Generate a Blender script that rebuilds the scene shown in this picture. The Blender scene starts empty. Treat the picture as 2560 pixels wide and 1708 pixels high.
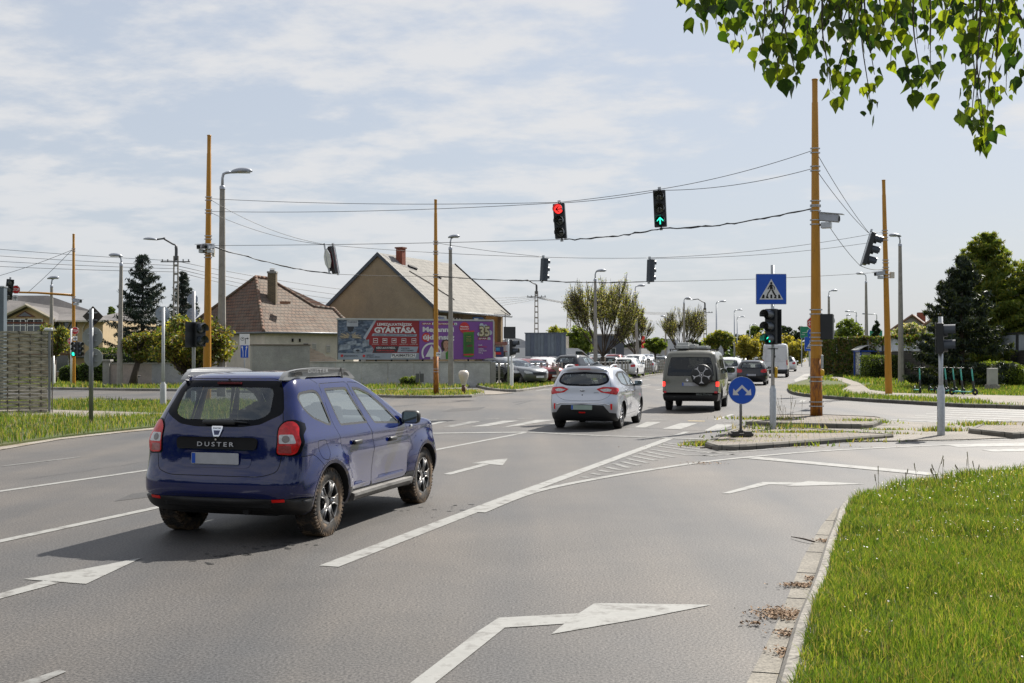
import bpy,bmesh,math,random
import numpy as np
from mathutils import Vector,Matrix,geometry
R=math.radians
SC=bpy.context.scene
COL=SC.collection
rng=np.random.default_rng(7)
random.seed(7)
# ---------------------------------------------------------------- camera, sky, sun, exposure
F0,HOR,EYE=2850.0,884.0,1.85 # focal length and horizon of the 2560 px wide photograph, eye height in metres
PITCH=math.atan((HOR-854)/F0)
cam=bpy.data.cameras.new('camera');co=bpy.data.objects.new('camera',cam);COL.objects.link(co)
co.location=(0,0,EYE);co.rotation_euler=(math.pi/2+PITCH,0,0)
cam.sensor_width=36;cam.lens=36*F0/2560;cam.clip_end=3000;cam.clip_start=0.1
SC.camera=co
SUN_AZ,SUN_EL=R(38.5),R(46)
w=bpy.data.worlds.new('World');SC.world=w;w.use_nodes=True
nt=w.node_tree;N=nt.nodes;L=nt.links
bg=N['Background']
sky=N.new('ShaderNodeTexSky');sky.sky_type='NISHITA';sky.sun_disc=False
sky.sun_elevation=SUN_EL;sky.sun_rotation=SUN_AZ;sky.air_density=1.0;sky.dust_density=1.6;sky.ozone_density=1.5
tc=N.new('ShaderNodeTexCoord');sep=N.new('ShaderNodeSeparateXYZ');L.new(tc.outputs['Generated'],sep.inputs[0])
def mth(op,a,b=None,clamp=False):
 n=N.new('ShaderNodeMath');n.operation=op;n.use_clamp=clamp
 for i,v in enumerate((a,b)):
  if v is None:continue
  if isinstance(v,(int,float)):n.inputs[i].default_value=v
  else:L.new(v,n.inputs[i])
 return n.outputs[0]
zz=mth('ADD',mth('MAXIMUM',sep.outputs[2],0.0),0.16)
u=mth('DIVIDE',sep.outputs[0],zz);v=mth('DIVIDE',sep.outputs[1],zz)
cmb=N.new('ShaderNodeCombineXYZ');L.new(u,cmb.inputs[0]);L.new(mth('MULTIPLY',v,1.0),cmb.inputs[1])
mpn=N.new('ShaderNodeMapping');L.new(cmb.outputs[0],mpn.inputs[0]);mpn.inputs['Rotation'].default_value=(0,0,R(24));mpn.inputs['Scale'].default_value=(1.0,1.25,1)
n1=N.new('ShaderNodeTexNoise');n1.inputs['Scale'].default_value=2.0;n1.inputs['Detail'].default_value=10;n1.inputs['Roughness'].default_value=.55;n1.inputs['Distortion'].default_value=.3
n2=N.new('ShaderNodeTexNoise');n2.inputs['Scale'].default_value=.5;n2.inputs['Detail'].default_value=3
n3=N.new('ShaderNodeTexNoise');n3.inputs['Scale'].default_value=5.5;n3.inputs['Detail'].default_value=8;n3.inputs['Roughness'].default_value=.62
for n in(n1,n2,n3):L.new(mpn.outputs[0],n.inputs['Vector'])
ms=mth('ADD',mth('ADD',mth('MULTIPLY',n1.outputs[0],.46),mth('MULTIPLY',n2.outputs[0],.26)),mth('MULTIPLY',n3.outputs[0],.28))
# fewer clouds towards the right-hand (sunny) side of the sky, more to the left
az=mth('ARCTAN2',sep.outputs[0],sep.outputs[1])
ms=mth('SUBTRACT',ms,mth('MULTIPLY',mth('MULTIPLY',mth('SUBTRACT',az,.06,True),5.0,True),.10))
rp=N.new('ShaderNodeMapRange');rp.interpolation_type='SMOOTHSTEP'
rp.inputs['From Min'].default_value=.425;rp.inputs['From Max'].default_value=.55
L.new(ms,rp.inputs['Value'])
hz=N.new('ShaderNodeMapRange');hz.interpolation_type='SMOOTHSTEP';hz.inputs['From Min'].default_value=0.0;hz.inputs['From Max'].default_value=.2;hz.inputs['To Min'].default_value=.55;hz.inputs['To Max'].default_value=1
L.new(sep.outputs[2],hz.inputs['Value'])
cm=mth('MULTIPLY',mth('MULTIPLY',rp.outputs[0],hz.outputs[0]),.80)
# thin even veil of high haze over the whole sky, then the clouds
veil=N.new('ShaderNodeMixRGB');veil.inputs[0].default_value=.72;veil.inputs[2].default_value=(4.3,4.62,5.15,1)
L.new(sky.outputs[0],veil.inputs[1]);L.new(mth('ADD',.50,mth('MULTIPLY',mth('SUBTRACT',1.0,mth('MAXIMUM',sep.outputs[2],0.0)),.32)),veil.inputs[0])
mx=N.new('ShaderNodeMixRGB');L.new(cm,mx.inputs[0]);L.new(veil.outputs[0],mx.inputs[1]);mx.inputs[2].default_value=(6.0,5.98,6.0,1)
L.new(mx.outputs[0],bg.inputs[0]);bg.inputs[1].default_value=0.078
sl=bpy.data.lights.new('sun','SUN');sl.energy=5.0;sl.angle=R(.6);sl.color=(1,.95,.87)
so=bpy.data.objects.new('sun',sl);COL.objects.link(so)
sd=Vector((math.cos(SUN_EL)*math.sin(SUN_AZ),math.cos(SUN_EL)*math.cos(SUN_AZ),math.sin(SUN_EL)))
so.rotation_euler=sd.to_track_quat('Z','Y').to_euler();so.location=(30,30,60)
SC.view_settings.view_transform='Standard';SC.view_settings.look='None';SC.view_settings.gamma=1
SC.view_settings.exposure=0.78
SC.cycles.max_bounces=6;SC.cycles.transparent_max_bounces=24;SC.cycles.use_denoising=True
SC.cycles.caustics_reflective=False;SC.cycles.caustics_refractive=False
# ---------------------------------------------------------------- photograph pixel -> place in the world
def ray(px,py):
 a=(px-1280)/F0;b=-(py-854)/F0;c,s=math.cos(PITCH),math.sin(PITCH)
 return Vector((a,c-b*s,s+b*c))
def G(px,py,z=0.0):
 d=ray(px,py);t=(z-EYE)/d.z
 return Vector((d.x*t,d.y*t,z))
def A(px,py,Y):
 d=ray(px,py);t=Y/d.y
 return Vector((d.x*t,Y,EYE+d.z*t))
# ---------------------------------------------------------------- materials
MATS={}
def mat(name,col,rough=.6,metal=0.0,var=.12,scale=3.0,bump=0.0,bscale=60.0,spec=.5,coat=0.0,emit=None,estr=0.0,alpha=1.0,trans=0.0,col2=None,c2lo=.5,c2hi=.62,c2scale=2.0,stretch=None,translucent=0.0):
 if name in MATS:return MATS[name]
 m=bpy.data.materials.new(name);m.use_nodes=True;t=m.node_tree;n=t.nodes;l=t.links;b=n['Principled BSDF']
 tc=n.new('ShaderNodeTexCoord');vec=tc.outputs['Object']
 if stretch:
  mp=n.new('ShaderNodeMapping');mp.inputs['Scale'].default_value=stretch;l.new(vec,mp.inputs[0]);vec=mp.outputs[0]
 no=n.new('ShaderNodeTexNoise');no.inputs['Scale'].default_value=scale;no.inputs['Detail'].default_value=5;l.new(vec,no.inputs['Vector'])
 mr=n.new('ShaderNodeMapRange');mr.inputs['From Min'].default_value=.3;mr.inputs['From Max'].default_value=.7;l.new(no.outputs[0],mr.inputs['Value'])
 mi=n.new('ShaderNodeMixRGB');l.new(mr.outputs[0],mi.inputs[0])
 mi.inputs[1].default_value=(*[c*(1-var)for c in col],1);mi.inputs[2].default_value=(*[min(1,c*(1+var))for c in col],1)
 out=mi.outputs[0]
 if col2:
  n2=n.new('ShaderNodeTexNoise');n2.inputs['Scale'].default_value=c2scale;n2.inputs['Detail'].default_value=8;n2.inputs['Roughness'].default_value=.65;l.new(vec,n2.inputs['Vector'])
  m2=n.new('ShaderNodeMapRange');m2.inputs['From Min'].default_value=c2lo;m2.inputs['From Max'].default_value=c2hi;l.new(n2.outputs[0],m2.inputs['Value'])
  mj=n.new('ShaderNodeMixRGB');l.new(m2.outputs[0],mj.inputs[0]);l.new(out,mj.inputs[1]);mj.inputs[2].default_value=(*col2,1);out=mj.outputs[0]
 l.new(out,b.inputs['Base Color'])
 b.inputs['Roughness'].default_value=rough;b.inputs['Metallic'].default_value=metal;b.inputs['Specular IOR Level'].default_value=spec
 b.inputs['Coat Weight'].default_value=coat;b.inputs['Coat Roughness'].default_value=.04
 if emit:b.inputs['Emission Color'].default_value=(*emit,1);b.inputs['Emission Strength'].default_value=estr
 if alpha<1:b.inputs['Alpha'].default_value=alpha
 if bump:
  bn=n.new('ShaderNodeTexNoise');bn.inputs['Scale'].default_value=bscale;bn.inputs['Detail'].default_value=3;l.new(vec,bn.inputs['Vector'])
  bu=n.new('ShaderNodeBump');bu.inputs['Strength'].default_value=bump;bu.inputs['Distance'].default_value=.02;l.new(bn.outputs[0],bu.inputs['Height']);l.new(bu.outputs[0],b.inputs['Normal'])
 if translucent:
  tr=n.new('ShaderNodeBsdfTranslucent');ms=n.new('ShaderNodeMixShader');ms.inputs[0].default_value=translucent
  g=n.new('ShaderNodeMixRGB');g.blend_type='MULTIPLY';g.inputs[0].default_value=1;l.new(out,g.inputs[1]);g.inputs[2].default_value=(2.1,1.9,.8,1);l.new(g.outputs[0],tr.inputs[0])
  o=n['Material Output'];l.new(b.outputs[0],ms.inputs[1]);l.new(tr.outputs[0],ms.inputs[2]);l.new(ms.outputs[0],o.inputs[0])
 MATS[name]=m;return m
def glass(name,tint=(.05,.06,.07),see=.5,rough=.02,ior=1.55,tint_mix=.10):
 if name in MATS:return MATS[name]
 m=bpy.data.materials.new(name);m.use_nodes=True;t=m.node_tree;n=t.nodes;l=t.links;n.clear()
 o=n.new('ShaderNodeOutputMaterial');g=n.new('ShaderNodeBsdfGlossy');g.inputs['Roughness'].default_value=rough;g.inputs[0].default_value=(.9,.95,1,1)
 tr=n.new('ShaderNodeBsdfTransparent');tr.inputs[0].default_value=(*[see*c for c in(.93,1,.98)],1)
 d=n.new('ShaderNodeBsdfDiffuse');d.inputs[0].default_value=(*tint,1)
 a=n.new('ShaderNodeMixShader');a.inputs[0].default_value=tint_mix;l.new(tr.outputs[0],a.inputs[1]);l.new(d.outputs[0],a.inputs[2])
 lw=n.new('ShaderNodeLayerWeight');lw.inputs[0].default_value=.5;pw=n.new('ShaderNodeMath');pw.operation='POWER';pw.inputs[1].default_value=5;l.new(lw.outputs['Facing'],pw.inputs[0]);f0=((ior-1)/(ior+1))**2*1.8;fr=n.new('ShaderNodeMath');fr.operation='MULTIPLY_ADD';fr.inputs[1].default_value=1-f0;fr.inputs[2].default_value=f0;l.new(pw.outputs[0],fr.inputs[0])
 b=n.new('ShaderNodeMixShader');l.new(fr.outputs[0],b.inputs[0]);l.new(a.outputs[0],b.inputs[1]);l.new(g.outputs[0],b.inputs[2]);l.new(b.outputs[0],o.inputs[0])
 MATS[name]=m;return m
mBlack=mat('black_plastic',(.018,.019,.02),.45)
mRubber=mat('tyre_rubber',(.022,.021,.02),.85,bump=.2,bscale=90)
mDark=mat('dark_void',(.008,.008,.009),.8)
mSteel=mat('galvanised_steel',(.42,.44,.46),.42,.75,var=.12,scale=14)
mAlu=mat('pale_aluminium',(.62,.64,.66),.38,.6)
mChrome=mat('chrome',(.8,.8,.82),.12,1.0,var=.02)
mWhite=mat('white_paint',(.78,.78,.76),.45,var=.04)
mRed=mat('sign_red',(.55,.02,.02),.4)
mBlue=mat('sign_blue',(.012,.085,.48),.35,var=.05)
mYellow=mat('mast_yellow',(.41,.185,.008),.5,var=.1,scale=4,col2=(.15,.055,.012),c2lo=.62,c2hi=.74,c2scale=5,stretch=(3,3,.6))
mRust=mat('rusty_mast_foot',(.38,.14,.006),.7,var=.15,scale=5,col2=(.11,.035,.01),c2lo=.42,c2hi=.62,c2scale=6,stretch=(3,3,.8))
mConc=mat('pole_concrete',(.29,.27,.24),.85,var=.12,scale=5,bump=.15,bscale=60,col2=(.17,.16,.145),c2lo=.55,c2hi=.75,c2scale=3)
# ---------------------------------------------------------------- object helpers
def tag(o,label=None,cat=None,group=None,kind=None):
 for k,v in(('label',label),('category',cat),('group',group),('kind',kind)):
  if v:o[k]=v
 return o
def thing(name,label,cat,loc=(0,0,0),rz=0.0,group=None,tilt=None):
 o=bpy.data.objects.new(name,None);COL.objects.link(o);o.empty_display_size=.2
 o.location=loc;o.rotation_euler=(0,0,rz)if tilt is None else tilt
 return tag(o,label,cat,group)
def kids(o):return list(o.children)
def copy_tree(o,parent=None):
 c=o.copy();COL.objects.link(c);c.parent=parent
 for ch in kids(o):copy_tree(ch,c)
 return c
class MB:
 def __init__(s):s.v=[];s.f=[];s.m=[];s.cur=0;s.sm=[];s.smooth=False
 def add(s,vs,fs):
  k=len(s.v);s.v+=[tuple(p)for p in vs];s.f+=[tuple(i+k for i in f)for f in fs]
  s.m+=[s.cur]*len(fs);s.sm+=[s.smooth]*len(fs);return s
 def box(s,c,d,rz=0,M=None,bev=0):
  x,y,z=[q/2 for q in d]
  if bev:
   b=min(bev,x*.9,y*.9,z*.9);vs=[];
   bm=bmesh.new();bmesh.ops.create_cube(bm,size=1,matrix=Matrix.Diagonal((d[0],d[1],d[2],1)))
   bmesh.ops.bevel(bm,geom=bm.edges[:],offset=b,segments=2,affect='EDGES',profile=.5)
   vs=[p.co.copy()for p in bm.verts];bm.verts.index_update();fs=[[q.index for q in f.verts]for f in bm.faces];bm.free()
  else:
   vs=[Vector((a*x,b*y,e*z))for a in(-1,1)for b in(-1,1)for e in(-1,1)]
   fs=[(0,1,3,2),(4,6,7,5),(0,4,5,1),(2,3,7,6),(0,2,6,4),(1,5,7,3)]
  Rm=Matrix.Rotation(rz,3,'Z')if M is None else M
  return s.add([Rm@p+Vector(c)for p in vs],fs)
 def tube(s,pts,r,n=8,cap=True):
  pts=[Vector(p)for p in pts];rr=r if isinstance(r,(list,tuple))else[r]*len(pts)
  vs=[];up0=None
  for i,p in enumerate(pts):
   d=(pts[min(i+1,len(pts)-1)]-pts[max(i-1,0)]).normalized()
   if up0 is None:up0=Vector((0,0,1))if abs(d.z)<.9 else Vector((1,0,0))
   a=d.cross(up0).normalized();b=a.cross(d).normalized();up0=b
   for k in range(n):
    t=2*math.pi*k/n;vs.append(p+(a*math.cos(t)+b*math.sin(t))*rr[i])
  fs=[(i*n+k,i*n+(k+1)%n,(i+1)*n+(k+1)%n,(i+1)*n+k)for i in range(len(pts)-1)for k in range(n)]
  if cap:fs+=[tuple(range(n))[::-1],tuple((len(pts)-1)*n+k for k in range(n))]
  return s.add(vs,fs)
 def lathe(s,prof,c=(0,0,0),axis='Z',n=24,a0=0,a1=2*math.pi,M=None):
  vs=[];full=abs(a1-a0-2*math.pi)<1e-6;m=n if full else n+1
  for r,h in prof:
   for k in range(m):
    t=a0+(a1-a0)*k/n;x,y=r*math.cos(t),r*math.sin(t)
    p=Vector((x,y,h))if axis=='Z' else(Vector((x,h,y))if axis=='Y' else Vector((h,x,y)))
    if M is not None:p=M@p
    vs.append(p+Vector(c))
  fs=[]
  for i in range(len(prof)-1):
   for k in range(n):
    k2=(k+1)%m;fs.append((i*m+k,i*m+k2,(i+1)*m+k2,(i+1)*m+k))
  return s.add(vs,fs)
 def prism(s,poly,h0,h1,fn=None):
  """closed prism of a 2-D outline between two heights; fn maps (u,v,h) to 3-D"""
  fn=fn or(lambda a,b,h:(a,b,h));n=len(poly)
  tri=geometry.tessellate_polygon([[Vector((p[0],p[1],0))for p in poly]])
  vs=[fn(p[0],p[1],h0)for p in poly]+[fn(p[0],p[1],h1)for p in poly]
  fs=[(i,(i+1)%n,n+(i+1)%n,n+i)for i in range(n)]
  fs+=[tuple(t)for t in tri]+[tuple(n+i for i in t)for t in tri]
  return s.add(vs,fs)
 def build(s,name,mats,parent=None,loc=None,fix=True):
  me=bpy.data.meshes.new(name);me.from_pydata([tuple(p)for p in s.v],[],s.f)
  for m in(mats if isinstance(mats,(list,tuple))else[mats]):me.materials.append(m)
  me.polygons.foreach_set('material_index',s.m);me.polygons.foreach_set('use_smooth',s.sm);me.update()
  if fix:
   bm=bmesh.new();bm.from_mesh(me);bmesh.ops.recalc_face_normals(bm,faces=bm.faces[:]);bm.to_mesh(me);bm.free()
  o=bpy.data.objects.new(name,me);COL.objects.link(o)
  if parent is not None:o.parent=parent
  if loc is not None:o.location=loc
  return o
def npmesh(name,V,F,m,parent=None,mi=None,smooth=False):
 """fast mesh from numpy arrays; F is (n,3) or (n,4)"""
 me=bpy.data.meshes.new(name);V=np.asarray(V,np.float32);F=np.asarray(F,np.int32);k=F.shape[1]
 me.vertices.add(len(V));me.vertices.foreach_set('co',V.ravel());me.loops.add(F.size);me.loops.foreach_set('vertex_index',F.ravel())
 me.polygons.add(len(F));me.polygons.foreach_set('loop_start',np.arange(0,F.size,k,dtype=np.int32));me.polygons.foreach_set('loop_total',np.full(len(F),k,np.int32))
 for q in(m if isinstance(m,(list,tuple))else[m]):me.materials.append(q)
 if mi is not None:me.polygons.foreach_set('material_index',np.asarray(mi,np.int32))
 if smooth:me.polygons.foreach_set('use_smooth',np.ones(len(F),bool))
 me.update(calc_edges=True);me.validate()
 o=bpy.data.objects.new(name,me);COL.objects.link(o)
 if parent is not None:o.parent=parent
 return o
def pip(P,poly):
 P=np.asarray(P,float);poly=np.asarray(poly,float);x,y=P[:,0],P[:,1];ins=np.zeros(len(P),bool);n=len(poly)
 for i in range(n):
  x1,y1=poly[i];x2,y2=poly[(i+1)%n]
  if y1==y2:continue
  c=((y1>y)!=(y2>y))&(x<(x2-x1)*(y-y1)/(y2-y1)+x1);ins^=c
 return ins
def rpoly(pts,r,n=4):
 """outline with rounded corners"""
 out=[];m=len(pts)
 for i in range(m):
  p0,p,p1=Vector(pts[i-1]),Vector(pts[i]),Vector(pts[(i+1)%m])
  a=p+(p0-p).normalized()*min(r,(p0-p).length*.45);b=p+(p1-p).normalized()*min(r,(p1-p).length*.45)
  for k in range(n+1):
   t=k/n;out.append(tuple(a*(1-t)**2+p*2*t*(1-t)+b*t**2))
 return out
def dens(pts,h,closed=True):
 out=[];m=len(pts)
 for i in range(m if closed else m-1):
  a,b=np.array(pts[i],float),np.array(pts[(i+1)%m],float);k=max(1,int(np.ceil(np.linalg.norm(b-a)/h)))
  out+=[tuple(a+(b-a)*j/k)for j in range(k)]
 if not closed:out.append(tuple(pts[-1]))
 return out
def spline(pts,n=6,closed=False):
 """Catmull-Rom through 2-D or 3-D points"""
 P=[np.array(p,float)for p in pts];out=[];m=len(P)
 for i in range(m if closed else m-1):
  p1,p2=P[i],P[(i+1)%m]
  p0=P[i-1]if(i or closed)else p1;p3=P[(i+2)%m]if(i+2<m or closed)else p2
  for k in range(n):
   t=k/n;out.append(.5*(2*p1+(p2-p0)*t+(2*p0-5*p1+4*p2-p3)*t*t+(3*p1-p0-3*p2+p3)*t**3))
 if not closed:out.append(P[-1])
 return out
_TXT={}
def text2d(body,size=1.0,spacing=1.0,bold=0.0,align='CENTER'):
 """glyph outlines as flat faces centred on the origin -> (verts, faces, width)"""
 key=(body,spacing,bold)
 if key not in _TXT:
  c=bpy.data.curves.new('t','FONT');c.body=body;c.size=1;c.space_character=spacing;c.offset=bold;c.resolution_u=3;c.fill_mode='FRONT'
  o=bpy.data.objects.new('t',c);COL.objects.link(o);bpy.context.view_layer.update()
  me=bpy.data.meshes.new_from_object(o.evaluated_get(bpy.context.evaluated_depsgraph_get()))
  _TXT[key]=([tuple(p.co)for p in me.vertices],[tuple(f.vertices)for f in me.polygons])
  bpy.data.objects.remove(o);bpy.data.curves.remove(c);bpy.data.meshes.remove(me)
 vs,fs=_TXT[key]
 if not vs:return[],[],0
 x0,x1=min(p[0]for p in vs),max(p[0]for p in vs);ax=(x0+x1)/2 if align=='CENTER' else x0
 return[((p[0]-ax)*size,(p[1]-.35)*size)for p in vs],fs,(x1-x0)*size
def put_text(mb,body,width,fn,x=0,y=0,h=.001,height=None,spacing=1.0,bold=0.0,align='CENTER',cur=0):
 """text fitted to a width (and cap height), mapped through fn(u,v,h)"""
 vs,fs,wd=text2d(body,1.0,spacing,bold,align)
 if not vs:return
 sx=width/wd;sy=height/.7 if height else sx;c=mb.cur;mb.cur=cur
 mb.add([fn(p[0]*sx+x,p[1]*sy+y,h)for p in vs],fs);mb.cur=c
def face_fn(o,ux,uz):
 """board coordinates -> world: origin, direction along the board, up; h is distance towards the viewer"""
 o,ux,uz=Vector(o),Vector(ux).normalized(),Vector(uz).normalized();nn=ux.cross(uz)
 return lambda a,b,h:o+ux*a+uz*b+nn*h
# ================================================================ GROUND, ROADS, VERGES
def surf_mat(name,c1,c2,c3,fine=70,rough=.8,bump=.35,patch=.35,spec=.4,speck=None,dist=.006,con=.35,streak=None):
 m=bpy.data.materials.new(name);m.use_nodes=True;t=m.node_tree;n=t.nodes;l=t.links;b=n['Principled BSDF']
 tc=n.new('ShaderNodeTexCoord')
 def noise(s,d=4,r=.5):
  q=n.new('ShaderNodeTexNoise');q.inputs['Scale'].default_value=s;q.inputs['Detail'].default_value=d;q.inputs['Roughness'].default_value=r;l.new(tc.outputs['Object'],q.inputs['Vector']);return q.outputs[0]
 def rng_(v,a,z):
  q=n.new('ShaderNodeMapRange');q.inputs['From Min'].default_value=a;q.inputs['From Max'].default_value=z;l.new(v,q.inputs['Value']);return q.outputs[0]
 def mix(f,a,z):
  q=n.new('ShaderNodeMixRGB');l.new(f,q.inputs[0])
  for i,v in((1,a),(2,z)):
   if isinstance(v,tuple):q.inputs[i].default_value=(*v,1)
   else:l.new(v,q.inputs[i])
  return q.outputs[0]
 big=rng_(noise(patch,5,.6),.38,.62)
 if streak:
  mp=n.new('ShaderNodeMapping');mp.inputs['Rotation'].default_value=(0,0,streak[0]);mp.inputs['Scale'].default_value=(1,.06,1);l.new(tc.outputs['Object'],mp.inputs[0]);sn=n.new('ShaderNodeTexNoise');sn.inputs['Scale'].default_value=streak[1];sn.inputs['Detail'].default_value=6;l.new(mp.outputs[0],sn.inputs['Vector']);sm=n.new('ShaderNodeMath');sm.operation='ADD';l.new(rng_(sn.outputs[0],.36,.64),sm.inputs[0]);l.new(big,sm.inputs[1]);sm2=n.new('ShaderNodeMath');sm2.operation='MULTIPLY';sm2.inputs[1].default_value=.5;l.new(sm.outputs[0],sm2.inputs[0]);big=sm2.outputs[0]
 mid=rng_(noise(patch*5,6,.65),.35,.7)
 c=mix(big,c1,c2);c=mix(mid,c,c3)if False else c
 q=n.new('ShaderNodeMixRGB');q.blend_type='MULTIPLY';q.inputs[0].default_value=.35;l.new(c,q.inputs[1]);l.new(mix(mid,(.7,.7,.7),(1.25,1.25,1.25)),q.inputs[2]);c=q.outputs[0]
 fn=noise(fine,3,.6)
 q=n.new('ShaderNodeMixRGB');q.blend_type='MULTIPLY';q.inputs[0].default_value=1;l.new(c,q.inputs[1]);l.new(mix(rng_(fn,.32,.68),(1-con,1-con,1-con),(1+con*1.2,1+con*1.17,1+con*1.12)),q.inputs[2]);c=q.outputs[0]
 if speck:
  v=n.new('ShaderNodeTexVoronoi');v.inputs['Scale'].default_value=fine*1.3;l.new(tc.outputs['Object'],v.inputs['Vector'])
  c=mix(rng_(v.outputs['Distance'],.22,.10),c,speck)
 l.new(c,b.inputs['Base Color']);b.inputs['Roughness'].default_value=rough;b.inputs['Specular IOR Level'].default_value=spec
 bu=n.new('ShaderNodeBump');bu.inputs['Strength'].default_value=bump;bu.inputs['Distance'].default_value=dist;l.new(fn,bu.inputs['Height'])
 if bump:l.new(bu.outputs[0],b.inputs['Normal'])
 MATS[name]=m;return m
mAsph=surf_mat('asphalt',(.039,.041,.045),(.092,.081,.070),None,fine=52,con=.7,streak=(.29,.9),rough=.62,bump=.6,patch=.16,spec=.5)
mSoil=surf_mat('grassy_soil',(.05,.075,.015),(.085,.085,.03),None,fine=25,patch=.5,rough=.95,bump=.3,dist=.03)
mPath=surf_mat('pavement_asphalt',(.17,.15,.13),(.215,.19,.16),None,fine=50,patch=.6,rough=.85)
mGravel=surf_mat('gravel',(.27,.25,.22),(.2,.17,.13),None,fine=45,patch=1.2,rough=.95,bump=.8,dist=.02)
mKerb=surf_mat('kerb_concrete',(.17,.16,.145),(.25,.235,.21),None,fine=30,patch=1.5,rough=.9,bump=0)
mPaint=mat('road_paint',(.25,.25,.238),.7,var=.14,scale=5,col2=(.115,.11,.102),c2lo=.48,c2hi=.66,c2scale=5)
mPaintW=mat('worn_road_paint',(.18,.18,.172),.7,var=.15,scale=6,col2=(.095,.09,.084),c2lo=.45,c2hi=.62,c2scale=9)
def sheet(name,poly,z,m,kind='structure',sides=0.0,**kw):
 mb=MB()
 if sides:mb.prism([(p[0],p[1])for p in poly],z-sides,z)
 else:
  tri=geometry.tessellate_polygon([[Vector((p[0],p[1],0))for p in poly]])
  mb.add([(p[0],p[1],z)for p in poly],[tuple(t)for t in tri])
 o=mb.build(name,m);
 if not sides:
  if o.data.polygons and o.data.polygons[0].normal.z<0:o.data.flip_normals()
 return tag(o,kind=kind,**kw)
def gp(pts,z=0.0):return[tuple(G(x,y,z)[:2])for x,y in pts]
sheet('ground',[(-900,-60),(1100,-60),(1100,1600),(-900,1600)],-.03,mSoil)
sheet('road',[(-95,-14),(160,-14),(230,900),(-95,900)],0,mAsph)
# --- kerbs: a rounded block profile swept along a line, with joints
def kerb(name,pts,h=.12,wd=.15,side=1,m=None):
 P=[Vector((p[0],p[1],0))for p in pts];mb=MB();prof=[(0,-.02),(0,h-.035),(.03,h),(wd,h+.004),(wd,-.02)];vs=[]
 for i,p in enumerate(P):
  d=(P[min(i+1,len(P)-1)]-P[max(i-1,0)]).normalized();nn=Vector((-d.y,d.x,0))*side
  vs+=[p+nn*a+Vector((0,0,b))for a,b in prof]
 k=len(prof);fs=[(i*k+j,i*k+j+1,(i+1)*k+j+1,(i+1)*k+j)for i in range(len(P)-1)for j in range(k-1)]
 fs+=[tuple(range(k)),tuple((len(P)-1)*k+j for j in range(k))]
 mb.add(vs,fs);return tag(mb.build(name,m or mKerb),kind='structure')
# near right verge with its kerb and concrete gutter
k1=[(-2.6,-6),(-.75,-.2),(.95,4.7)]+gp([(1953,1708),(1988,1588),(2029,1490),(2064,1381),(2085,1327),(2102,1283)])+[(4.3,14.1),(4.95,15.0),(5.95,15.95),(7.7,17.2),(10,18.4),(14,20),(22,22.5),(40,27)]
k1=[tuple(p[:2])for p in spline(k1,4)]
V1=k1+[(60,27),(60,-6)]
kerb('kerb',k1,side=-1)
sheet('grass_verge',[(x+.12,y-.05)for x,y in k1]+[(60,27),(60,-6)],.115,mSoil)
gut=[(-3.2,-6),(-1.25,-.2),(.55,4.7)]+gp([(1868,1708),(1950,1545),(2004,1403),(2053,1316),(2090,1270)])
gin=[p for p in k1 if p[1]<13.3]
sheet('gutter',gut+gin[::-1],.005,surf_mat('gutter_concrete',(.19,.176,.15),(.155,.143,.122),None,fine=55,patch=1.2,rough=.85))
gj=MB()
for y0 in np.arange(5.6,13,1.0):
 xa=np.interp(y0,[p[1]for p in gut],[p[0]for p in gut]);xb=np.interp(y0,[p[1]for p in gin],[p[0]for p in gin]);gj.box(((xa+xb)/2,y0,.0075),(xb-xa,.006,.003),rz=-.25)
tag(gj.build('gutter_joints',mDark),kind='structure')
# left verge between the main road and the side street
V4=gp([(-520,1190),(-200,1144),(0,1112),(150,1090),(300,1074),(440,1060),(600,1042),(720,1024),(745,1012),(700,1004),(560,1003),(410,1004),(250,1001),(100,1001),(-300,1000),(-900,1005)],.05)
sheet('grass_verge',V4,.05,mSoil,sides=.06)
gs=gp([(-520,1212),(-200,1160),(0,1126),(150,1100),(300,1083),(440,1070),(600,1050),(725,1030)])+gp([(725,1020),(600,1035),(440,1052),(300,1063),(150,1080),(0,1100),(-200,1134),(-520,1180)])
sheet('gravel_shoulder',gs,.012,mGravel)
sheet('pavement',gp([(-400,1020),(119,1024),(330,1030),(420,1034),(230,1044),(150,1040),(-400,1036)],.06),.058,mPath)
# far side of the side street, round to the billboard wall, then the verge along the car lot
kA=gp([(-900,966),(-300,969),(100,974),(300,977),(480,979),(700,984),(860,981),(1000,979),(1150,976),(1168,972)])
kA=[tuple(p[:2])for p in spline(kA,3)]
kB=gp([(1180,966),(1230,977),(1291,980),(1340,974),(1389,967),(1480,957),(1580,947),(1667,934),(1750,921),(1830,909),(1900,900),(1960,894),(2010,891)])
kB=[tuple(p[:2])for p in spline(kB,3)]
kerb('kerb',kA,h=.12,side=1);kerb('kerb',kB,h=.12,side=1)
V5=[(x,y+.1)for x,y in kA+kB]
sheet('grass_verge',V5+[(120,900),(-260,900),(-260,V5[0][1])],.115,mSoil)
kC=gp([(860,985),(900,992),(990,995),(1080,996),(1180,994),(1212,988),(1198,983),(1150,981),(950,982),(860,983)])
kerb('kerb',kC,h=.11,side=-1 if False else 1);sheet('grass_verge',[(x,y+.05)for x,y in kC],.105,mSoil,sides=.1)
sheet('pavement',gp([(1172,981),(1200,974),(1285,982),(1240,986),(1195,987)],.02),.02,mPath)
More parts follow.
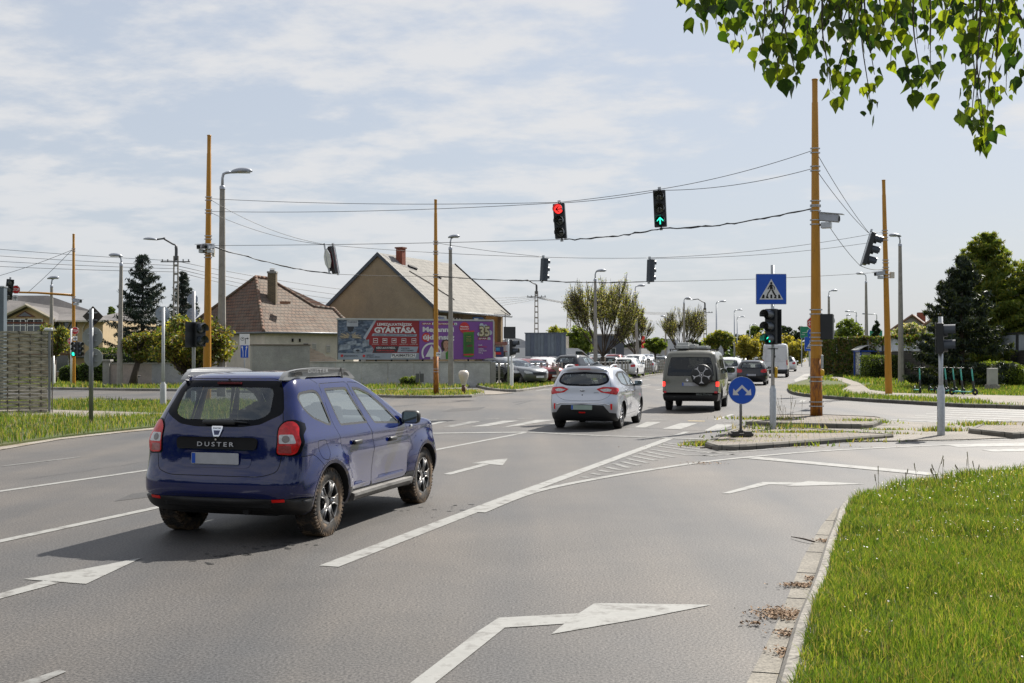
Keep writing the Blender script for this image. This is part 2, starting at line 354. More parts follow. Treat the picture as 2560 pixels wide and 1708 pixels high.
# far right corner verge
kD=gp([(2012,891),(2018,897),(2030,915),(2050,930),(2078,939),(2082,944),(2035,949),(1990,960),(1972,970),(1974,982),(1998,990),(2060,997),(2164,1005),(2267,1011),(2405,1019),(2484,1021),(2560,1024),(2800,1032),(3300,1040)])
kD2=[tuple(p[:2])for p in spline(kD,3)]
kn=next(i for i,p in enumerate(kD2)if p[1]<38.8);kerb('kerb',kD2[:kn],h=.13,side=1,m=surf_mat('dark_kerb',(.075,.072,.068),(.13,.12,.11),None,fine=30,patch=1.5,rough=.9,bump=0))
V3=[(x,y+.08)for x,y in kD2]
sheet('grass_verge',V3+[(160,60),(260,900),(170,900)],.125,mSoil)
PATH3=gp([(2088,941),(2110,945),(2150,958),(2175,975),(2240,983),(2390,986),(2560,990),(2900,996),(2900,1020),(2560,1013),(2490,1009),(2450,1001),(2380,997),(2240,991),(2140,986),(2100,977),(2128,962),(2092,950),(2070,946)],.13)
sheet('pavement',PATH3,.131,mPath)
sheet('bus_bay',gp([(1992,962),(2035,951),(2082,946),(2074,939),(2050,932),(2010,936),(1985,950)]),.006,surf_mat('bay_concrete',(.26,.255,.24),(.22,.21,.2),None,fine=50,patch=.5))
# car lot
LOT=gp([(1225,962),(1400,953),(1560,938),(1680,922),(1760,911),(1780,897),(1220,897)],.13)
sheet('car_lot',LOT,.122,mGravel)
# --- traffic island of concrete pavers
def paver_mat(name,sx,sy,c1,c2,rot=0.0,mortar=(.03,.03,.022)):
 m=bpy.data.materials.new(name);m.use_nodes=True;t=m.node_tree;n=t.nodes;l=t.links;b=n['Principled BSDF']
 tc=n.new('ShaderNodeTexCoord');mp=n.new('ShaderNodeMapping');mp.inputs['Rotation'].default_value=(0,0,rot);l.new(tc.outputs['Object'],mp.inputs[0])
 br=n.new('ShaderNodeTexBrick');l.new(mp.outputs[0],br.inputs['Vector']);br.inputs['Scale'].default_value=1;br.inputs['Brick Width'].default_value=sx;br.inputs['Row Height'].default_value=sy;br.inputs['Mortar Size'].default_value=.008
 br.inputs['Color1'].default_value=(*c1,1);br.inputs['Color2'].default_value=(*c2,1);br.inputs['Mortar'].default_value=(*mortar,1)
 no=n.new('ShaderNodeTexNoise');no.inputs['Scale'].default_value=1.2;no.inputs['Detail'].default_value=8;l.new(tc.outputs['Object'],no.inputs['Vector'])
 mr=n.new('ShaderNodeMapRange');mr.inputs['From Min'].default_value=.35;mr.inputs['From Max'].default_value=.7;mr.inputs['To Min'].default_value=.75;mr.inputs['To Max'].default_value=1.15;l.new(no.outputs[0],mr.inputs['Value'])
 q=n.new('ShaderNodeMixRGB');q.blend_type='MULTIPLY';q.inputs[0].default_value=1;l.new(br.outputs[0],q.inputs[1]);l.new(mr.outputs[0],q.inputs[2]);l.new(q.outputs[0],b.inputs['Base Color']);b.inputs['Roughness'].default_value=.85
 bu=n.new('ShaderNodeBump');bu.inputs['Strength'].default_value=.5;bu.inputs['Distance'].default_value=.01;bu.invert=True;l.new(br.outputs['Fac'],bu.inputs['Height']);l.new(bu.outputs[0],b.inputs['Normal'])
 MATS[name]=m;return m
mPave=paver_mat('island_pavers',.24,.12,(.21,.175,.14),(.165,.14,.115),rot=R(14))
mPave2=paver_mat('crossing_pavers',.2,.1,(.24,.215,.185),(.20,.18,.155),rot=R(50))
base=gp([(1795,1098),(1812,1080),(1871,1058),(1888,1045),(1940,1039),(2060,1040),(2195,1047),(2240,1053),(2440,1059),(2560,1056),(2900,1060),(3000,1075),(2560,1092),(2405,1098),(2233,1101),(1960,1104)],.03)
sheet('traffic_island',base,.025,mPave2,sides=.03)
front=gp([(1775,1104),(1812,1082),(1868,1063),(1930,1066),(2030,1070),(2110,1077),(2222,1084),(2100,1093),(1960,1103),(1860,1110),(1800,1112)],.11)
sheet('traffic_island',front,.095,mPave)
def loop_kerb(poly,h,m=None):
 c=np.mean(poly,0);P=[tuple(p)for p in dens(poly,.3)];P=P+[P[0]];ar=sum(P[i][0]*P[i+1][1]-P[i+1][0]*P[i][1]for i in range(len(P)-1));k=kerb('kerb',ring(P[:-1],-.10)+[ring(P[:-1],-.10)[0]],h=h,wd=.14,side=1 if ar>0 else-1,m=m);return k
def ring(pts,w):
 n=len(pts);P=[Vector(p)for p in pts];ar=sum(P[i].x*P[(i+1)%n].y-P[(i+1)%n].x*P[i].y for i in range(n));sg=1 if ar>0 else-1;out=[]
 for i in range(n):
  d=(P[(i+1)%n]-P[i-1]);d=d.normalized()if d.length>1e-9 else Vector((1,0));out.append(tuple(P[i]+Vector((-d.y,d.x))*w*sg))
 return out
mKs=paver_mat('kerb_stones',.33,5,(.16,.148,.125),(.13,.12,.10),rot=R(10))
loop_kerb(front,.105,mKs);kerb('kerb',kD2[kn-1:],h=.13,side=1,m=mKs)
backb=gp([(1873,1056),(1890,1045),(1945,1038),(2060,1038),(2190,1043),(2206,1047),(2172,1060),(2150,1062),(2000,1059)],.12)
sheet('traffic_island',backb,.13,mPave);loop_kerb(backb,.14,mKs)
rightb=gp([(2432,1073),(2470,1056),(2560,1056),(2900,1058),(2950,1085),(2560,1080),(2530,1083)],.12)
sheet('traffic_island',rightb,.125,mPave);loop_kerb(rightb,.135,mKs)
sheet('tactile_slab',gp([(2000,1071),(2190,1078),(2240,1080),(2060,1066)],.03),.032,mPath)if False else None
# --- painted markings
def line(name,pts,wd,m=mPaint,z=.005):
 P=[Vector((*G(x,y)[:2],z))for x,y in pts];vs=[]
 for i,p in enumerate(P):
  d=(P[min(i+1,len(P)-1)]-P[max(i-1,0)]).normalized();nn=Vector((-d.y,d.x,0))*wd/2;vs+=[p-nn,p+nn]
 mb=MB();mb.add(vs,[(2*i,2*i+2,2*i+3,2*i+1)for i in range(len(P)-1)]);return tag(mb.build(name,m,fix=False),kind='structure')
def mark(name,polys,m=mPaint,z=.005,f=lambda p:p):
 mb=MB()
 for q in polys:
  q=[G(*f(p))for p in q];tri=geometry.tessellate_polygon([[Vector((p[0],p[1],0))for p in q]]);mb.add([(p[0],p[1],z)for p in q],[tuple(t)for t in tri])
 o=mb.build(name,m,fix=False);return tag(o,kind='structure')
line('lane_marking',[(-300,1270),(0,1229),(405,1171),(640,1137)],.13)
line('lane_marking',[(8,1166),(200,1143)],.09,mPaintW)
line('lane_marking',[(-400,1440),(0,1354),(405,1267),(600,1227)],.13)
line('lane_marking',[(520,1273),(640,1258)],.12,mPaintW)
line('lane_marking',[(1080,1127),(1200,1104),(1318,1081)],.13)
line('lane_marking',[(822,1417),(1256,1250),(1480,1168),(1676,1096)],.19)
line('lane_marking',[tuple(p)for p in spline([(1200,1282),(1330,1232),(1500,1196),(1647,1172),(1750,1157),(1877,1143),(2060,1128),(2319,1115),(2420,1113)],5)],.135,z=.0065)
line('stop_line',[(1082,1084),(1318,1081)],.28,z=.0068);line('stop_line',[(1318,1081),(1480,1089),(1768,1099)],.30,mPaintW,z=.0072)
line('yield_line',[(1880,1145),(2080,1163),(2336,1187)],.38,z=.0078)
c4=lambda p:(950+p[0]/2.611,950+p[1]/2.611);c8=lambda p:(1750+p[0]/2.901,940+p[1]/2.901);c5=lambda p:(1280+p[0]/1.836,1000+p[1]/1.836);c0=lambda p:(p[0]/1.836,1000+p[1]/1.836)
for q in([(290,296),(345,293),(440,272),(385,272)],[(593,306),(705,303),(910,266),(800,268)],[(790,312),(905,300),(1140,261),(1020,262)],
          [(1655,312),(1730,312),(1835,277),(1740,275)],[(1838,322),(1965,322),(2075,283),(1960,283)],[(2115,333),(2225,335),(2305,293),(2200,290)]):
 mark('crosswalk_stripe',[q],f=c4)
mark('crosswalk_stripe',[[(412,308),(480,308),(670,270),(590,270)]],mPaintW,f=c4);mark('crosswalk_stripe',[[(1010,305),(1080,305),(1330,262),(1240,260)]],mPaintW,f=c4)
for a,b in(((275,262),(380,258)),((690,257),(780,254)),((895,254),(1000,250)),((1765,260),(1880,264)),((2235,274),(2330,277))):line('crossing_dash',[c4(a),c4(b)],.2,mPaintW)
line('crossing_dash',[c4((2010,268)),c4((2120,270))],.2,mat('yellow_road_paint',(.42,.32,.14),.8))
line('lane_marking',[c4((2190,263)),c4((2305,224))],.14);line('lane_marking',[c4((1925,366)),c4((2003,340))],.14)
hh=[((1870,413),(2090,440)),((1845,424),(2095,455),(2340,473)),((1808,434),(2010,462),(2330,490)),((1765,455),(2000,490),(2200,498)),((1725,468),(1920,505)),((1690,482),(1860,515)),((1615,515),(1745,543)),((1580,535),(1690,560)),((1530,548),(1625,575)),((1475,570),(1568,590)),((1430,590),(1505,605)),((1378,610),(1440,622)),((1315,635),(1370,640)),((1650,498),(1800,528)),((2095,448),(2350,462)),((2350,468),(2600,452))]
for h_ in hh:line('hatch_marking',[c4(p)for p in h_],.11,mPaintW)
for h_ in(((480,530),(760,515)),((600,510),(860,500)),((760,498),(1050,485)),((950,492),(1280,478)),((0,560),(300,556)),((0,580),(250,570))):line('hatch_marking',[c8(p)for p in h_],.09,mPaintW)
mark('arrow_marking',[[(105,825),(395,847),(655,725),(400,775)],[(-80,932),(0,915),(272,842),(205,831),(0,890),(-100,905)]],f=c0)
mark('arrow_marking',[[(595,546),(680,549),(800,559),(834,515),(720,525)],[(413,616),(462,620),(716,554),(668,549)]],f=c4)
mark('arrow_marking',[[(180,1078),(240,1030),(305,983),(380,935),(915,943),(600,1005)]],f=c5)
mark('arrow_marking',[[(960,1760),(1025,1760),(1262,1571),(1411,1561),(1446,1535),(1247,1546),(1195,1580)]])
mark('arrow_marking',[[(960,431),(1000,431),(1178,389),(1290,391),(1255,398),(1620,387),(1360,373),(1328,380),(1150,378)]],f=c5)
mark('lane_marking',[[(40,1712),(150,1676),(166,1681),(95,1712)]],mPaintW)
for q,m in(([(1530,470),(1600,480),(2300,464),(2200,455)],mPaintW),([(1770,500),(1870,517),(2420,508),(2420,483)],mPaint),([(2040,537),(2130,551),(2500,545),(2500,524)],mPaint)):mark('crosswalk_stripe',[q],m,f=c8)
for a,b in(((1385,317),(2000,345)),((1500,301),(2200,328)),((1560,291),(2250,314)),((1640,276),(2350,299)),((1700,263),(2350,282)),((1780,251),(2350,267)),((1800,239),(2350,252)),((2350,299),(2900,318)),((2350,282),(2900,298)),((2350,267),(2900,280))):
 mark('crosswalk_stripe',[[(a[0],a[1]-2),(b[0],b[1]-3),(b[0],b[1]+3),(a[0],a[1]+2)]],f=c8)
for a,b in(((1795,1000),(1800,998)),):pass
for a,b in(((1601,951),(1625,948)),((1605,965),(1625,962)),((1640,975),(1668,971)),((1597,970),(1626,967)),((1290,979),(1330,977)),((1340,977),(1390,972)),((2003,1005),(2011,1000))):line('lane_marking',[a,b],.2)
for a,b in(((100,985),(440,987)),((200,995),(520,997)),((120,990),(300,991)),((330,992.5),(450,993)),((330,999),(430,999.5))):line('lane_marking',[a,b],.14,mPaintW)
# cracks and wet drips in the asphalt
mTar=mat('tar_crack',(.03,.03,.03),.5)
for pts in([(1094,1008),(1130,1006),(1150,1004)],[(1281,1007),(1310,1003)],[(960,1020),(1060,1009),(1190,1003)],[(1290,1012),(1330,1001)]):line('crack',pts,.07,mTar,z=.004)
for pts in([(560,1130),(300,1165),(60,1200)],[(1010,1045),(1240,1030),(1400,1012)]):
 q=[tuple(p)for p in spline(pts,6)];q=[(x+random.uniform(-3,3),y+random.uniform(-1.2,1.2))for x,y in q];line('crack',q,.012,mTar,z=.004)
mFix=surf_mat('repair_asphalt',(.040,.041,.043),(.055,.052,.050),None,fine=60,patch=.6,rough=.7,con=.5)
for q in([(1130,1022),(1215,1018),(1195,1026),(1105,1030)],[(330,1235),(440,1222),(400,1240),(285,1254)]):mark('road_repair',[q],mFix,z=.003)
mb=MB();rr=random.Random(3)
for k in range(70):
 t=rr.random();px,py=470+t*340+rr.gauss(0,14),1408-t*62+rr.gauss(0,8)
 if rr.random()<.5:px,py=900+rr.random()*330,1300-rr.random()*60
 c=G(px,py);s=rr.uniform(.006,.03);mb.add([(c.x+s*math.cos(a)*rr.uniform(.8,2),c.y+s*math.sin(a),.004)for a in np.linspace(0,6.28,7)[:-1]],[(0,1,2,3,4,5)])
tag(mb.build('oil_drips',mTar),kind='stuff')
# leaf litter and a few sticks in the gutter, weeds along the island kerb
def litter(name,spots,n,m,s=(.005,.016),kind='stuff',z=.012):
 V=[];Fc=[]
 for(px,py,rx,ry,k)in spots:
  c=G(px,py)
  for _ in range(k):
   x,y=c.x+rng.normal()*rx,c.y+rng.normal()*ry;a,t=rng.uniform(0,6.28),rng.uniform(-.5,.5);q=rng.uniform(*s);b=len(V)
   for(i,j)in((-1,-.35),(1,-.35),(1,.35),(-1,.35)):V.append((x+q*(i*math.cos(a)-j*math.sin(a)),y+q*(i*math.sin(a)+j*math.cos(a)),z+rng.uniform(0,.02)+i*q*math.sin(t)*.5))
   Fc.append((b,b+1,b+2,b+3))
 return tag(npmesh(name,V,Fc,m),kind=kind)
litter('leaf_litter',[(1957,1540,.10,.10,520),(1995,1468,.08,.04,170),(2032,1452,.03,.06,90),(1978,1589,.07,.05,110),(1963,1637,.05,.06,110),(2067,1357,.05,.06,110),(1882,1564,.03,.03,40),(1758,1161,.15,.1,90),(1900,1120,1.2,.06,200)],0,mat('dry_leaf',(.24,.16,.10),.9,var=.4,scale=40))
def stick(name,pts,r,label):
 mb=MB();mb.tube(pts,r,6);o=mb.build(name,mat('twig_bark',(.06,.04,.028),.9));return tag(o,label,'stick')
a,b=G(1978,1347),G(2036,1361);stick('fallen_twig',[(a.x,a.y,.02),((a.x+b.x)/2,(a.y+b.y)/2-.02,.03),(b.x,b.y,.025)],[.004,.008,.009],'thin dark fallen twig lying across the gutter edge')
a,b=G(1751,1122),G(1818,1127);stick('fallen_twig',[(a.x,a.y,.02),((a.x+b.x)/2,(a.y+b.y)/2+.05,.03),(b.x,b.y,.02)],[.01,.015,.01],'thin dark fallen branch on the hatched tarmac before the island tip')
# --- grass blades
mG1=mat('grass_green',(.050,.095,.014),.5,var=.3,scale=1.1,translucent=.5,spec=.6)
mG2=mat('grass_light',(.13,.17,.03),.5,var=.2,scale=2,translucent=.5,spec=.6)
mG3=mat('grass_dry',(.30,.26,.11),.7,var=.2,scale=2,translucent=.3)
def grass(name,poly,bounds,n,h,wd,fr=(.60,.28,.12),excl=(),clump=1.2,z=.11,lean=.45):
 x0,x1,y0,y1=bounds;P=np.column_stack([rng.uniform(x0,x1,n),rng.uniform(y0,y1,n)])
 ok=pip(P,poly)&(np.abs(P[:,0])<P[:,1]*.52+1.0)
 for e in excl:ok&=~pip(P,e)
 P=P[ok];n=len(P)
 cl=.5+.5*np.sin(P[:,0]*clump*2.1+np.sin(P[:,1]*clump*1.7)*2)*np.sin(P[:,1]*clump*2.6+np.sin(P[:,0]*clump*1.3)*2)
 H=rng.uniform(h[0],h[1],n)*(.65+.6*cl);W=wd*rng.uniform(.6,1.3,n);a=rng.uniform(0,2*np.pi,n);la=rng.uniform(0,2*np.pi,n);le=np.abs(rng.normal(0,lean,n))*H
 dx,dy=np.cos(a)*W/2,np.sin(a)*W/2;lx,ly=np.cos(la)*le,np.sin(la)*le;V=np.zeros((n,5,3))
 V[:,0]=np.column_stack([P[:,0]-dx,P[:,1]-dy,np.full(n,z-.02)]);V[:,1]=np.column_stack([P[:,0]+dx,P[:,1]+dy,np.full(n,z-.02)])
 V[:,2]=np.column_stack([P[:,0]+dx*.8+lx*.35,P[:,1]+dy*.8+ly*.35,z+H*.6]);V[:,3]=np.column_stack([P[:,0]-dx*.8+lx*.35,P[:,1]-dy*.8+ly*.35,z+H*.6])
 V[:,4]=np.column_stack([P[:,0]+lx,P[:,1]+ly,z+H]);b=np.arange(n)[:,None]*5
 Fc=np.concatenate([b+np.array([0,1,2]),b+np.array([0,2,3]),b+np.array([3,2,4])],1).reshape(-1,3);mi=np.repeat(rng.choice(3,n,p=fr),3)
 return tag(npmesh(name,V.reshape(-1,3),Fc,[mG1,mG2,mG3],mi=mi),kind='stuff')
gi=[(x+.10,y-.02)for x,y in k1]+[(60,27),(60,-6)]
grass('grass',gi,(1.2,5.2,4.6,10),125000,(.05,.12),.006)
grass('grass',gi,(2.5,9.2,10,14.0),80000,(.06,.13),.008)
grass('grass',gi,(4.0,12,14.0,20),52000,(.06,.14),.010)
grass('grass',V4,(-24,-3,20,46),90000,(.07,.20),.016,fr=(.55,.25,.2),excl=[gp([(-400,1020),(119,1024),(330,1030),(420,1034),(230,1044),(150,1040),(-400,1036)],.06)],clump=.5,z=.05)
V5p=V5+[(120,900),(-260,900),(-260,V5[0][1])]
V3p=V3+[(160,60),(260,900),(170,900)]
grass('grass',V5p,(-34,12,46,78),80000,(.10,.24),.030,excl=[LOT],fr=(.55,.27,.18),clump=.3)
grass('grass',kC,(-9,0,44,56),9000,(.05,.16),.03,fr=(.35,.3,.35),clump=.6,z=.1)
grass('grass',V5p,(5,24,60,130),40000,(.12,.28),.05,excl=[LOT],fr=(.6,.3,.1),clump=.3)
grass('grass',V3p,(10,44,34,60),95000,(.06,.19),.026,excl=[PATH3],fr=(.58,.3,.12),clump=.5,z=.125)
grass('grass',V3p,(20,60,60,100),40000,(.10,.24),.05,excl=[PATH3],fr=(.6,.3,.1),clump=.3,z=.125)
def weeds(spots,name='weeds'):
 V=[];Fc=[]
 for(px,py,zz_,rx,ry,k,hh_)in spots:
  c=G(px,py,zz_)
  for _ in range(k):
   x,y=c.x+rng.normal()*rx,c.y+rng.normal()*ry;a=rng.uniform(0,6.28);q=rng.uniform(.012,.025);h_=hh_*rng.uniform(.4,1);lx,ly=rng.normal(0,.4,2)*h_;b=len(V)
   V+=[(x-q*math.cos(a),y-q*math.sin(a),zz_-.01),(x+q*math.cos(a),y+q*math.sin(a),zz_-.01),(x+lx,y+ly,zz_+h_)];Fc.append((b,b+1,b+2))
 return tag(npmesh(name,V,Fc,[mG1,mG2,mG3],mi=rng.choice(3,len(Fc),p=(.4,.3,.3))),kind='stuff')
weeds([(1800,1114,0,.3,.1,700,.14),(1900,1115,0,.6,.08,420,.13),(2040,1105,0,.7,.08,420,.12),(1995,1082,.09,.7,.10,500,.08),(1880,1092,.09,.5,.2,160,.06),(1985,1088,.03,.5,.12,420,.09),(2050,1085,.03,.3,.1,260,.1),(1995,1073,.03,.25,.06,160,.16),(1910,1047,.14,.5,.25,320,.1),(2060,1058,.04,.9,.1,420,.08),(2150,1055,.1,.35,.15,260,.12),(2352,1077,.03,.25,.12,260,.14),(2460,1063,.1,.35,.3,420,.13),(2530,1083,.03,.3,.1,200,.12),(1940,1080,.03,.5,.05,120,.3),(2230,1088,0,.25,.1,120,.1),(2215,1074,.03,.3,.06,120,.07)])
# daisies in the near verge
n=3600;P=np.column_stack([rng.uniform(2,11,n),rng.uniform(6,19,n)]);P=P[pip(P,gi)&((rng.random(n)<.25)|(P[:,1]>12.5)|(np.abs(P[:,1]-10.2-(P[:,0]-3.4)*.5)<.5))]
V=[];Fc=[]
for x,y in P:
 zc=.115+rng.uniform(.07,.16);r_=rng.uniform(.004,.009)*(1 if y<12 else 1.2);b=len(V);t0=rng.uniform(0,1);tx,ty=rng.normal(0,.35,2)
 V+=[(x+r_*math.cos(t0+k*1.257),y+r_*math.sin(t0+k*1.257),zc+r_*(tx*math.cos(t0+k*1.257)+ty*math.sin(t0+k*1.257)))for k in range(5)];Fc+=[(b,b+1,b+2),(b,b+2,b+3),(b,b+3,b+4)]
tag(npmesh('daisies',V,Fc,mat('daisy_petal',(.75,.72,.74),.6,translucent=.3)),kind='stuff')
# ================================================================ CAR BODIES
def pchip(y):
 y=np.asarray(y,float);n=len(y);d=np.diff(y);m=np.zeros(n)
 for i in range(1,n-1):
  if d[i-1]*d[i]>0:m[i]=2*d[i-1]*d[i]/(d[i-1]+d[i])
 m[0],m[-1]=d[0],d[-1]
 def f(s):
  s=np.clip(np.asarray(s,float),0,n-1);i=np.minimum(s.astype(int),n-2);t=s-i
  return y[i]*(1+2*t)*(1-t)**2+m[i]*t*(1-t)**2+y[i+1]*t*t*(3-2*t)+m[i+1]*t*t*(t-1)
 return f
class Shell:
 """car body: horizontal outlines (rounded rectangles) stacked from sill to roof. x forward from the rear axle, y left, z up.
 rows: z, x rear, x front, half width, rear corner depth, front corner depth, rear exponent, front exponent"""
 def __init__(s,rows,wheels,taper=.03,disp=None,tr=.34,tf=.68):
  s.rows=np.array(rows,float);s.f=[pchip(s.rows[:,k])for k in range(8)];s.tr,s.tf=tr,tf;s.wheels=wheels;s.taper=taper;s.disp=disp
  s.A=s.rows[:,3].max()+(s.rows[:,2].max()-s.rows[:,1].min())/2*1.0
  t=np.linspace(0,len(rows)-1,500);s.T=t;r=[f(t)for f in s.f];s.Z=np.maximum.accumulate(r[0])
  ds=np.sqrt(np.diff(r[0])**2+np.diff(r[3])**2+(.45*np.diff(r[1]))**2+(.3*np.diff(r[2]))**2);s.Bt=np.concatenate([[0],np.cumsum(ds)]);s.B=s.Bt[-1]
  s.xm=(s.rows[:,1].min()+s.rows[:,2].max())/2;s.hl=(s.rows[:,2].max()-s.rows[:,1].min())/2
 def row(s,b):return[f(np.interp(b,s.Bt,s.T))for f in s.f]
 def base(s,a,b):
  a=np.asarray(a,float);b=np.asarray(b,float);z,xr,xf,hw,cr,cf,nr,nf=s.row(b);sg=np.sign(a);t=np.clip(np.abs(a)/s.A,0,1)
  th=np.clip(t/s.tr,0,1)*np.pi/2;ph=np.clip((1-t)/(1-s.tf),0,1)*np.pi/2
  yr=hw*np.sin(th)**(2/nr);x_r=xr+cr*(1-np.cos(th)**(2/nr));yf=hw*np.sin(ph)**(2/nf);x_f=xf-cf*(1-np.cos(ph)**(2/nf))
  q=np.clip((t-s.tr)/(s.tf-s.tr),0,1);xs=(xr+cr)*(1-q)+(xf-cf)*q
  x=np.where(t<s.tr,x_r,np.where(t>s.tf,x_f,xs));y=np.where(t<s.tr,yr,np.where(t>s.tf,yf,hw))
  y=y*(1-s.taper*((x-s.xm)/s.hl)**2);P=np.stack([x,y*sg,z],-1)
  if s.disp:P=s.disp(P,y/np.maximum(hw,.01))
  return P
 def P(s,a,b,off=0.0):
  p=s.base(a,b)
  if np.any(off):
   e=.004;a=np.asarray(a,float);b=np.asarray(b,float);sg=np.where(a<0,-1,1)
   aa=np.where(np.abs(a)<e*2,sg*e*2,a);aa=np.sign(aa)*np.minimum(np.abs(aa),s.A-2*e);bb=np.clip(b,e,s.B-e)
   n=np.cross(s.base(aa+e,bb)-s.base(aa-e,bb),s.base(aa,bb+e)-s.base(aa,bb-e));n/=np.maximum(np.linalg.norm(n,axis=-1,keepdims=True),1e-9)
   # make the normal point outwards
   c=p-np.array([s.xm,0,.75]);n*=np.where((n*c).sum(-1,keepdims=True)<0,-1,1)
   p=p+n*(np.asarray(off)[...,None]if np.ndim(off)else off)
  return p
 def bz(s,z):return np.interp(z,s.Z,s.Bt)
 def side(s,x,z,sg=-1):
  b=s.bz(z);zz_,xr,xf,hw,cr,cf,nr,nf=s.row(b)
  if x<xr+cr:c=min(1,max(0,1-(x-xr)/cr));t=math.acos(min(1,c**(nr/2)))/(math.pi/2)*s.tr
  elif x>xf-cf:c=min(1,max(0,1-(xf-x)/cf));t=1-math.acos(min(1,c**(nf/2)))/(math.pi/2)*(1-s.tf)
  else:t=s.tr+(x-xr-cr)/(xf-cf-xr-cr)*(s.tf-s.tr)
  return(sg*t*s.A,float(b))
 def rear(s,y,z):
  b=s.bz(z);r=s.row(b);th=math.asin(min(1,(abs(y)/r[3]/(1-s.taper))**(r[6]/2)));return(math.copysign(th/(math.pi/2)*s.tr*s.A,y),float(b))
 def front(s,y,z,sg=-1):
  b=s.bz(z);r=s.row(b);th=math.asin(min(1,(abs(y)/r[3]/(1-s.taper))**(r[7]/2)));return(sg*(1-th/(math.pi/2)*(1-s.tf))*s.A,float(b))
 def sp(s,pts,sg=-1,h=.04,closed=True):return[s.side(x,z,sg)for x,z in dens(pts,h,closed)]
 def rp(s,pts,h=.03,closed=True):return[s.rear(y,z)for y,z in dens(pts,h,closed)]
 def fp(s,pts,sg=-1,h=.05):return[s.front(y,z,sg)for y,z in dens(pts,h)]
 def pt_side(s,x,z,sg=-1,off=0.0):a,b=s.side(x,z,sg);return Vector(s.P(np.array([a]),np.array([b]),off)[0])
 def pt_rear(s,y,z,off=0.0):a,b=s.rear(y,z);return Vector(s.P(np.array([a]),np.array([b]),off)[0])
 def mesh(s,step,regions):
  """regions: (label, loop in (a,b)); later ones win. -> {label: (coords (a,b) array, triangles)}"""
  pts=[];edges=[]
  for lab,loop in regions:
   k=len(pts);m=len(loop);pts+=list(loop);edges+=[(k+i,k+(i+1)%m)for i in range(m)]
  cp=np.array(pts)if pts else np.zeros((0,2));na=int(2*s.A/step);nb=max(8,int(s.B/step));ga=np.linspace(-s.A,s.A,na+1);gb=np.linspace(0,s.B,nb+1)
  g=np.array([(a+(step*.25 if j%2 and 0<i<na else 0),b)for i,a in enumerate(ga)for j,b in enumerate(gb)])
  if len(cp):
   keep=np.ones(len(g),bool)
   for i in range(0,len(g),2000):keep[i:i+2000]=(np.abs(g[i:i+2000,None,:]-cp[None]).sum(2).min(1)>step*.35)
   edge=(np.abs(np.abs(g[:,0])-s.A)<1e-6)|(g[:,1]<1e-6)|(g[:,1]>s.B-1e-6);g=g[keep|edge]
  allp=[Vector(p)for p in pts]+[Vector(p)for p in g]
  v,e,f,*_=geometry.delaunay_2d_cdt(allp,edges,[],0,1e-6)
  v=np.array([(p.x,p.y)for p in v]);f=np.array([t for t in f if len(t)==3]);cen=v[f].mean(1);lab=np.zeros(len(f),int);names=['body']
  for nme,loop in regions:
   if nme not in names:names.append(nme)
   lab[pip(cen,loop)]=names.index(nme)
  # drop slivers outside the rectangle
  out={}
  for i,nme in enumerate(names):
   ff=f[lab==i]
   if len(ff):u_,inv=np.unique(ff,return_inverse=True);out[nme]=(v[u_],inv.reshape(-1,3))
  return out
def strip2(pts,w):
 """closed thin outline around an open path"""
 P=[Vector(p)for p in pts];l,r_=[],[]
 for i,p in enumerate(P):
  d=(P[min(i+1,len(P)-1)]-P[max(i-1,0)]).normalized();n=Vector((-d.y,d.x))*w/2;l.append(tuple(p+n));r_.append(tuple(p-n))
 return l+r_[::-1]
def circ(cx,cz,r,a0=0,a1=360,n=40):return[(cx+r*math.cos(R(a0+(a1-a0)*k/n)),cz+r*math.sin(R(a0+(a1-a0)*k/n)))for k in range(n+(a1-a0!=360))]
def sh_obj(sh,data,name,m,parent,off=0.0,smooth=True):
 ab,f=data;P=sh.P(ab[:,0],ab[:,1],off)
 tri=P[f];n=np.cross(tri[:,1]-tri[:,0],tri[:,2]-tri[:,0]);c=tri.mean(1)-np.array([sh.xm,0,.75]);fl=(n*c).sum(1)<0;f=f.copy();f[fl]=f[fl][:,::-1]
 bad=np.linalg.norm(n,axis=1)<1e-10;f=f[~bad]
 return npmesh(name,P,f,m,parent,smooth=smooth)
def split_lr(data,n=2):
 """split a region mesh into its right (a<0) and left part"""
 ab,f=data;out=[]
 for sg in(-1,1):
  k=f[np.sign(ab[f][:,:,0].mean(1))==sg]
  if len(k):u_,inv=np.unique(k,return_inverse=True);out.append((ab[u_],inv.reshape(-1,3)))
 return out
def islands(data):
 ab,f=data;par=list(range(len(ab)))
 def fd(i):
  while par[i]!=i:par[i]=par[par[i]];i=par[i]
  return i
 for t in f:
  a=fd(t[0]);par[fd(t[1])]=a;par[fd(t[2])]=a
 root=np.array([fd(t[0])for t in f]);out=[]
 for r_ in np.unique(root):k=f[root==r_];u_,inv=np.unique(k,return_inverse=True);out.append((ab[u_],inv.reshape(-1,3)))
 return out
def arch_well(mb,sh,cx,cz,r,depth=.28,a0=-20,a1=200,parent=None):
 for sg in(-1,1):
  mb=MB()
  P=[sh.pt_side(x,z,sg)for x,z in circ(cx,cz,r,a0,a1,24)];n=len(P);I=[Vector((p.x,sg*(abs(p.y)-depth),p.z))for p in P]
  mb.add(P+I,[(i,i+1,n+i+1,n+i)for i in range(n-1)]);mb.add(I,[tuple(range(n))]);mb.build('wheel_well',mDark,parent,fix=False)
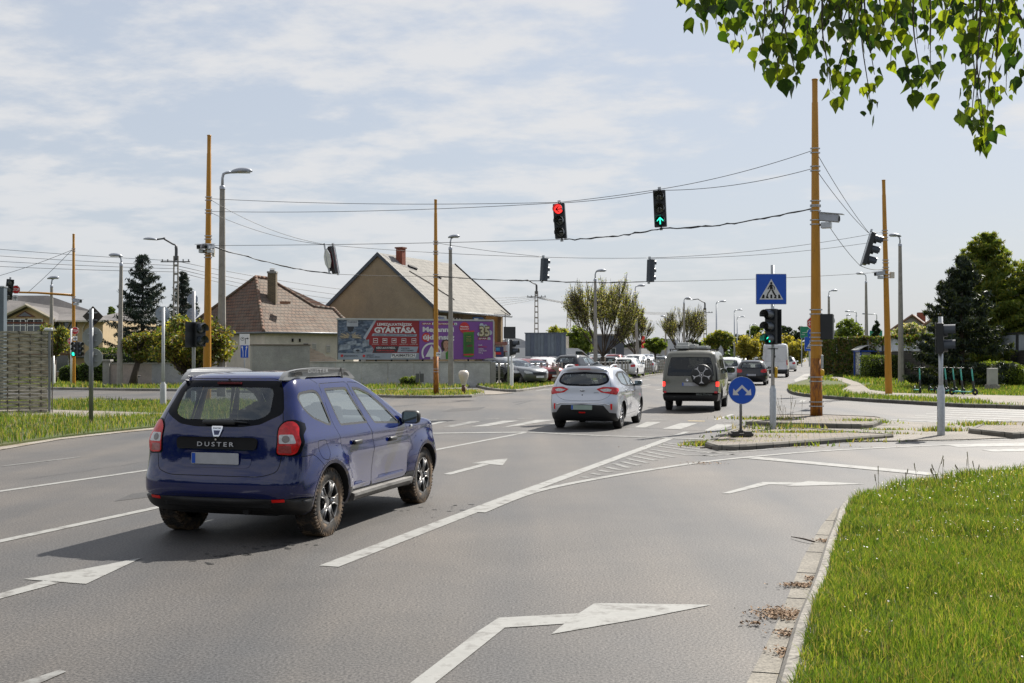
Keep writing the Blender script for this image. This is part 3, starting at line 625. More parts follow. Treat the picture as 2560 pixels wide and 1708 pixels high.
def wheel(parent,x,y,sg,Rr,wd,rim_r,style,mt=None,mr=None,tread=True):
 """tyre and rim; sg = side the face looks to"""
 t=thing('wheel',None,None);t.parent=parent;t.location=(x,y,Rr)
 mb=MB();mb.smooth=True;h=wd/2;s=.022
 mb.lathe([(rim_r,-h*.8),(rim_r+.02,-h*.98),(Rr-s*2,-h),(Rr-s*.6,-h*.88),(Rr,-h*.7),(Rr,h*.7),(Rr-s*.6,h*.88),(Rr-s*2,h),(rim_r+.02,h*.98),(rim_r,h*.8)],axis='Y',n=48)
 if tread:
  mb.smooth=False
  for k in range(52):
   a=2*math.pi*k/52
   for q,yy in enumerate((-h*.72,-h*.25,h*.25,h*.72)):
    M=Matrix.Rotation(-a-q%2*.06,3,'Y');c=M@Vector((0,yy,Rr-.001));mb.box(c,(.024,h*.42,.012),M=M)
   for yy in(-h*.93,h*.93):M=Matrix.Rotation(-a,3,'Y');c=M@Vector((0,yy,Rr-.022));mb.box(c,(.02,h*.12,.034),M=M)
 ty=mb.build('tyre',mt or mRubber,t)
 mb=MB();o=sg*h;mb.smooth=True
 yr=lambda v:o*v
 mb.lathe([(rim_r,yr(.82)),(rim_r-.012,yr(.88)),(rim_r-.024,yr(.80)),(rim_r-.03,yr(.1)),(.02,yr(.02))],axis='Y',n=40)
 mb.cur=1
 if style=='spoke5':
  for k in range(5):
   a=2*math.pi*k/5+.3;M=Matrix.Rotation(a,3,'Y')
   f=lambda u_,v_,h_:M@Vector((u_,yr(.70)+sg*h_,v_))
   mb.prism([(-.030,.05),(.030,.05),(.026,rim_r*.55),(.052,rim_r-.012),(-.052,rim_r-.012),(-.026,rim_r*.55)],0,.022,f)
   for dx in(-1,1):mb.tube([M@Vector((.034*dx,yr(.80),.05)),M@Vector((.024*dx,yr(.92),rim_r*.55)),M@Vector((.056*dx,yr(.90),rim_r-.014))],.009,6)
 elif style=='spoke10':
  for k in range(10):
   a=2*math.pi*k/10;M=Matrix.Rotation(a,3,'Y');mb.tube([M@Vector(p)for p in((0,yr(.6),.05),(0,yr(.66),rim_r*.5),(0,yr(.74),rim_r-.012))],[.022,.016,.02],8)
 elif style=='plate':
  mb.lathe([(.04,yr(.62)),(rim_r*.5,yr(.66)),(rim_r*.85,yr(.60)),(rim_r-.01,yr(.72))],axis='Y',n=24)
 mb.lathe([(rim_r-.014,yr(.84)),(rim_r-.004,yr(.93)),(rim_r+.008,yr(.9))],axis='Y',n=40)
 mb.lathe([(.066,yr(.5)),(.062,yr(.74)),(.03,yr(.82)),(.0,yr(.82))],axis='Y',n=20)
 mb.build('rim',[mDark,mr or mat('wheel_silver',(.36,.36,.37),.35,.8)],t,fix=True)
 return t
def plate(parent,M,w=.52,h=.11,band=True,m=None):
 mb=MB();mb.prism(rpoly([(-w/2,-h/2),(w/2,-h/2),(w/2,h/2),(-w/2,h/2)],.012),0,.006,lambda a,b,c:M(a,b,c));mb.cur=1
 if band:mb.prism([(-w/2+.006,-h/2+.006),(-w/2+.045,-h/2+.006),(-w/2+.045,h/2-.006),(-w/2+.006,h/2-.006)],.006,.008,lambda a,b,c:M(a,b,c))
 return mb.build('licence_plate',[m or mat('plate_face',(.42,.43,.46),.4,var=.1,scale=9),mBlue],parent)
def paint(name,col,metal=.35,rough=.32,dirt=None,lo=.5,hi=.75,flake=.06):
 return mat(name,col,rough,metal,var=flake,scale=200,coat=.8,spec=.4,col2=dirt,c2lo=lo,c2hi=hi,c2scale=2.2)
gWin=glass('tinted_glass',(.10,.13,.15),.68,tint_mix=.12);gDark=glass('privacy_glass',(.01,.014,.022),.22);gClear=glass('clear_glass',(.06,.07,.07),.78)
mSeat=mat('seat_fabric',(.03,.032,.036),.9)
mLampR=mat('lamp_red',(.55,.006,.008),.2,coat=.3,var=.3,scale=30);mLampRlit=mat('lamp_red_lit',(.6,.01,.01),.2,emit=(1,.03,.02),estr=1.6);mLampW=mat('lamp_clear',(.55,.55,.55),.15,coat=1,var=.2,scale=30)
mGap=mat('panel_gap',(.006,.006,.007),.7)
def interior(parent,x0,x1,zb,wseats,zf=.45,rear_seat=True,hw=.62,head=True,top=1.2):
 mb=MB()
 mb.box(((x0+x1)/2,0,zf),(x1-x0,hw*2,.12))
 o=mb.build('cabin_floor',mSeat,parent)
 for xs,ys in wseats:
  mb=MB();mb.smooth=True;mb.box((xs+.18,ys,zf+.2),(.5,.46,.22),bev=.07);M=Matrix.Rotation(R(-14),3,'Y')
  mb.box((xs-.08,ys,zf+.52),(.16,.46,.62),M=M,bev=.06)
  if head:mb.box((xs-.17,ys,top),(.11,.25,.19),M=M,bev=.05);mb.tube([(xs-.14,ys-.06,top-.2),(xs-.17,ys-.06,top)],.008,6);mb.tube([(xs-.14,ys+.06,top-.2),(xs-.17,ys+.06,top)],.008,6)
  mb.build('seat',mSeat,parent)
 mb=MB();xd=max(p[0]for p in wseats)+.78;mb.smooth=True;mb.box((xd,0,zb-.12),(.42,hw*2,.3),bev=.08);mb.build('dashboard',mSeat,parent)
 mb=MB();M=Matrix.Rotation(R(65),3,'Y');c=Vector((xd-.3,.36,zb-.02));pts=[c+M@Vector((.18*math.cos(t),.18*math.sin(t),0))for t in np.linspace(0,2*math.pi,25)];mb.smooth=True
 mb.tube(pts,.014,8,cap=False);mb.tube([c+M@Vector((-.17,0,0)),c+M@Vector((.17,0,0))],.02,6);mb.build('steering_wheel',mBlack,parent)
def mirror(parent,p,sg,m,s=1.0,ind=False):
 mb=MB();mb.smooth=True;c=Vector(p);c=Vector(p);mb.box(c+Vector((0,sg*.11*s,.03)),(.12*s,.22*s,.15*s),bev=.05*s);mb.tube([c+Vector((.02,-sg*.03,-.05)),c+Vector((0,sg*.05,-.01))],.025,8)
 o=mb.build('wing_mirror',m,parent);mb=MB();mb.prism(rpoly([(-.09*s,-.06*s),(.09*s,-.06*s),(.09*s,.06*s),(-.09*s,.06*s)],.03),0,.003,lambda a,b,h:c+Vector((-.0615*s-h,sg*.11*s+a,.03+b)))
 mb.build('mirror_glass',mat('mirror_silver',(.22,.26,.28),.05,1,var=0),o);return o
# ---------------------------------------------------------------- the blue off-roader
def blue_suv():
 rows=[(.27,-.50,3.30,.82,.22,.5,3.2,2.4),(.33,-.64,3.40,.87,.26,.52,3.2,2.4),(.43,-.745,3.46,.895,.30,.55,3.2,2.4),(.52,-.775,3.485,.905,.32,.56,3.2,2.4),(.60,-.775,3.49,.908,.32,.56,3.2,2.4),
   (.70,-.73,3.485,.906,.29,.56,3.1,2.4),(.82,-.70,3.47,.902,.27,.56,3.1,2.4),(.93,-.69,3.44,.895,.26,.56,3.1,2.4),(1.00,-.685,3.36,.885,.26,.54,3.0,2.4),(1.05,-.68,3.08,.872,.26,.46,3.0,2.5),
   (1.09,-.67,2.66,.855,.26,.40,3.0,2.6),(1.13,-.66,2.36,.836,.26,.38,3.0,2.6),(1.20,-.635,2.20,.805,.26,.38,3.0,2.6),(1.30,-.59,2.0,.765,.26,.37,3.0,2.6),(1.40,-.53,1.77,.725,.25,.36,3.0,2.6),
   (1.50,-.47,1.52,.685,.24,.34,3.0,2.6),(1.575,-.41,1.28,.640,.24,.33,3.0,2.6),(1.62,-.345,1.08,.585,.24,.33,2.8,2.6),(1.643,-.23,.86,.48,.25,.3,2.5,2.5),(1.659,-.02,.66,.30,.25,.3,2.3,2.3),(1.665,.2,.5,.02,.1,.1,2,2)]
 Wh=(0,2.673);wr=.345
 def disp(P,yn):
  x,y,z=P[...,0],P[...,1],P[...,2];sg=np.sign(y);add=0
  for cx in Wh:
   r_=np.hypot(x-cx,z-wr);add=add+.040*np.clip(1-np.abs(r_-.44)/.16,0,1)**.8*(z<1.02)*np.clip((1.02-z)/.2,0,1)
  mid=np.clip(1-np.abs(x-1.35)/.95,0,1)**.6;add=add-.035*mid*np.exp(-((z-.55)/.17)**2)+.012*mid*np.exp(-((z-.80)/.05)**2)
  add=add+.012*np.exp(-((z-.99)/.05)**2)
  P=P.copy();P[...,1]=y+sg*add*np.clip((np.abs(yn)-.6)/.3,0,1);return P
 sh=Shell(rows,Wh,.035,disp)
 Rg=[]
 # black sill band and bumper cladding
 Rg.append(('cladding',[(-sh.A,0),(sh.A,0),(sh.A,sh.bz(.445)),(-sh.A,sh.bz(.445))]))
 tg=rpoly([(-.66,.70),(-.50,.655),(.50,.655),(.66,.70),(.70,.95),(.655,1.22),(.56,1.51),(.50,1.60),(-.50,1.60),(-.56,1.51),(-.655,1.22),(-.70,.95)],.06,3)
 Rg+=[('gap',sh.rp(tg)),('body',sh.rp(ring(dens(tg,.04),.007)))]
 gb=rpoly([(-.64,1.29),(-.625,1.25),(-.44,1.155),(-.25,1.130),(.25,1.130),(.44,1.155),(.625,1.25),(.64,1.29),(.57,1.50),(.50,1.58),(-.50,1.58),(-.57,1.50)],.03,3)
 gi_=rpoly([(-.52,1.26),(-.40,1.20),(.40,1.20),(.52,1.26),(.49,1.48),(.44,1.515),(-.44,1.515),(-.49,1.48)],.05,3)
 Rg+=[('window_border',sh.rp(gb)),('rear_window',sh.rp(gi_))]
 for sg in(-1,1):
  lamp=[(.635*sg,.875),(.635*sg,1.13),(.68*sg,1.185),(.745*sg,1.185),(.79*sg,1.13),(.825*sg,.98),(.815*sg,.89),(.77*sg,.865)]
  L0=rpoly(lamp,.03,3);Rg.append(('lamp_edge_shade',sh.rp(rpoly([(.622*sg,.862),(.622*sg,1.14),(.672*sg,1.20),(.755*sg,1.205),(.815*sg,1.14),(.848*sg,.98),(.84*sg,.875),(.785*sg,.85)],.03,3))))  # thin dark rim painted where the bodywork beside the lamp is in shade
  Rg.append(('tail_light',sh.rp(L0)));Rg.append(('lamp_lens',sh.rp(rpoly([(.645*sg,.975),(.645*sg,1.06),(.765*sg,1.06),(.79*sg,.975)],.015,3))));Rg.append(('lamp_lower',sh.rp(rpoly([(.65*sg,.885),(.65*sg,.955),(.755*sg,.955),(.77*sg,.885)],.012,3))))
  rf=rpoly([(.61*sg,.415),(.73*sg,.42),(.73*sg,.45),(.61*sg,.445)],.008,2);Rg.append(('reflector',sh.rp(rf)))
  S=lambda p,h=.04:sh.sp(p,sg,h)
  qw=rpoly([(-.36,1.405),(-.30,1.465),(.02,1.485),(.13,1.45),(.17,1.13),(.10,1.105),(-.20,1.20),(-.33,1.30)],.06,3)
  rw=rpoly([(.265,1.49),(.80,1.49),(1.035,1.085),(.345,1.095)],.035,3);fw=rpoly([(.93,1.485),(1.10,1.475),(1.35,1.41),(1.62,1.26),(1.86,1.09),(1.92,1.03),(1.20,1.07)],.035,3)
  dr=rpoly([(.185,1.54),(.86,1.545),(1.0,1.10),(1.085,.86),(1.06,.40),(.50,.40),(.44,.62),(.28,.85),(.19,1.12)],.05,3)
  df=rpoly([(.865,1.545),(1.13,1.53),(1.52,1.40),(1.84,1.20),(2.06,1.03),(2.13,.80),(2.10,.42),(2.0,.395),(1.067,.40),(1.092,.86),(1.007,1.10)],.05,3)
  Rg+=[('gap',S(dr)),('body',S(ring(dens(dr,.05),.006))),('gap',S(df)),('body',S(ring(dens(df,.05),.006)))]
  for wv,nm in((qw,'quarter'),(rw,'rdoor'),(fw,'fdoor')):Rg+=[('window_trim',S(wv)),('side_window',S(ring(dens(wv,.03),.024)))]
  fl=rpoly([(-.27,.985),(-.08,.985),(-.02,.86),(-.10,.775),(-.22,.80)],.045,3);Rg+=[('gap',S(fl,.03)),('body',S(ring(dens(fl,.03),.006),.03))]
  Rg.append(('gap',S(strip2(spline([(-.60,.845),(-.42,.852),(-.33,.84),(-.21,.74),(-.20,.70)],4),.006),.03)))
  Rg.append(('gap',S(strip2([(.17,1.54),(.06,1.60)],.006),.03)))
  for cx in Wh:Rg.append(('lip',S(circ(cx,wr+.005,.425,0,360,60),.05)))
  for cx in Wh:Rg.append(('none',S(circ(cx,wr+.005,.392,0,360,60),.05)))
  ws=rpoly([(0.001,1.16),(.62,1.17),(.70,1.2),(.57,1.48),(.50,1.535),(0.001,1.545)],.02,2);Rg.append(('windscreen',sh.fp(ws,sg)))
 D=sh.mesh(.036,Rg)
 pos=(-2.70,11.84)
 t=thing('suv','dark blue off-roader with black roof rails and muddy wheels in the foreground lane','car',(pos[0],pos[1],0),math.pi/2-.2857)
 pm=paint('suv_blue_paint',(.0018,.0075,.080),.0,.14,dirt=(.006,.013,.065),lo=.5,hi=.8)
 body=sh_obj(sh,D['body'],'body',pm,t)
 sh_obj(sh,D['gap'],'panel_gap',mGap,body,-.004)
 for d in islands(D['lip']):sh_obj(sh,d,'arch_lip',mat('dusty_arch',(.045,.045,.075),.6,col2=(.14,.11,.08),c2lo=.5,c2hi=.65,c2scale=8),body,.004)
 sh_obj(sh,D['cladding'],'bumper',mat('dusty_black_plastic',(.018,.018,.019),.55,col2=(.05,.046,.04),c2lo=.5,c2hi=.8,c2scale=4),t,.004)
 rw_=sh_obj(sh,D['rear_window'],'rear_window',gWin,t,-.003);sh_obj(sh,D['window_border'],'window_border',mat('gloss_black',(.005,.006,.009),.12,spec=.12),rw_,0)
 for d in islands(D['side_window']):sh_obj(sh,d,'side_window',glass('side_glass',(.40,.46,.46),.86,ior=1.85,tint_mix=.17),t,-.008)  # pale diffuse mixed into the glass for the bright sky it reflects
 for d in islands(D['window_trim']):sh_obj(sh,d,'window_trim',mBlack,body,-.001)
 sh_obj(sh,D['windscreen'],'windscreen',gClear,t,-.004)
 for i,d in enumerate(split_lr(D['tail_light'])):
  o=sh_obj(sh,d,'tail_light',mLampR,t,.010);sh_obj(sh,split_lr(D['lamp_lens'])[i],'reversing_lens',mLampW,o,.012);sh_obj(sh,split_lr(D['lamp_lower'])[i],'fog_lens',mat('lamp_pinkish',(.30,.05,.05),.2,coat=1,var=.3,scale=40),o,.012)
  sh_obj(sh,split_lr(D['lamp_edge_shade'])[i],'lamp_edge_shade',mat('gloss_black',(.005,.006,.009),.12,spec=.12),o,.001);sg_=-1 if i==0 else 1;mb=MB();f_=lambda a_,b_,c_:sh.pt_rear(sg_*.705+a_,1.018+b_,c_+.013);mb.v=[];mb.lathe([(0,.002),(.030,.002),(.034,.0)],n=20);mb.v=[tuple(f_(*p))for p in mb.v];mb.build('bulb',mat('bulb_grey',(.16,.13,.12),.2,coat=1),o);sh_obj(sh,split_lr(D['reflector'])[i],'reflector',mat('reflector_red',(.75,.01,.008),.3),t,.007)
 # wheel wells, underside
 for cx in Wh:arch_well(None,sh,cx,wr+.005,.393,parent=t)
 mb=MB();mb.box((1.34,0,.36),(3.7,1.15,.22),bev=.04);mb.box((-.45,0,.44),(.5,1.2,.2),bev=.05);mb.tube([(-.15,-.35,.30),(-.5,-.3,.32),(-.62,-.28,.31)],.04,8);mb.box((0,0,.33),(.14,1.3,.12));mb.build('chassis',mDark,t)
 # side sills
 for sg in(-1,1):
  mb=MB();xs=np.linspace(.47,2.17,14);vs=[]
  for x in xs:
   y=abs(sh.pt_side(x,.42,sg).y);k=min(1,(x-.47)/.1,(2.17-x)/.1);k=.55+.45*max(0,k)
   vs+=[(x,sg*(y-.08),.40),(x,sg*(y+.055*k),.375),(x,sg*(y+.06*k),.345),(x,sg*(y+.02),.30),(x,sg*(y-.1),.28)]
  n=5;fs=[(i*n+j,i*n+j+1,(i+1)*n+j+1,(i+1)*n+j)for i in range(len(xs)-1)for j in range(n-1)]+[(0,1,2,3,4),tuple(range(len(vs)-n,len(vs)))]
  mb.add(vs,fs);mb.build('side_step',mat('dusty_sill',(.17,.165,.155),.6,col2=(.08,.075,.07),c2lo=.45,c2hi=.6),t)
 # roof rails
 for sg in(-1,1):
  def ry(x):return abs(sh.pt_side(x,1.58,sg).y)+.0
  rl=thing('roof_rail',None,None);rl.parent=t
  outl=[(-.42,1.585),(-.36,1.635),(-.27,1.675),(-.10,1.693),(.25,1.703),(.72,1.697),(.98,1.67),(1.14,1.60),(1.18,1.575)]
  P=spline(outl,5);inn=[(-.33,1.57),(-.05,1.58),(.0,1.61),(.80,1.61),(.84,1.58),(1.1,1.565)]
  poly=[tuple(p)for p in P]+inn[::-1]
  mb=MB();f=lambda a,b,h:(a,sg*((ry(min(max(a,-.3),1.0))-.055)+h),b)
  mb.smooth=False;mb.prism(poly,0,.05,f);mb.build('rail',mat('rail_grey',(.24,.245,.25),.38,.3),rl)
  hole=rpoly([(-.24,1.625),(-.22,1.662),(-.10,1.668),(-.08,1.625)],.02,3);rs=MB();rs.prism(hole,.0505,.052,f);rs.build('rail_slot',mDark,rl);rs=MB();rs.prism(rpoly([(.88,1.62),(.895,1.655),(.97,1.638),(1.04,1.60)],.015,3),.0505,.052,f);rs.build('rail_slot',mDark,rl);mb=MB();mb.prism([(.835,1.58),(.80,1.699),(.822,1.698),(.862,1.58)],.05,.053,f);mb.build('rail_joint',mDark,rl)
  if sg<0:
   mb=MB();put_text(mb,'DUSTER',.46,lambda a,b,h:(a+.27,sg*((ry(a+.27)-.055)+.052),1.668+b),height=.036,spacing=1.25,bold=.01);mb.build('lettering',mat('rail_letter',(.35,.36,.37),.5),rl,fix=False)
 # tailgate fittings
 Rr_=lambda a,b,h:sh.pt_rear(-a,b,h)
 mb=MB();pl=rpoly([(-.43,.915),(-.445,1.0),(-.41,1.03),(.41,1.03),(.445,1.0),(.43,.915)],.03,4);pl=dens(pl,.04)
 tri=geometry.tessellate_polygon([[Vector((p[0],p[1],0))for p in pl]])
 V=[Rr_(p[0],p[1],.022)for p in pl]+[Rr_(p[0],p[1],0)for p in pl];n=len(pl);mb.add(V,[tuple(q)for q in tri]+[(i,(i+1)%n,n+(i+1)%n,n+i)for i in range(n)])
 gar=mb.build('tailgate_garnish',mat('satin_black',(.010,.010,.011),.5,spec=.2),t)
 mb=MB();put_text(mb,'DUSTER',.40,lambda a,b,h:Rr_(a-.0,b+.962,.026),height=.042,spacing=1.45,bold=.012);mb.build('lettering',mat('letter_silver',(.62,.62,.66),.3,.5),gar,fix=False)
 mb=MB();mb.lathe([(.012,0),(.010,.004),(0,.004)],c=Rr_(0,1.008,.022),axis='X',n=12,M=Matrix.Rotation(math.pi,3,'Z'));mb.build('lock',mChrome,gar)
 # shield badge with a small panel of lettering
 bx,bz_=0.0,1.085
 sp_=[(-.062,.05),(.062,.05),(.058,.02),(.030,-.052),(-.030,-.052),(-.058,.02)]
 mb=MB();mb.prism(rpoly(sp_,.01,2),.0,.016,lambda a,b,h:Rr_(a+bx,b+bz_,h));bd=mb.build('badge',mChrome,t)
 mb=MB();mb.prism([(-.036,.008),(.036,.008),(.022,-.034),(-.022,-.034)],.016,.018,lambda a,b,h:Rr_(a+bx,b+bz_,h));mb.build('badge_inlay',pm,bd)
 mb=MB();put_text(mb,'DACIA',.085,lambda a,b,h:Rr_(a+bx,b+bz_+.03,.0175),height=.016,bold=.012);mb.build('badge_lettering',mBlack,bd,fix=False)
 # recess and plate
 mb=MB();rc=dens(rpoly([(-.36,.735),(-.39,.80),(-.36,.90),(.36,.90),(.39,.80),(.36,.735)],.05,4),.05);tri=geometry.tessellate_polygon([[Vector((p[0],p[1],0))for p in rc]]);mb.add([Rr_(p[0],p[1],.004)for p in rc],[tuple(q)for q in tri]);mb.build('plate_recess',pm,t,fix=False)
 c0_=sh.pt_rear(0,.825,.0);plate(t,lambda a,b,h:Vector((c0_.x-.018-h,-a,.825+b)))
 # wiper
 mb=MB();mb.smooth=True;mb.box(Rr_(.02,1.165,.03),(.04,.36,.05),bev=.02);mb.tube([Rr_(-.16,1.17,.03),Rr_(.1,1.178,.035),Rr_(.32,1.165,.03)],[.012,.014,.008],6);mb.build('rear_wiper',mBlack,t)
 mb=MB();mb.box(Rr_(0,1.548,.01),(.03,.26,.02));mb.build('brake_light',mat('lamp_dim',(.10,.01,.015),.3),t)
 mb=MB();mb.tube([Rr_(-.02,1.57,.0),Rr_(-.02,1.585,.02)],[.012,.012],8);mb.build('washer_nozzle',mBlack,t)
 # handles, mirrors, indicator, roof aerial
 for sg in(-1,1):
  for hx,hz_ in((.63,.905),(1.60,.872)):
   c=sh.pt_side(hx,hz_,sg,.018);mb=MB();mb.smooth=True;mb.box(c,(.20,.045,.05),bev=.02);d=mb.build('door_handle',mBlack,t)
  mirror(t,sh.pt_side(2.02,1.07,sg,.0),sg,mBlack,1.05)
  mb=MB();mb.box(sh.pt_side(2.22,.985,sg,.004),(.06,.012,.028),bev=.006);mb.build('side_indicator',mLampW,t)
 for cx in Wh:
  for sg in(-1,1):wheel(t,cx,sg*.775,sg,.343,.225,.215,'spoke5',mt=mat('muddy_tyre',(.028,.025,.022),.85,col2=(.17,.115,.07),c2lo=.44,c2hi=.58,c2scale=5,bump=.2),mr=mat('dusty_rim',(.24,.235,.23),.4,.7,col2=(.10,.08,.06),c2lo=.5,c2hi=.7,c2scale=9))
 interior(t,-.4,2.2,1.08,((1.05,-.36),(1.05,.36)),head=True,top=1.22)
 for y in(-.44,.10):
  mb=MB();mb.smooth=True;mb.box((.12,y,1.16),(.1,.25,.22),bev=.05);mb.build('headrest',mSeat,t)
 mb=MB();mb.smooth=True;mb.box((.18,0,.80),(.18,1.2,.5),M=Matrix.Rotation(R(-12),3,'Y'),bev=.06);mb.build('rear_bench',mSeat,t)
 mb=MB();mb.box((-.28,0,1.06),(.4,1.15,.03));mb.build('parcel_shelf',mSeat,t)
 mb=MB();mb.smooth=True;mb.box((1.72,0,1.42),(.03,.24,.07),bev=.02);mb.tube([(1.72,0,1.45),(1.76,0,1.5)],.01,6);mb.build('rear_view_mirror',mBlack,t)
 return t,sh
def GX(px,py,dx=0.0,dy=0.0):p=G(px,py);return(p.x+dx,p.y+dy)
# ================================================================ OTHER VEHICLES
def scale_rows(rows,sx=1.0,sy=1.0,sz=1.0,z0=.0):return[(z*sz+z0,xr*sx,xf*sx,hw*sy,cr*sx,cf*sx,nr,nf)for z,xr,xf,hw,cr,cf,nr,nf in rows]
HATCH=[(.20,-.55,3.10,.80,.25,.5,3,2.3),(.28,-.68,3.22,.84,.3,.55,3,2.3),(.42,-.76,3.29,.865,.34,.6,2.9,2.3),(.56,-.79,3.31,.872,.36,.62,2.8,2.3),(.70,-.77,3.30,.872,.36,.62,2.8,2.3),(.82,-.73,3.26,.866,.34,.62,2.8,2.3),
         (.90,-.72,3.16,.858,.33,.6,2.8,2.3),(.95,-.715,2.90,.848,.32,.5,2.8,2.4),(.99,-.71,2.45,.835,.31,.42,2.8,2.5),(1.03,-.70,2.10,.815,.30,.4,2.8,2.6),(1.10,-.67,1.92,.785,.30,.38,2.8,2.6),(1.20,-.60,1.72,.745,.29,.37,2.8,2.6),
         (1.30,-.51,1.48,.700,.28,.36,2.8,2.6),(1.38,-.43,1.24,.660,.27,.35,2.8,2.6),(1.43,-.34,1.04,.610,.27,.33,2.7,2.6),(1.465,-.2,.82,.51,.27,.3,2.5,2.5),(1.482,0,.62,.33,.25,.28,2.3,2.3),(1.488,.2,.45,.02,.1,.1,2,2)]
VAN=[(.28,-.92,3.65,.86,.10,.4,6,2.4),(.36,-1.0,3.78,.90,.12,.42,6,2.4),(.50,-1.02,3.84,.915,.13,.45,6,2.4),(.62,-1.0,3.84,.92,.13,.45,6,2.4),(.80,-.965,3.80,.92,.13,.45,5.5,2.4),(.98,-.955,3.70,.918,.13,.44,5.5,2.4),(1.10,-.945,3.45,.912,.13,.42,5.5,2.5),
       (1.17,-.94,3.12,.905,.13,.40,5.5,2.6),(1.24,-.93,2.92,.895,.13,.4,5.5,2.6),(1.40,-.90,2.72,.870,.13,.4,5.5,2.6),(1.56,-.865,2.50,.840,.13,.38,5,2.6),(1.70,-.83,2.28,.812,.14,.36,4.5,2.6),(1.79,-.79,2.10,.785,.16,.35,4,2.6),(1.85,-.73,1.94,.735,.2,.33,3.5,2.6),(1.895,-.62,1.76,.62,.22,.3,3,2.5),(1.92,-.4,1.5,.42,.25,.3,2.5,2.4),(1.93,0,1.1,.03,.1,.1,2,2)]
def sym(P):return[tuple(p)for p in P]+[(-x,z)for x,z in P[::-1]]
def mkcar(name,label,pos,yaw,pm,rows,wb,wr,spec,step=.06,group=None,rim='spoke10',parts=True,clad=None,arch=None,lit=False):
 Wh=(0,wb);arch=arch or wr+.045
 def disp(P,yn):
  x,y,z=P[...,0],P[...,1],P[...,2];sg=np.sign(y);add=0
  for cx in Wh:add=add+.022*np.clip(1-np.abs(np.hypot(x-cx,z-wr)-arch-.02)/.13,0,1)*(z<.95)
  mid=np.clip(1-np.abs(x-wb/2)/(wb*.36),0,1)**.6;add=add-.022*mid*np.exp(-((z-.5)/.16)**2)+.012*np.exp(-((z-spec.get('belt',.84))/.04)**2)
  P=P.copy();P[...,1]=y+sg*add*np.clip((np.abs(yn)-.6)/.3,0,1);return P
 sh=Shell(rows,Wh,.04,disp);Rg=[]
 if clad:Rg.append(('cladding',[(-sh.A,0),(sh.A,0),(sh.A,sh.bz(clad)),(-sh.A,sh.bz(clad))]))
 if 'rearclad' in spec:Rg.append(('cladding',sh.rp(sym(spec['rearclad']))))
 if 'gate' in spec:g=rpoly(sym(spec['gate']),.06,3);Rg+=[('gap',sh.rp(g)),('body',sh.rp(ring(dens(g,.05),.006)))]
 for l in spec.get('gaps_rear',()):Rg.append(('gap',sh.rp(strip2(l,.007))))
 if 'rearglass' in spec:
  g=rpoly(sym(spec['rearglass']),spec.get('rg_r',.06),3);Rg+=[('window_border',sh.rp(g)),('rear_window',sh.rp(ring(dens(g,.04),spec.get('rg_b',.04))))]
 for sg in(-1,1):
  S=lambda p,h=.05:sh.sp(p,sg,h)
  for d in spec.get('doors',()):d=rpoly(d,.05,3);Rg+=[('gap',S(d)),('body',S(ring(dens(d,.06),.006)))]
  if 'sidegloss' in spec:Rg.append(('window_trim',S(rpoly(spec['sidegloss'],.05,3))))
  for wv in spec.get('win',()):wv=rpoly(wv,.035,3);Rg+=[('window_trim',S(wv)),('side_window',S(ring(dens(wv,.04),.018)))]
  if 'lamp' in spec:Rg.append(('tail_light',sh.rp(rpoly([(y*sg,z)for y,z in spec['lamp']],.02,3))))
  if 'lens' in spec:Rg.append(('lamp_lens',sh.rp(rpoly([(y*sg,z)for y,z in spec['lens']],.015,3))))
  if 'head' in spec:Rg.append(('headlight',sh.fp(rpoly(spec['head'],.02,3),sg)))
  if 'grille' in spec:Rg.append(('grille',sh.fp(rpoly(spec['grille'],.015,2),sg)))
  Rg.append(('windscreen',sh.fp(rpoly(spec['screen'],.02,2),sg)))
  for cx in Wh:Rg.append(('lip',S(circ(cx,wr,arch+.025,0,360,40),.07)))if clad else None
  for cx in Wh:Rg.append(('none',S(circ(cx,wr,arch,0,360,40),.07)))
 D=sh.mesh(step,Rg);t=thing(name,label,'van' if 'van' in name else 'car',(pos[0],pos[1],0),math.pi/2-yaw,group)
 body=sh_obj(sh,D['body'],'body',pm,t)
 for k,nm,m,off,par in(('gap','panel_gap',mGap,-.004,body),('lip','arch_lip',mBlack,.003,body),('cladding','bumper',spec.get('cladm',mBlack),.002,t),('window_border','window_border',mat('gloss_black',(.005,.006,.009),.12,spec=.12),0.0,body),('window_trim','window_trim',mBlack,-.001,body),('grille','grille',mBlack,.0,t),('windscreen','windscreen',spec.get('glassf',gClear),-.003,t),('rear_window','rear_window',spec.get('glassr',gWin),-.003,t)):
  if k in D:
   for d in(islands(D[k])if k in('lip','window_trim')else split_lr(D[k])if False else[D[k]]):sh_obj(sh,d,nm,m,par,off)
 if 'side_window' in D:
  for d in islands(D['side_window']):sh_obj(sh,d,'side_window',spec.get('glasss',glass('car_side_glass',(.3,.34,.35),.75,ior=2.0,tint_mix=.2)),t,-.006)  # pale tint in the glass stands for reflected sky, as on the blue car
 for k,nm,m,off in(('tail_light','tail_light',mLampRlit if lit else mLampR,.006),('headlight','headlight',mat('headlight_glass',(.5,.52,.55),.08,coat=1),.004)):
  if k in D:
   for i,d in enumerate(split_lr(D[k])):
    o=sh_obj(sh,d,nm,m,t,off)
    if k=='tail_light' and 'lamp_lens' in D:sh_obj(sh,split_lr(D['lamp_lens'])[i],'lamp_lens',mLampW,o,off+.002)
 for cx in Wh:arch_well(None,sh,cx,wr,arch+.001,parent=t)
 mb=MB();mb.box((wb/2,0,rows[0][0]+.1),(wb+1.0,rows[0][3]*1.3,.22));mb.build('chassis',mDark,t,fix=False)
 hw=rows[3][3]
 for cx in Wh:
  for sg in(-1,1):
   wo=wheel(t,cx,sg*(hw-.135),sg,wr,.2,wr-.125,rim,tread=False,mr=spec.get('rimm'))
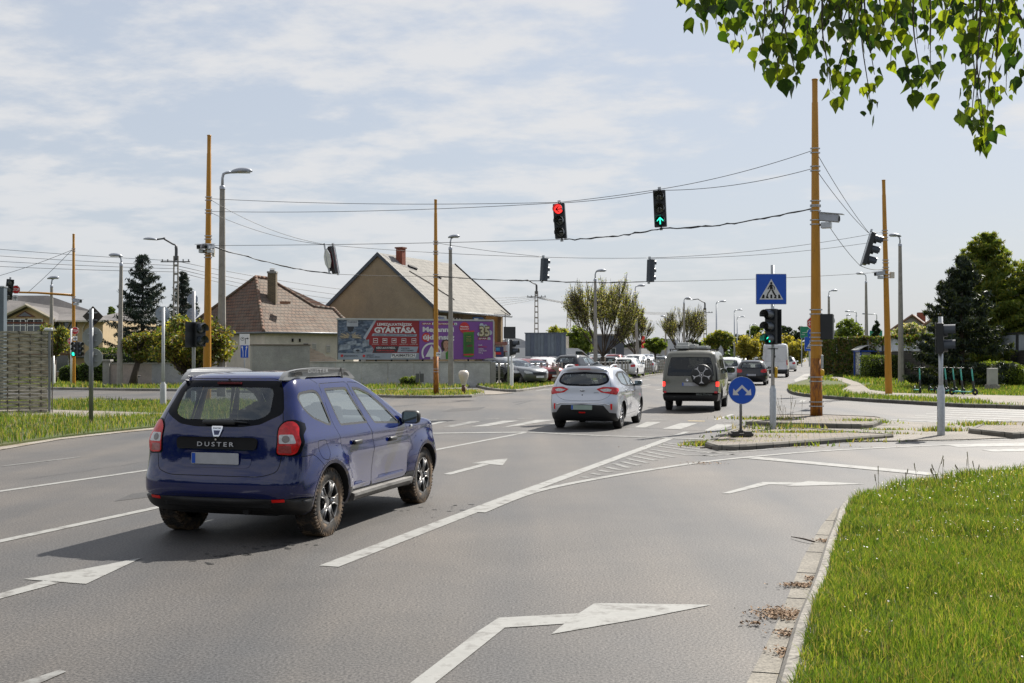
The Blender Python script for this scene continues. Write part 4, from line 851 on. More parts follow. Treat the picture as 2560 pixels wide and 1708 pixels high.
 zt=rows[-1][0]
 interior(t,-.3,wb*.8,zt*.68,((wb*.42,-.36),(wb*.42,.36)),hw=rows[0][3]*.78,top=zt*.77,zf=rows[0][0]+.2)if parts else None
 if parts:
  for y in(-.36,.36):mb=MB();mb.smooth=True;mb.box((.12,y,zt*.72),(.12,.3,.22),bev=.05);mb.build('headrest',mSeat,t)
 for sg in(-1,1):
  mirror(t,sh.pt_side(spec['mir'][0],spec['mir'][1],sg),sg,spec.get('mirm',pm),spec.get('mirs',1.0))
  for hx,hz_ in spec.get('handles',()):mb=MB();mb.smooth=True;mb.box(sh.pt_side(hx,hz_,sg,.014),(.19,.03,.035),bev=.014);mb.build('door_handle',spec.get('hm',pm),t)
 return t,sh
def rear_plate(t,sh,z,m=None,w=.52,out=.012):c=sh.pt_rear(0,z);return plate(t,lambda a,b,h:Vector((c.x-out-h,-a,z+b)),m=m,w=w)
def front_plate(t,sh,z):
 x=float(sh.P(np.array([sh.A]),np.array([sh.bz(z)]))[0][0]);mb=MB();mb.box((x+.01,0,z),(.01,.52,.11));mb.build('licence_plate',mat('plate_white',(.7,.7,.7),.5),t)
D2=[[(.20,1.36),(.80,1.37),(.93,.98),(1.0,.75),(.98,.32),(.48,.32),(.42,.55),(.30,.75),(.20,.98)],[(.81,1.37),(1.05,1.355),(1.40,1.25),(1.72,1.08),(1.90,.93),(1.97,.7),(1.93,.33),(1.0,.32),(1.01,.75),(.94,.98)]]
W2=[[(.27,1.335),(.78,1.34),(.90,1.0),(.36,1.01)],[(.83,1.34),(1.02,1.33),(1.32,1.235),(1.62,1.08),(1.74,.985),(.98,.985)]]
SPEC0=dict(doors=D2,win=W2,gate=[(0,1.40),(.52,1.40),(.60,1.1),(.66,.92),(.62,.62),(.50,.56),(0,.56)],rearglass=[(0,1.345),(.50,1.335),(.60,1.1),(.56,1.02),(0,.995)],lamp=[(.52,.80),(.54,.93),(.80,.98),(.83,.90),(.82,.76),(.60,.75)],screen=[(.001,1.03),(.60,1.06),(.52,1.36),(.001,1.385)],
 head=[(.45,.66),(.50,.74),(.78,.82),(.80,.72),(.74,.64)],grille=[(0.001,.55),(.42,.57),(.45,.70),(0.001,.73)],mir=(1.78,1.0),handles=((.50,.86),(1.30,.84)))
# ---- silver hatchback crossover
def silver_hatch():
 rows=scale_rows(HATCH,1.0,1.0,1.035);rows=[(z,xr-.03,xf+.03,hw,cr,cf,nr,nf)for z,xr,xf,hw,cr,cf,nr,nf in rows]
 sp=dict(SPEC0);sp.update(belt=.90,rearclad=[(0,.62),(.52,.60),(.66,.42),(.80,.40),(.80,.20),(0,.20)],cladm=mBlack,
  gate=[(0,1.46),(.55,1.45),(.66,1.15),(.70,.95),(.64,.80),(.45,.715),(0,.70)],rearglass=[(0,1.40),(.54,1.38),(.63,1.22),(.60,1.13),(.42,1.065),(0,1.055)],rg_r=.09,rg_b=.05,
  lamp=[(.34,.985),(.46,.905),(.80,.85),(.835,.99),(.77,1.03),(.50,1.045)],lens=[(.42,.975),(.52,.925),(.66,.93),(.70,.975),(.60,1.005)],
  doors=[[(.16,1.40),(.76,1.42),(.90,1.0),(.98,.75),(.96,.33),(.47,.33),(.42,.55),(.28,.75),(.12,1.05)],[(.77,1.42),(1.02,1.40),(1.38,1.29),(1.68,1.12),(1.88,.95),(1.95,.72),(1.91,.34),(.98,.33),(.99,.75),(.91,1.0)]],
  sidegloss=[(-.22,1.32),(.2,1.405),(.9,1.405),(1.30,1.30),(1.66,1.10),(1.78,1.0),(.5,1.03),(.08,1.10)],
  win=[[(.02,1.28),(.22,1.375),(.72,1.385),(.84,1.05),(.40,1.06),(.16,1.12)],[(.79,1.385),(1.0,1.375),(1.30,1.28),(1.58,1.12),(1.68,1.03),(.92,1.045)]],handles=((.42,.93),(1.24,.90)),hm=mChrome,mir=(1.74,1.05),mirm=mat('silver_mirror',(.5,.51,.53),.3,.6),glassr=glass('hatch_rear_glass',(.05,.07,.08),.45))
 pm=paint('silver_paint',(.50,.52,.57),.72,.34)
 t,sh=mkcar('hatchback','silver hatchback crossover with red almond tail lights on the crossing',(1.92,28.4),.2857,pm,rows,2.49,.33,sp,step=.045,clad=None,rim='spoke10',arch=.372)
 rear_plate(t,sh,.545,m=mat('green_plate',(.33,.42,.36),.4),out=.02)
 P=lambda a,b,h:sh.pt_rear(-a,b,h)
 mb=MB();mb.smooth=True;mb.tube([P(x,z,.012)for x,z in((-.66,.60),(-.54,.638),(0,.65),(.54,.638),(.66,.60))],.013,6);mb.build('chrome_strip',mChrome,t)
 mb=MB();mb.smooth=True;mb.lathe([(.0,.02),(.05,.018),(.062,.0)],c=(0,0,0),n=24,M=Matrix.Identity(3));mb.v=[tuple(P(a*1.15,.955+b*.55,c+.001))for a,b,c in mb.v];bd=mb.build('badge',mChrome,t)
 mb=MB();mb.prism([(.040*math.cos(a),.017*math.sin(a))for a in np.linspace(0,6.28,25)[:-1]],.018,.021,lambda a,b,h:P(a*1.3,b*1.1+.955,h));mb.build('badge_inlay',mat('badge_dark',(.03,.035,.06),.4),bd)
 mb=MB();put_text(mb,'JAC',.07,lambda a,b,h:P(a,b+.955,.0225),height=.018,bold=.03);mb.build('badge_lettering',mChrome,bd,fix=False)
 mb=MB();put_text(mb,'iEV7S',.11,lambda a,b,h:P(a+.34,b+.90,.003),height=.022,bold=.02);mb.build('lettering',mat('badge_dark',(.03,.035,.06),.4),t,fix=False)
 mb=MB();mb.smooth=True;mb.lathe([(.016,0),(.014,.006),(0,.007)],n=12);mb.v=[tuple(P(a,.845+b,c))for a,b,c in mb.v];mb.build('camera_dot',mDark,t)
 mb=MB();mb.smooth=True;mb.box(P(.07,1.085,.02),(.03,.28,.035),bev=.014);mb.build('rear_wiper',mBlack,t)
 for sg in(-1,1):
  mb=MB();mb.prism(rpoly([(-.018,-.07),(.018,-.07),(.022,.07),(-.022,.07)],.006),0,.006,lambda a,b,h:P(-sg*(.70+a),.565+b,h+.001));mb.build('reflector',mat('reflector_red',(.75,.01,.008),.3),t)
  mb=MB();mb.smooth=True;pts=spline([(-.20,1.44),(-.16,1.50),(0,1.545),(.3,1.56),(.72,1.548),(.92,1.50),(1.0,1.45)],5);mb.tube([(p[0],sg*.57,p[1])for p in pts],.02,8);mb.build('roof_rail',mat('rail_silver',(.5,.5,.52),.35,.7),t)
 mb=MB();mb.smooth=True;mb.add([(-.06,.025,1.52),(-.06,-.025,1.52),(.14,0,1.525),(-.045,0,1.60),(-.01,0,1.60)],[(0,1,3),(1,2,4,3),(2,0,3,4),(0,2,1)]);mb.build('roof_aerial',pm,t)
 mb=MB();mb.smooth=True;V=[P(x,1.455,.0)for x in np.linspace(-.54,.54,9)]+[P(x,1.44,.13-.1*(abs(x)/.54)**3)for x in np.linspace(-.54,.54,9)]+[P(x,1.415,.09-.08*(abs(x)/.54)**3)for x in np.linspace(-.54,.54,9)]+[P(x,1.40,0.0)for x in np.linspace(-.54,.54,9)]
 mb.add(V,[(r_*9+i,r_*9+i+1,(r_+1)*9+i+1,(r_+1)*9+i)for r_ in range(3)for i in range(8)]);so_=mb.build('roof_spoiler',pm,t);mb=MB();mb.box(P(0,1.415,.075),(.02,.3,.018));mb.build('brake_light',mLampR,so_)
 mb=MB();mb.prism(rpoly([(-.08,-.012),(.08,-.012),(.08,.012),(-.08,.012)],.005),0,.02,lambda a,b,h:P(a,.425+b,h));mb.build('fog_light',mat('reflector_red',(.75,.01,.008),.3),t)
# ---- grey-green camper van with a spare wheel
def camper():
 sp=dict(win=[[(.10,1.66),(.75,1.67),(.77,1.18),(.12,1.17)],[(.86,1.67),(1.50,1.67),(1.52,1.18),(.87,1.18)],[(1.62,1.67),(2.02,1.665),(2.40,1.40),(2.58,1.20),(1.62,1.17)]],
  doors=[[(1.55,1.76),(2.08,1.75),(2.66,1.22),(2.72,.85),(2.50,.40),(1.57,.40)],[(.55,1.76),(1.54,1.76),(1.55,.42),(.56,.42)]],
  gate=[(0,1.83),(.62,1.82),(.74,1.5),(.79,1.0),(.795,.60),(0,.60)],rearglass=[(0,1.74),(.62,1.73),(.70,1.45),(.735,1.16),(.72,1.13),(0,1.13)],rg_r=.04,rg_b=.012,lamp=[(.80,.80),(.80,.95),(.905,.95),(.912,.80)],screen=[(.001,1.26),(.70,1.28),(.62,1.76),(.001,1.79)],
  mir=(2.55,1.25),mirm=mBlack,mirs=1.35,handles=((1.75,1.0),(1.35,1.0)),hm=mBlack,belt=1.0,glassr=glass('limo_glass',(.004,.006,.012),.04,ior=1.35),glasss=glass('camper_side_glass',(.25,.25,.24),.5),head=[(.5,.7),(.5,.84),(.8,.84),(.85,.7)],grille=[(.001,.7),(.46,.7),(.46,.82),(.001,.82)])
 VR=[(z+.05,*r_)for z,*r_ in VAN];pm=paint('camper_paint',(.13,.13,.105),.35,.36,dirt=(.16,.15,.125),lo=.5,hi=.8)
 t,sh=mkcar('camper_van','grey green camper van with roof load and spare wheel on its tailgate',(5.93,37.3),.2542,pm,VR,2.92,.345,sp,step=.06,clad=.56,arch=.39,rim='plate',lit=True)
 P=lambda a,b,h:sh.pt_rear(-a,b,h)
 rear_plate(t,sh,.87,m=mat('plate_face',(.42,.43,.46),.4),out=.01)
 mb=MB();put_text(mb,'MULTIVAN',.50,lambda a,b,h:P(a+.44,b+.55,.012),height=.06,bold=.03);mb.build('lettering',mat('letter_grey',(.12,.13,.12),.5),t,fix=False)
 mb=MB();mb.smooth=True;mb.lathe([(.045,.0),(.042,.01),(.032,.012),(.030,.006),(0,.006)],n=24);mb.v=[tuple(P(a-.10,1.0+b,c))for a,b,c in mb.v];mb.build('badge',mChrome,t)
 # spare wheel in a black cover with a five-armed emblem
 c=P(.37,1.175,.0);sw=thing('spare_wheel',None,None,loc=(c.x-.03,c.y,c.z));sw.parent=t
 mb=MB();mb.smooth=True;mb.lathe([(0,.20),(.30,.20),(.335,.17),(.34,.05),(.30,.0),(.0,.0)],axis='X',n=40,M=Matrix.Rotation(math.pi,3,'Z'));mb.build('wheel_cover',mBlack,sw)
 mb=MB()
 for k in range(5):
  a=R(90+72*k+36+0);M=lambda u,v:(u*math.cos(a)-v*math.sin(a),u*math.sin(a)+v*math.cos(a))
  arm=[(.07,-.012),(.20,-.012),(.28,-.075),(.255,.0),(.28,.075),(.20,.012),(.07,.012)]
  mb.prism([M(*p)for p in arm],.2,.208,lambda a_,b_,h:(-h,-a_,b_))
 for k in range(5):
  a0,a1=R(90+72*k),R(162+72*k);mb.tube([(-.204,-.075*math.cos(a0),.075*math.sin(a0)),(-.204,-.075*math.cos(a1),.075*math.sin(a1))],.008,6)
 mb.lathe([(.034,.2),(.03,.215),(0,.216)],axis='X',n=20,M=Matrix.Rotation(math.pi,3,'Z'));mb.build('emblem',mat('emblem_silver',(.6,.6,.62),.35,.3),sw)
 mb=MB();mb.smooth=True;mb.tube([P(.1,1.0,.06),P(.37,1.0,.07),P(.80,.97,.04)],.02,8);mb.tube([P(.5,1.55,.03),P(.82,1.53,.02)],.015,6);mb.tube([P(.78,1.53,.03),P(.82,.97,.03)],.022,8);mb.box(P(.13,.98,.03),(.06,.13,.09),bev=.02);mb.build('wheel_carrier',mBlack,t)
 for sg in(-1,1):
  mb=MB();mb.prism(rpoly([(-.045,-.03),(.045,-.03),(.045,.03),(-.045,.03)],.005),0,.006,lambda a,b,h:P(-sg*(.80+a),.62+b,h+.004));mb.build('reflector',mLampR,t)
  mb=MB()
  mb.tube([(-.6,sg*.62,1.955),(1.7,sg*.62,1.995)],.012,6);mb.build('roof_bar',mBlack,t)
 mb=MB()
 for x in(-.5,.2,.95,1.6):mb.tube([(x,-.72,1.99),(x,.72,1.99)],.013,6);mb.box((x,-.68,1.955),(.05,.03,.07));mb.box((x,.68,1.955),(.05,.03,.07))
 mb.build('roof_rack',mBlack,t)
 mb=MB();mb.prism([(-.55,-.50),(-.02,-.50),(-.02,.50),(-.55,.50)],0,.02)if False else None
 mb=MB();mb.tube([P(0,.47,.02),P(0,.45,.09)],.02,6);mb.build('tow_bar',mBlack,t)
 # roof load: aluminium boxes and panels strapped on the rack (things of their own)
 def world(x,y,z):return t.matrix_world@Vector((x,y,z))
 bpy.context.view_layer.update();rz=math.pi/2-.2542
 for(x,y,l,wd,h,z,lab)in((.25,.30,1.5,.42,.12,2.005,'long low aluminium box strapped at the left of the camper roof rack'),(.35,.02,1.3,.22,.15,2.005,'slatted aluminium box in the middle of the camper roof rack'),(.4,-.30,1.3,.36,.09,2.005,'flat aluminium box at the right of the camper roof rack'),(.3,.30,1.0,.34,.08,2.128,'small aluminium box on top of the left roof box of the camper')):
  mb=MB();mb.box((0,0,h/2),(l,wd,h),bev=.015)
  for k in range(-3,4):mb.box((k*l/7.5,0,h/2),(.012,wd+.012,h+.01))
  p=world(x,y,z);o=mb.build('roof_box',mat('box_aluminium',(.42,.43,.42),.4,.5),None);o.location=p;o.rotation_euler=(0,0,rz);tag(o,lab,'box','boxes on the camper roof')
 return t
def white_van():
 rows=[(z*(1.0 if z<1.2 else 1.0)if z<1.2 else 1.2+(z-1.2)*1.98,xr*1.06 if z<1.3 else-.98+(1.25-z)*.02,xf,hw*1.06 if z<1.2 else(.97-(z-1.2)*.10),cr,cf,nr,nf)for z,xr,xf,hw,cr,cf,nr,nf in VAN[:-4]]
 rows+=[(2.55,-.96,1.95,.86,.15,.3,4,2.6),(2.60,-.85,1.8,.74,.2,.3,3.5,2.6),(2.63,-.6,1.6,.5,.22,.3,3,2.5),(2.64,0,1.2,.03,.1,.1,2,2)]
 sp=dict(win=[[(1.75,2.0),(2.1,1.98),(2.55,1.45),(2.6,1.28),(1.75,1.25)]],doors=[[(1.65,2.15),(2.15,2.1),(2.75,1.4),(2.7,.5),(1.65,.45)]],gate=[(0,2.42),(.80,2.40),(.88,1.2),(.88,.62),(0,.62)],gaps_rear=[[(0,.62),(0,2.42)],[(-.82,2.30),(.82,2.30)],[(-.87,1.25),(.87,1.25)]],
  lamp=[(.85,.95),(.85,1.35),(.965,1.35),(.975,.95)],screen=[(.001,1.3),(.75,1.32),(.7,2.2),(.001,2.25)],mir=(2.6,1.5),mirm=mBlack,mirs=1.5,belt=1.0)
 t,sh=mkcar('delivery_van','tall white delivery van seen from behind with red tail lights',GX(1937,944,.26,.9),.262,paint('van_white',(.72,.73,.75),0,.4,dirt=(.55,.55,.56)),rows,3.4,.35,sp,step=.1,clad=.62,arch=.40,rim='plate')
 rear_plate(t,sh,.80,w=.52)
 mb=MB();mb.smooth=True;mb.box(sh.pt_rear(0,1.62,.02),(.04,.09,.16),bev=.02);mb.build('door_handle',mBlack,t)
 return t
mWhiteP=paint('car_white',(.72,.73,.74),0,.35);mBlackP=paint('car_black',(.012,.014,.018),.2,.3);mSilvP=paint('car_silver',(.45,.46,.48),.7,.35);mRedP=paint('car_maroon',(.18,.012,.015),.3,.35);mBlueP=paint('car_navy',(.02,.035,.09),.3,.35);mGreyP=paint('car_grey',(.13,.14,.15),.5,.35)
def roof_fit(rows,L_,W_,H_):return scale_rows(rows,L_/4.1,W_/1.744,H_/1.488)
def sspec(fx,fz,**kw):
 sp={}
 for k,v in SPEC0.items():
  if k in('doors','win'):sp[k]=[[(x*fx,z*fz)for x,z in q]for q in v]
  elif k=='mir':sp[k]=(v[0]*fx,v[1]*fz)
  elif k=='handles':sp[k]=tuple((x*fx,z*fz)for x,z in v)
  elif k in('gate','rearglass','lamp','screen','head','grille'):sp[k]=[(y,z*fz)for y,z in v]
  else:sp[k]=v
 sp.update(kw);return sp
def gcar(name,label,pos,yaw,pm,L_=4.2,W_=1.78,H_=1.48,step=.09,group=None,rim='spoke10',plate_z=.62,**kw):
 fx,fz=L_/4.1,H_/1.488;t,sh=mkcar(name,label,pos,yaw,pm,roof_fit(HATCH,L_,W_,H_),2.55*fx,.32*(1.04 if H_>1.6 else 1),sspec(fx,fz,**kw),step=step,group=group,rim=rim,arch=.365*(1.04 if H_>1.6 else 1))
 rear_plate(t,sh,plate_z*fz);front_plate(t,sh,.45*fz);return t
suv,suv_sh=blue_suv()
silver_hatch();camper();white_van()
gcar('estate_car','white crossover car half hidden behind the camper van',GX(1853,962,-.75),.262,mWhiteP,4.5,1.84,1.62,step=.08)
gcar('hatchback','black hatchback queueing between the white crossover and the white van',GX(1893,963,-.3),.262,mBlackP,4.1,1.74,1.46,step=.07)
gcar('estate_car','small white estate car right of the white van far up the road',GX(1985,929,-.7),.27,mWhiteP,4.5,1.8,1.5,step=.09)
gcar('hatchback','pale car coming towards the junction left of the other oncoming cars',GX(1851,911,1.0,3),.262+math.pi,mWhiteP,4.3,1.8,1.5,step=.09,group=None)
gcar('suv','grey oncoming car just left of the white van',GX(1893,909,1.0,3),.262+math.pi,mGreyP,4.4,1.84,1.62,step=.09)
gcar('suv','dark oncoming car above the small white estate car',GX(1985,900,1.0,3),.262+math.pi,mGreyP,4.4,1.84,1.62,step=.09)
# ---- cars for sale behind the fence
def lot():
 bpy.context.view_layer.update();protos=[]
 kinds=[('hatchback',4.0,1.72,1.48),('estate_car',4.5,1.78,1.5),('suv',4.3,1.82,1.66),('saloon_car',4.4,1.78,1.42)]
 cols=[('white',mWhiteP),('silver',mSilvP),('maroon',mRedP),('black',mBlackP),('navy',mBlueP),('grey',mGreyP)]
 rr=random.Random(11);spots=[]
 # first row by the fence, seen from behind or slantwise, then rows further away
 first=[(1236,974,2.5,3),(1262,970,2.55,5),(1310,966,2.6,2),(1352,962,.35,0),(1425,955,.5,3)]
 for px,py,yw,ci in first:spots.append((A(px,py,66 if px<1300 else 69).x,66 if px<1300 else 69,yw,ci))
 for Y,pxs in((76,range(1250,1470,34)),(86,range(1256,1560,30)),(97,range(1290,1640,27)),(110,range(1350,1670,25)),(128,range(1400,1700,22))):
  for px in pxs:spots.append(((px+rr.uniform(-5,5)-1280)/F0*Y,Y+rr.uniform(-1,1),.35+rr.choice((0,math.pi))+rr.uniform(-.15,.15),rr.choice((0,0,1,1,3,5,5,4,2))))
 n=0
 for i,k in enumerate(kinds):
  t=gcar(k[0],'x',(0,0),.3,mWhiteP,k[1],k[2],k[3],step=.16,group='cars for sale in the fenced lot',rim='plate');protos.append(t)
  for o in[t]+list(t.children_recursive):pass
 variants={}
 used=set()
 rowname={0:'front row by the fence',1:'second row from the fence',2:'third row from the fence',3:'fourth row from the fence',4:'fifth row from the fence',5:'farthest row of the lot'}
 rows_=[0]*5+[1]*7+[2]*11+[3]*13+[4]*13+[5]*14;cnt={}
 for i,(x,y,yw,ci)in enumerate(spots):
  ki=rr.randrange(4)if i>4 else(0,3,3,1,2)[i];p=protos[ki]
  if ki not in used:t=p;used.add(ki)
  else:t=copy_tree(p)
  t.location=(x,y,.13);t.rotation_euler=(0,0,math.pi/2-yw)
  for ch in t.children:
   if ch.name.split('.')[0]in('body',):
    ch.material_slots[0].link='OBJECT';ch.material_slots[0].material=cols[ci][1]
  r_=next(k for k,yy in((0,71),(1,81),(2,91.5),(3,103),(4,119),(5,999))if y<yy);cnt[r_]=cnt.get(r_,0)+1
  o_=('first','second','third','fourth','fifth','sixth','seventh','eighth','ninth','tenth','eleventh','twelfth','thirteenth','fourteenth','fifteenth')[cnt[r_]-1]
  tag(t,'%s %s parked %s from the left in the %s'%(cols[ci][0],t.name.split('.')[0].replace('_',' '),o_,rowname[r_]),'car','cars for sale in the fenced lot')
 # white panel van in the lot
lot()
# ================================================================ MASTS, LAMP POSTS, SIGNALS, SIGNS, WIRES
def bands(mb,x,y,zs,rf,xt=None):
 for z in zs:r_,cx=rf(z);mb.lathe([(r_+.004,z-.012),(r_+.012,z-.012),(r_+.012,z+.012),(r_+.004,z+.012)],c=(cx,0,0),n=20);mb.box((cx-r_-.02,0,z),(.03,.05,.04));mb.box((cx+r_+.02,0,z),(.03,.05,.04))
def mast(label,base,top,Y,wb,wt,clamps=(),z0=.12,rust=True):
 b=A(base[0],base[1],Y);b.z=z0;tp=A(*top,Y);H=tp.z-z0;dx=tp.x-b.x;rb,rt=wb/2,wt/2
 t=thing('yellow_mast',label,'mast',b,0,'yellow steel masts');rf=lambda z:(rb+(rt-rb)*min(1,z/(H*.96)),dx*z/H)
 mb=MB();mb.smooth=True;zs=[0,.02,.9,1.8,H*.5,H*.93,H*.932,H-.02,H];rr=[rb*1.0,rb,rf(.9)[0],rf(1.8)[0],rf(H*.5)[0],rf(H*.93)[0],rt*.93,rt*.93,rt*.93]
 if rust:mb2=MB();mb2.smooth=True;mb2.tube([(dx*z/H,0,z)for z in(0,.5,1.6)],[rf(0)[0]+.002,rf(.5)[0]+.002,rf(1.6)[0]+.002],24);mb2.build('rusty_foot',mRust,t)
 mb.tube([(dx*z/H,0,z)for z in zs],rr,24);mb.lathe([(rt*1.05,H-.03),(rt*1.05,H),(0,H+.01)],c=(dx,0,0),n=20);mb.build('pole',mYellow,t)
 for py in clamps:
  z=A(base[0],py,Y).z-z0;mb=MB();bands(mb,0,0,(z-.06,z+.06),rf);mb.build('clamp',mSteel,t)
 return t
mast('thick yellow steel mast with rusty foot rising from the paved traffic island',(2041,1040),(2037,198),31.6,.33,.165,(377,422,508,522,556,780,838,858,948,1010))
mast('yellow steel mast standing in the grass right of the footpath',(2222,985),(2209,450),48.8,.30,.155,(580,597,654,672,690),rust=False)
mast('yellow steel mast beside the concrete lamp post left of the tiled house',(517,960),(523,338),43.0,.32,.155,(497,529,594,614,640),z0=.05,rust=False)
mast('yellow steel mast in front of the purple half of the billboard',(1090,985),(1089,499),48.8,.23,.13,(607,632,690,926))
m5=mast('yellow steel mast with a side arm before the restaurant',(184,963),(184,585),62,.21,.13,(625,745),rust=False)
mb=MB();mb.smooth=True;b5=A(184,963,62);p0_,p1_=A(180,738,62),A(4,730,62);mb.tube([Vector((p0_.x-b5.x,0,p0_.z-.12)),Vector(((p0_.x+p1_.x)/2-b5.x,0,(p0_.z+p1_.z)/2-.08)),Vector((p1_.x-b5.x,0,p1_.z-.12))],[.07,.055,.045],10);mb.build('side_arm',mYellow,m5)
def head(mb,p,d,L_=.72,up=.14):
 """cobra-head luminaire from the arm end, pointing along x*d"""
 n=10;vs=[]
 for i in range(n+1):
  t=i/n;wy=(.05+.13*math.sin(math.pi*min(1,t*1.05))**.7)if t<.98 else.02;h=.03+up*math.sin(math.pi*t)**.6*.9
  c=p+Vector((d*L_*t,0,.06*t))
  vs+=[c+Vector((0,-wy,0)),c+Vector((0,-wy*.7,h*.7)),c+Vector((0,0,h)),c+Vector((0,wy*.7,h*.7)),c+Vector((0,wy,0)),c+Vector((0,wy*.6,-.03)),c+Vector((0,-wy*.6,-.03))]
 mb.smooth=True;mb.add(vs,[(i*7+j,i*7+(j+1)%7,(i+1)*7+(j+1)%7,(i+1)*7+j)for i in range(n)for j in range(7)]+[tuple(range(7)),tuple(n*7+j for j in range(7))])
mLum=mat('luminaire_grey',(.34,.36,.40),.35,.3)
def lamp(label,base,top,Y,lx,ly,d=1,wb=.36,wt=.21,z0=.12,kind='concrete',name='lamp_post',scale=1.0):
 b=A(base[0],base[1],Y);b.z=z0;tp=A(*top,Y);H=tp.z-z0;dx=tp.x-b.x;t=thing(name,label,'lamp post',b,0,'street lamp posts')
 mb=MB();m=mConc
 if kind=='concrete':
  vs=[];zs=[0,H]
  for z,w_ in((0,wb),(H,wt)):
   for k in range(8):a=math.pi/8+k*math.pi/4;vs.append((dx*z/H+w_/2*math.cos(a)*1.05,w_/2*math.sin(a)*1.05,z))
  mb.add(vs,[(k,(k+1)%8,8+(k+1)%8,8+k)for k in range(8)]+[tuple(range(8)),tuple(range(8,16))])
 else:mb.smooth=True;mb.tube([(0,0,0),(dx,0,H)],[wb/2,wt/2],10);m=mSteel
 mb.build('pole',m,t);l=A(lx,ly,Y);lz=l.z-z0;lxx=l.x-b.x
 mb=MB();mb.smooth=True;mb.lathe([(wt*.6,H-.06),(wt*.6,H+.06),(.06,H+.1)],c=(dx,0,0),n=12)
 hl=.72*scale;ax=lxx-d*hl
 mb.tube([(dx,0,H),(dx,0,lz-.22),(dx+d*.04,0,lz-.05),(dx+d*.16,0,lz),(ax,0,lz+.02)],.045*scale,8);mb.build('bracket',mSteel if kind!='concrete' else mLum,t)
 mb=MB();head(mb,Vector((ax,0,lz)),d,hl,.14*scale);lu=mb.build('luminaire',mLum,t)
 mb=MB();mb.smooth=True;mb.box((ax+d*hl*.62,0,lz-.0+.01),(hl*.55,.2,.06),bev=.03);mb.build('lens',mat('lamp_bowl',(.5,.52,.5),.15),lu)
 return t
lamp('tall concrete lamp post right beside the left yellow mast, lamp pointing right',(554,980),(556,470),46,631,432,1,.36,.20,scale=1.25)
lamp('concrete lamp post just right of the billboard mast, lamp pointing right',(1127,968),(1126,622),58.7,1150,594,1,.30,.17,scale=.85)
lamp('concrete lamp post in front of the spruce, lamp pointing left',(299,965),(303,662),60,272,641,-1,.30,.16)
lamp('concrete lamp post between the wattle fence and the restaurant, lamp pointing right',(128,958),(129,716),70,148,697,1,.30,.16)
lamp('concrete lamp post in front of the big budding tree, lamp pointing right',(1489,950),(1488,700),78,1516,679,1,.32,.17)
lp=lamp('leaning concrete lamp post with two lamps right of the budding tree',(1596,931),(1588,738),100,1613,716,1,.34,.18)
lamp('concrete lamp post rising right of the camper, lamp pointing right',(1710,915),(1710,758),125,1728,747,1,.3,.17)
lamp('grey lamp post between the parked cars and the far tree row, lamp pointing left',(1664,912),(1664,795),150,1651,792,-1,.28,.17)
lamp('concrete lamp post behind the right yellow mast, lamp pointing left',(2253,958),(2250,613),66.6,2222,591,-1,.34,.18)
lamp('concrete lamp post behind the blue bus shelter, lamp pointing left',(2167,930),(2165,706),98,2140,686,-1,.36,.18)
lamp('concrete lamp post right behind the thick island mast, lamp pointing right',(2073,920),(2072,742),115,2094,728,1,.36,.2)
for i,(bx,ty,Y,lx,ly,lab)in enumerate(((1791,760,150,1815,755,'slim steel lamp post, tallest of the straight-armed ones along the road'),(1836,780,175,1857,776,'slim steel lamp post second along the road, arm pointing right'),(1843,798,200,1863,793,'slim steel lamp post third along the road, arm pointing right'),(1874,820,240,1890,812,'slim steel lamp post above the dark oncoming car row'),(1898,832,260,1916,828,'slim steel lamp post left of the signal post'))):
 lamp(lab,(bx,893),(bx,ty),Y,lx,ly,1,.26,.16,kind='steel',scale=1.2)
for(bx,ty,lx,ly,Y,lab)in((1957,846,1943,839,260,'thin far lamp post left of the green sign, lamp pointing left'),(2141,790,2112,780,170,'grey curved lamp post left of the dark cypress'),(2192,800,2155,786,170,'grey curved lamp post right behind the dark cypress'),(2117,798,2127,789,220,'thin double-headed lamp post left of the curved lamp posts')):
 lamp(lab,(bx,893),(bx,ty),Y,lx,ly,-1 if lx<bx else 1,.3,.2,kind='steel',scale=1.3)
def pylon(label,base,top,Y,lx,ly,d,wb=.34,wt=.2,arms=()):
 """open-web concrete electricity pole with a long curved lamp arm"""
 b=A(base[0],base[1],Y);b.z=.12;tp=A(*top,Y);H=tp.z-.12;dx=tp.x-b.x;t=thing('power_pole',label,'pole',b,0,'concrete power poles');mb=MB()
 for sg in(-1,1):mb.tube([(sg*wb/2,0,0),(dx+sg*wt/2,0,H)],[.06,.05],6)
 for k in range(int(H/.55)):z=.3+k*.55;w_=wb+(wt-wb)*z/H;mb.box((dx*z/H,0,z),(w_,.09,.14))
 mb.build('pole',mConc,t);l=A(lx,ly,Y);lz=l.z-.12;lxx=l.x-b.x;e=lxx-d*.8;top_=lz+.1
 mb=MB();mb.smooth=True;P=spline([(dx,0,H-.3),(dx,0,H+.6),(dx+d*.25,0,top_-.35),(dx+d*.8,0,top_-.02),(dx+(e-dx)*.6,0,top_),(e,0,lz+.03)],5);mb.tube([tuple(p)for p in P],[.10]*6+[.055]*(len(P)-6),8);mb.build('lamp_arm',mat('arm_dark',(.07,.07,.075),.5),t)
 mb=MB();head(mb,Vector((e,0,lz)),d,.9,.13);mb.build('luminaire',mLum,t)
 for py in arms:
  z=A(base[0],py,Y).z-.12;mb=MB();mb.box((dx,-.12,z),(1.9,.07,.07))
  for k in(-.85,-.5,.5,.85):mb.tube([(dx+k,-.12,z),(dx+k,-.12,z+.16)],[.03,.045],8)
  mb.build('cross_arm',mat('arm_dark',(.07,.07,.075),.5),t)
 return t
pylon('concrete power pole between the two spruces with a long lamp arm to the left',(438,950),(440,640),74,362,600,-1,.3,.26,(655,))
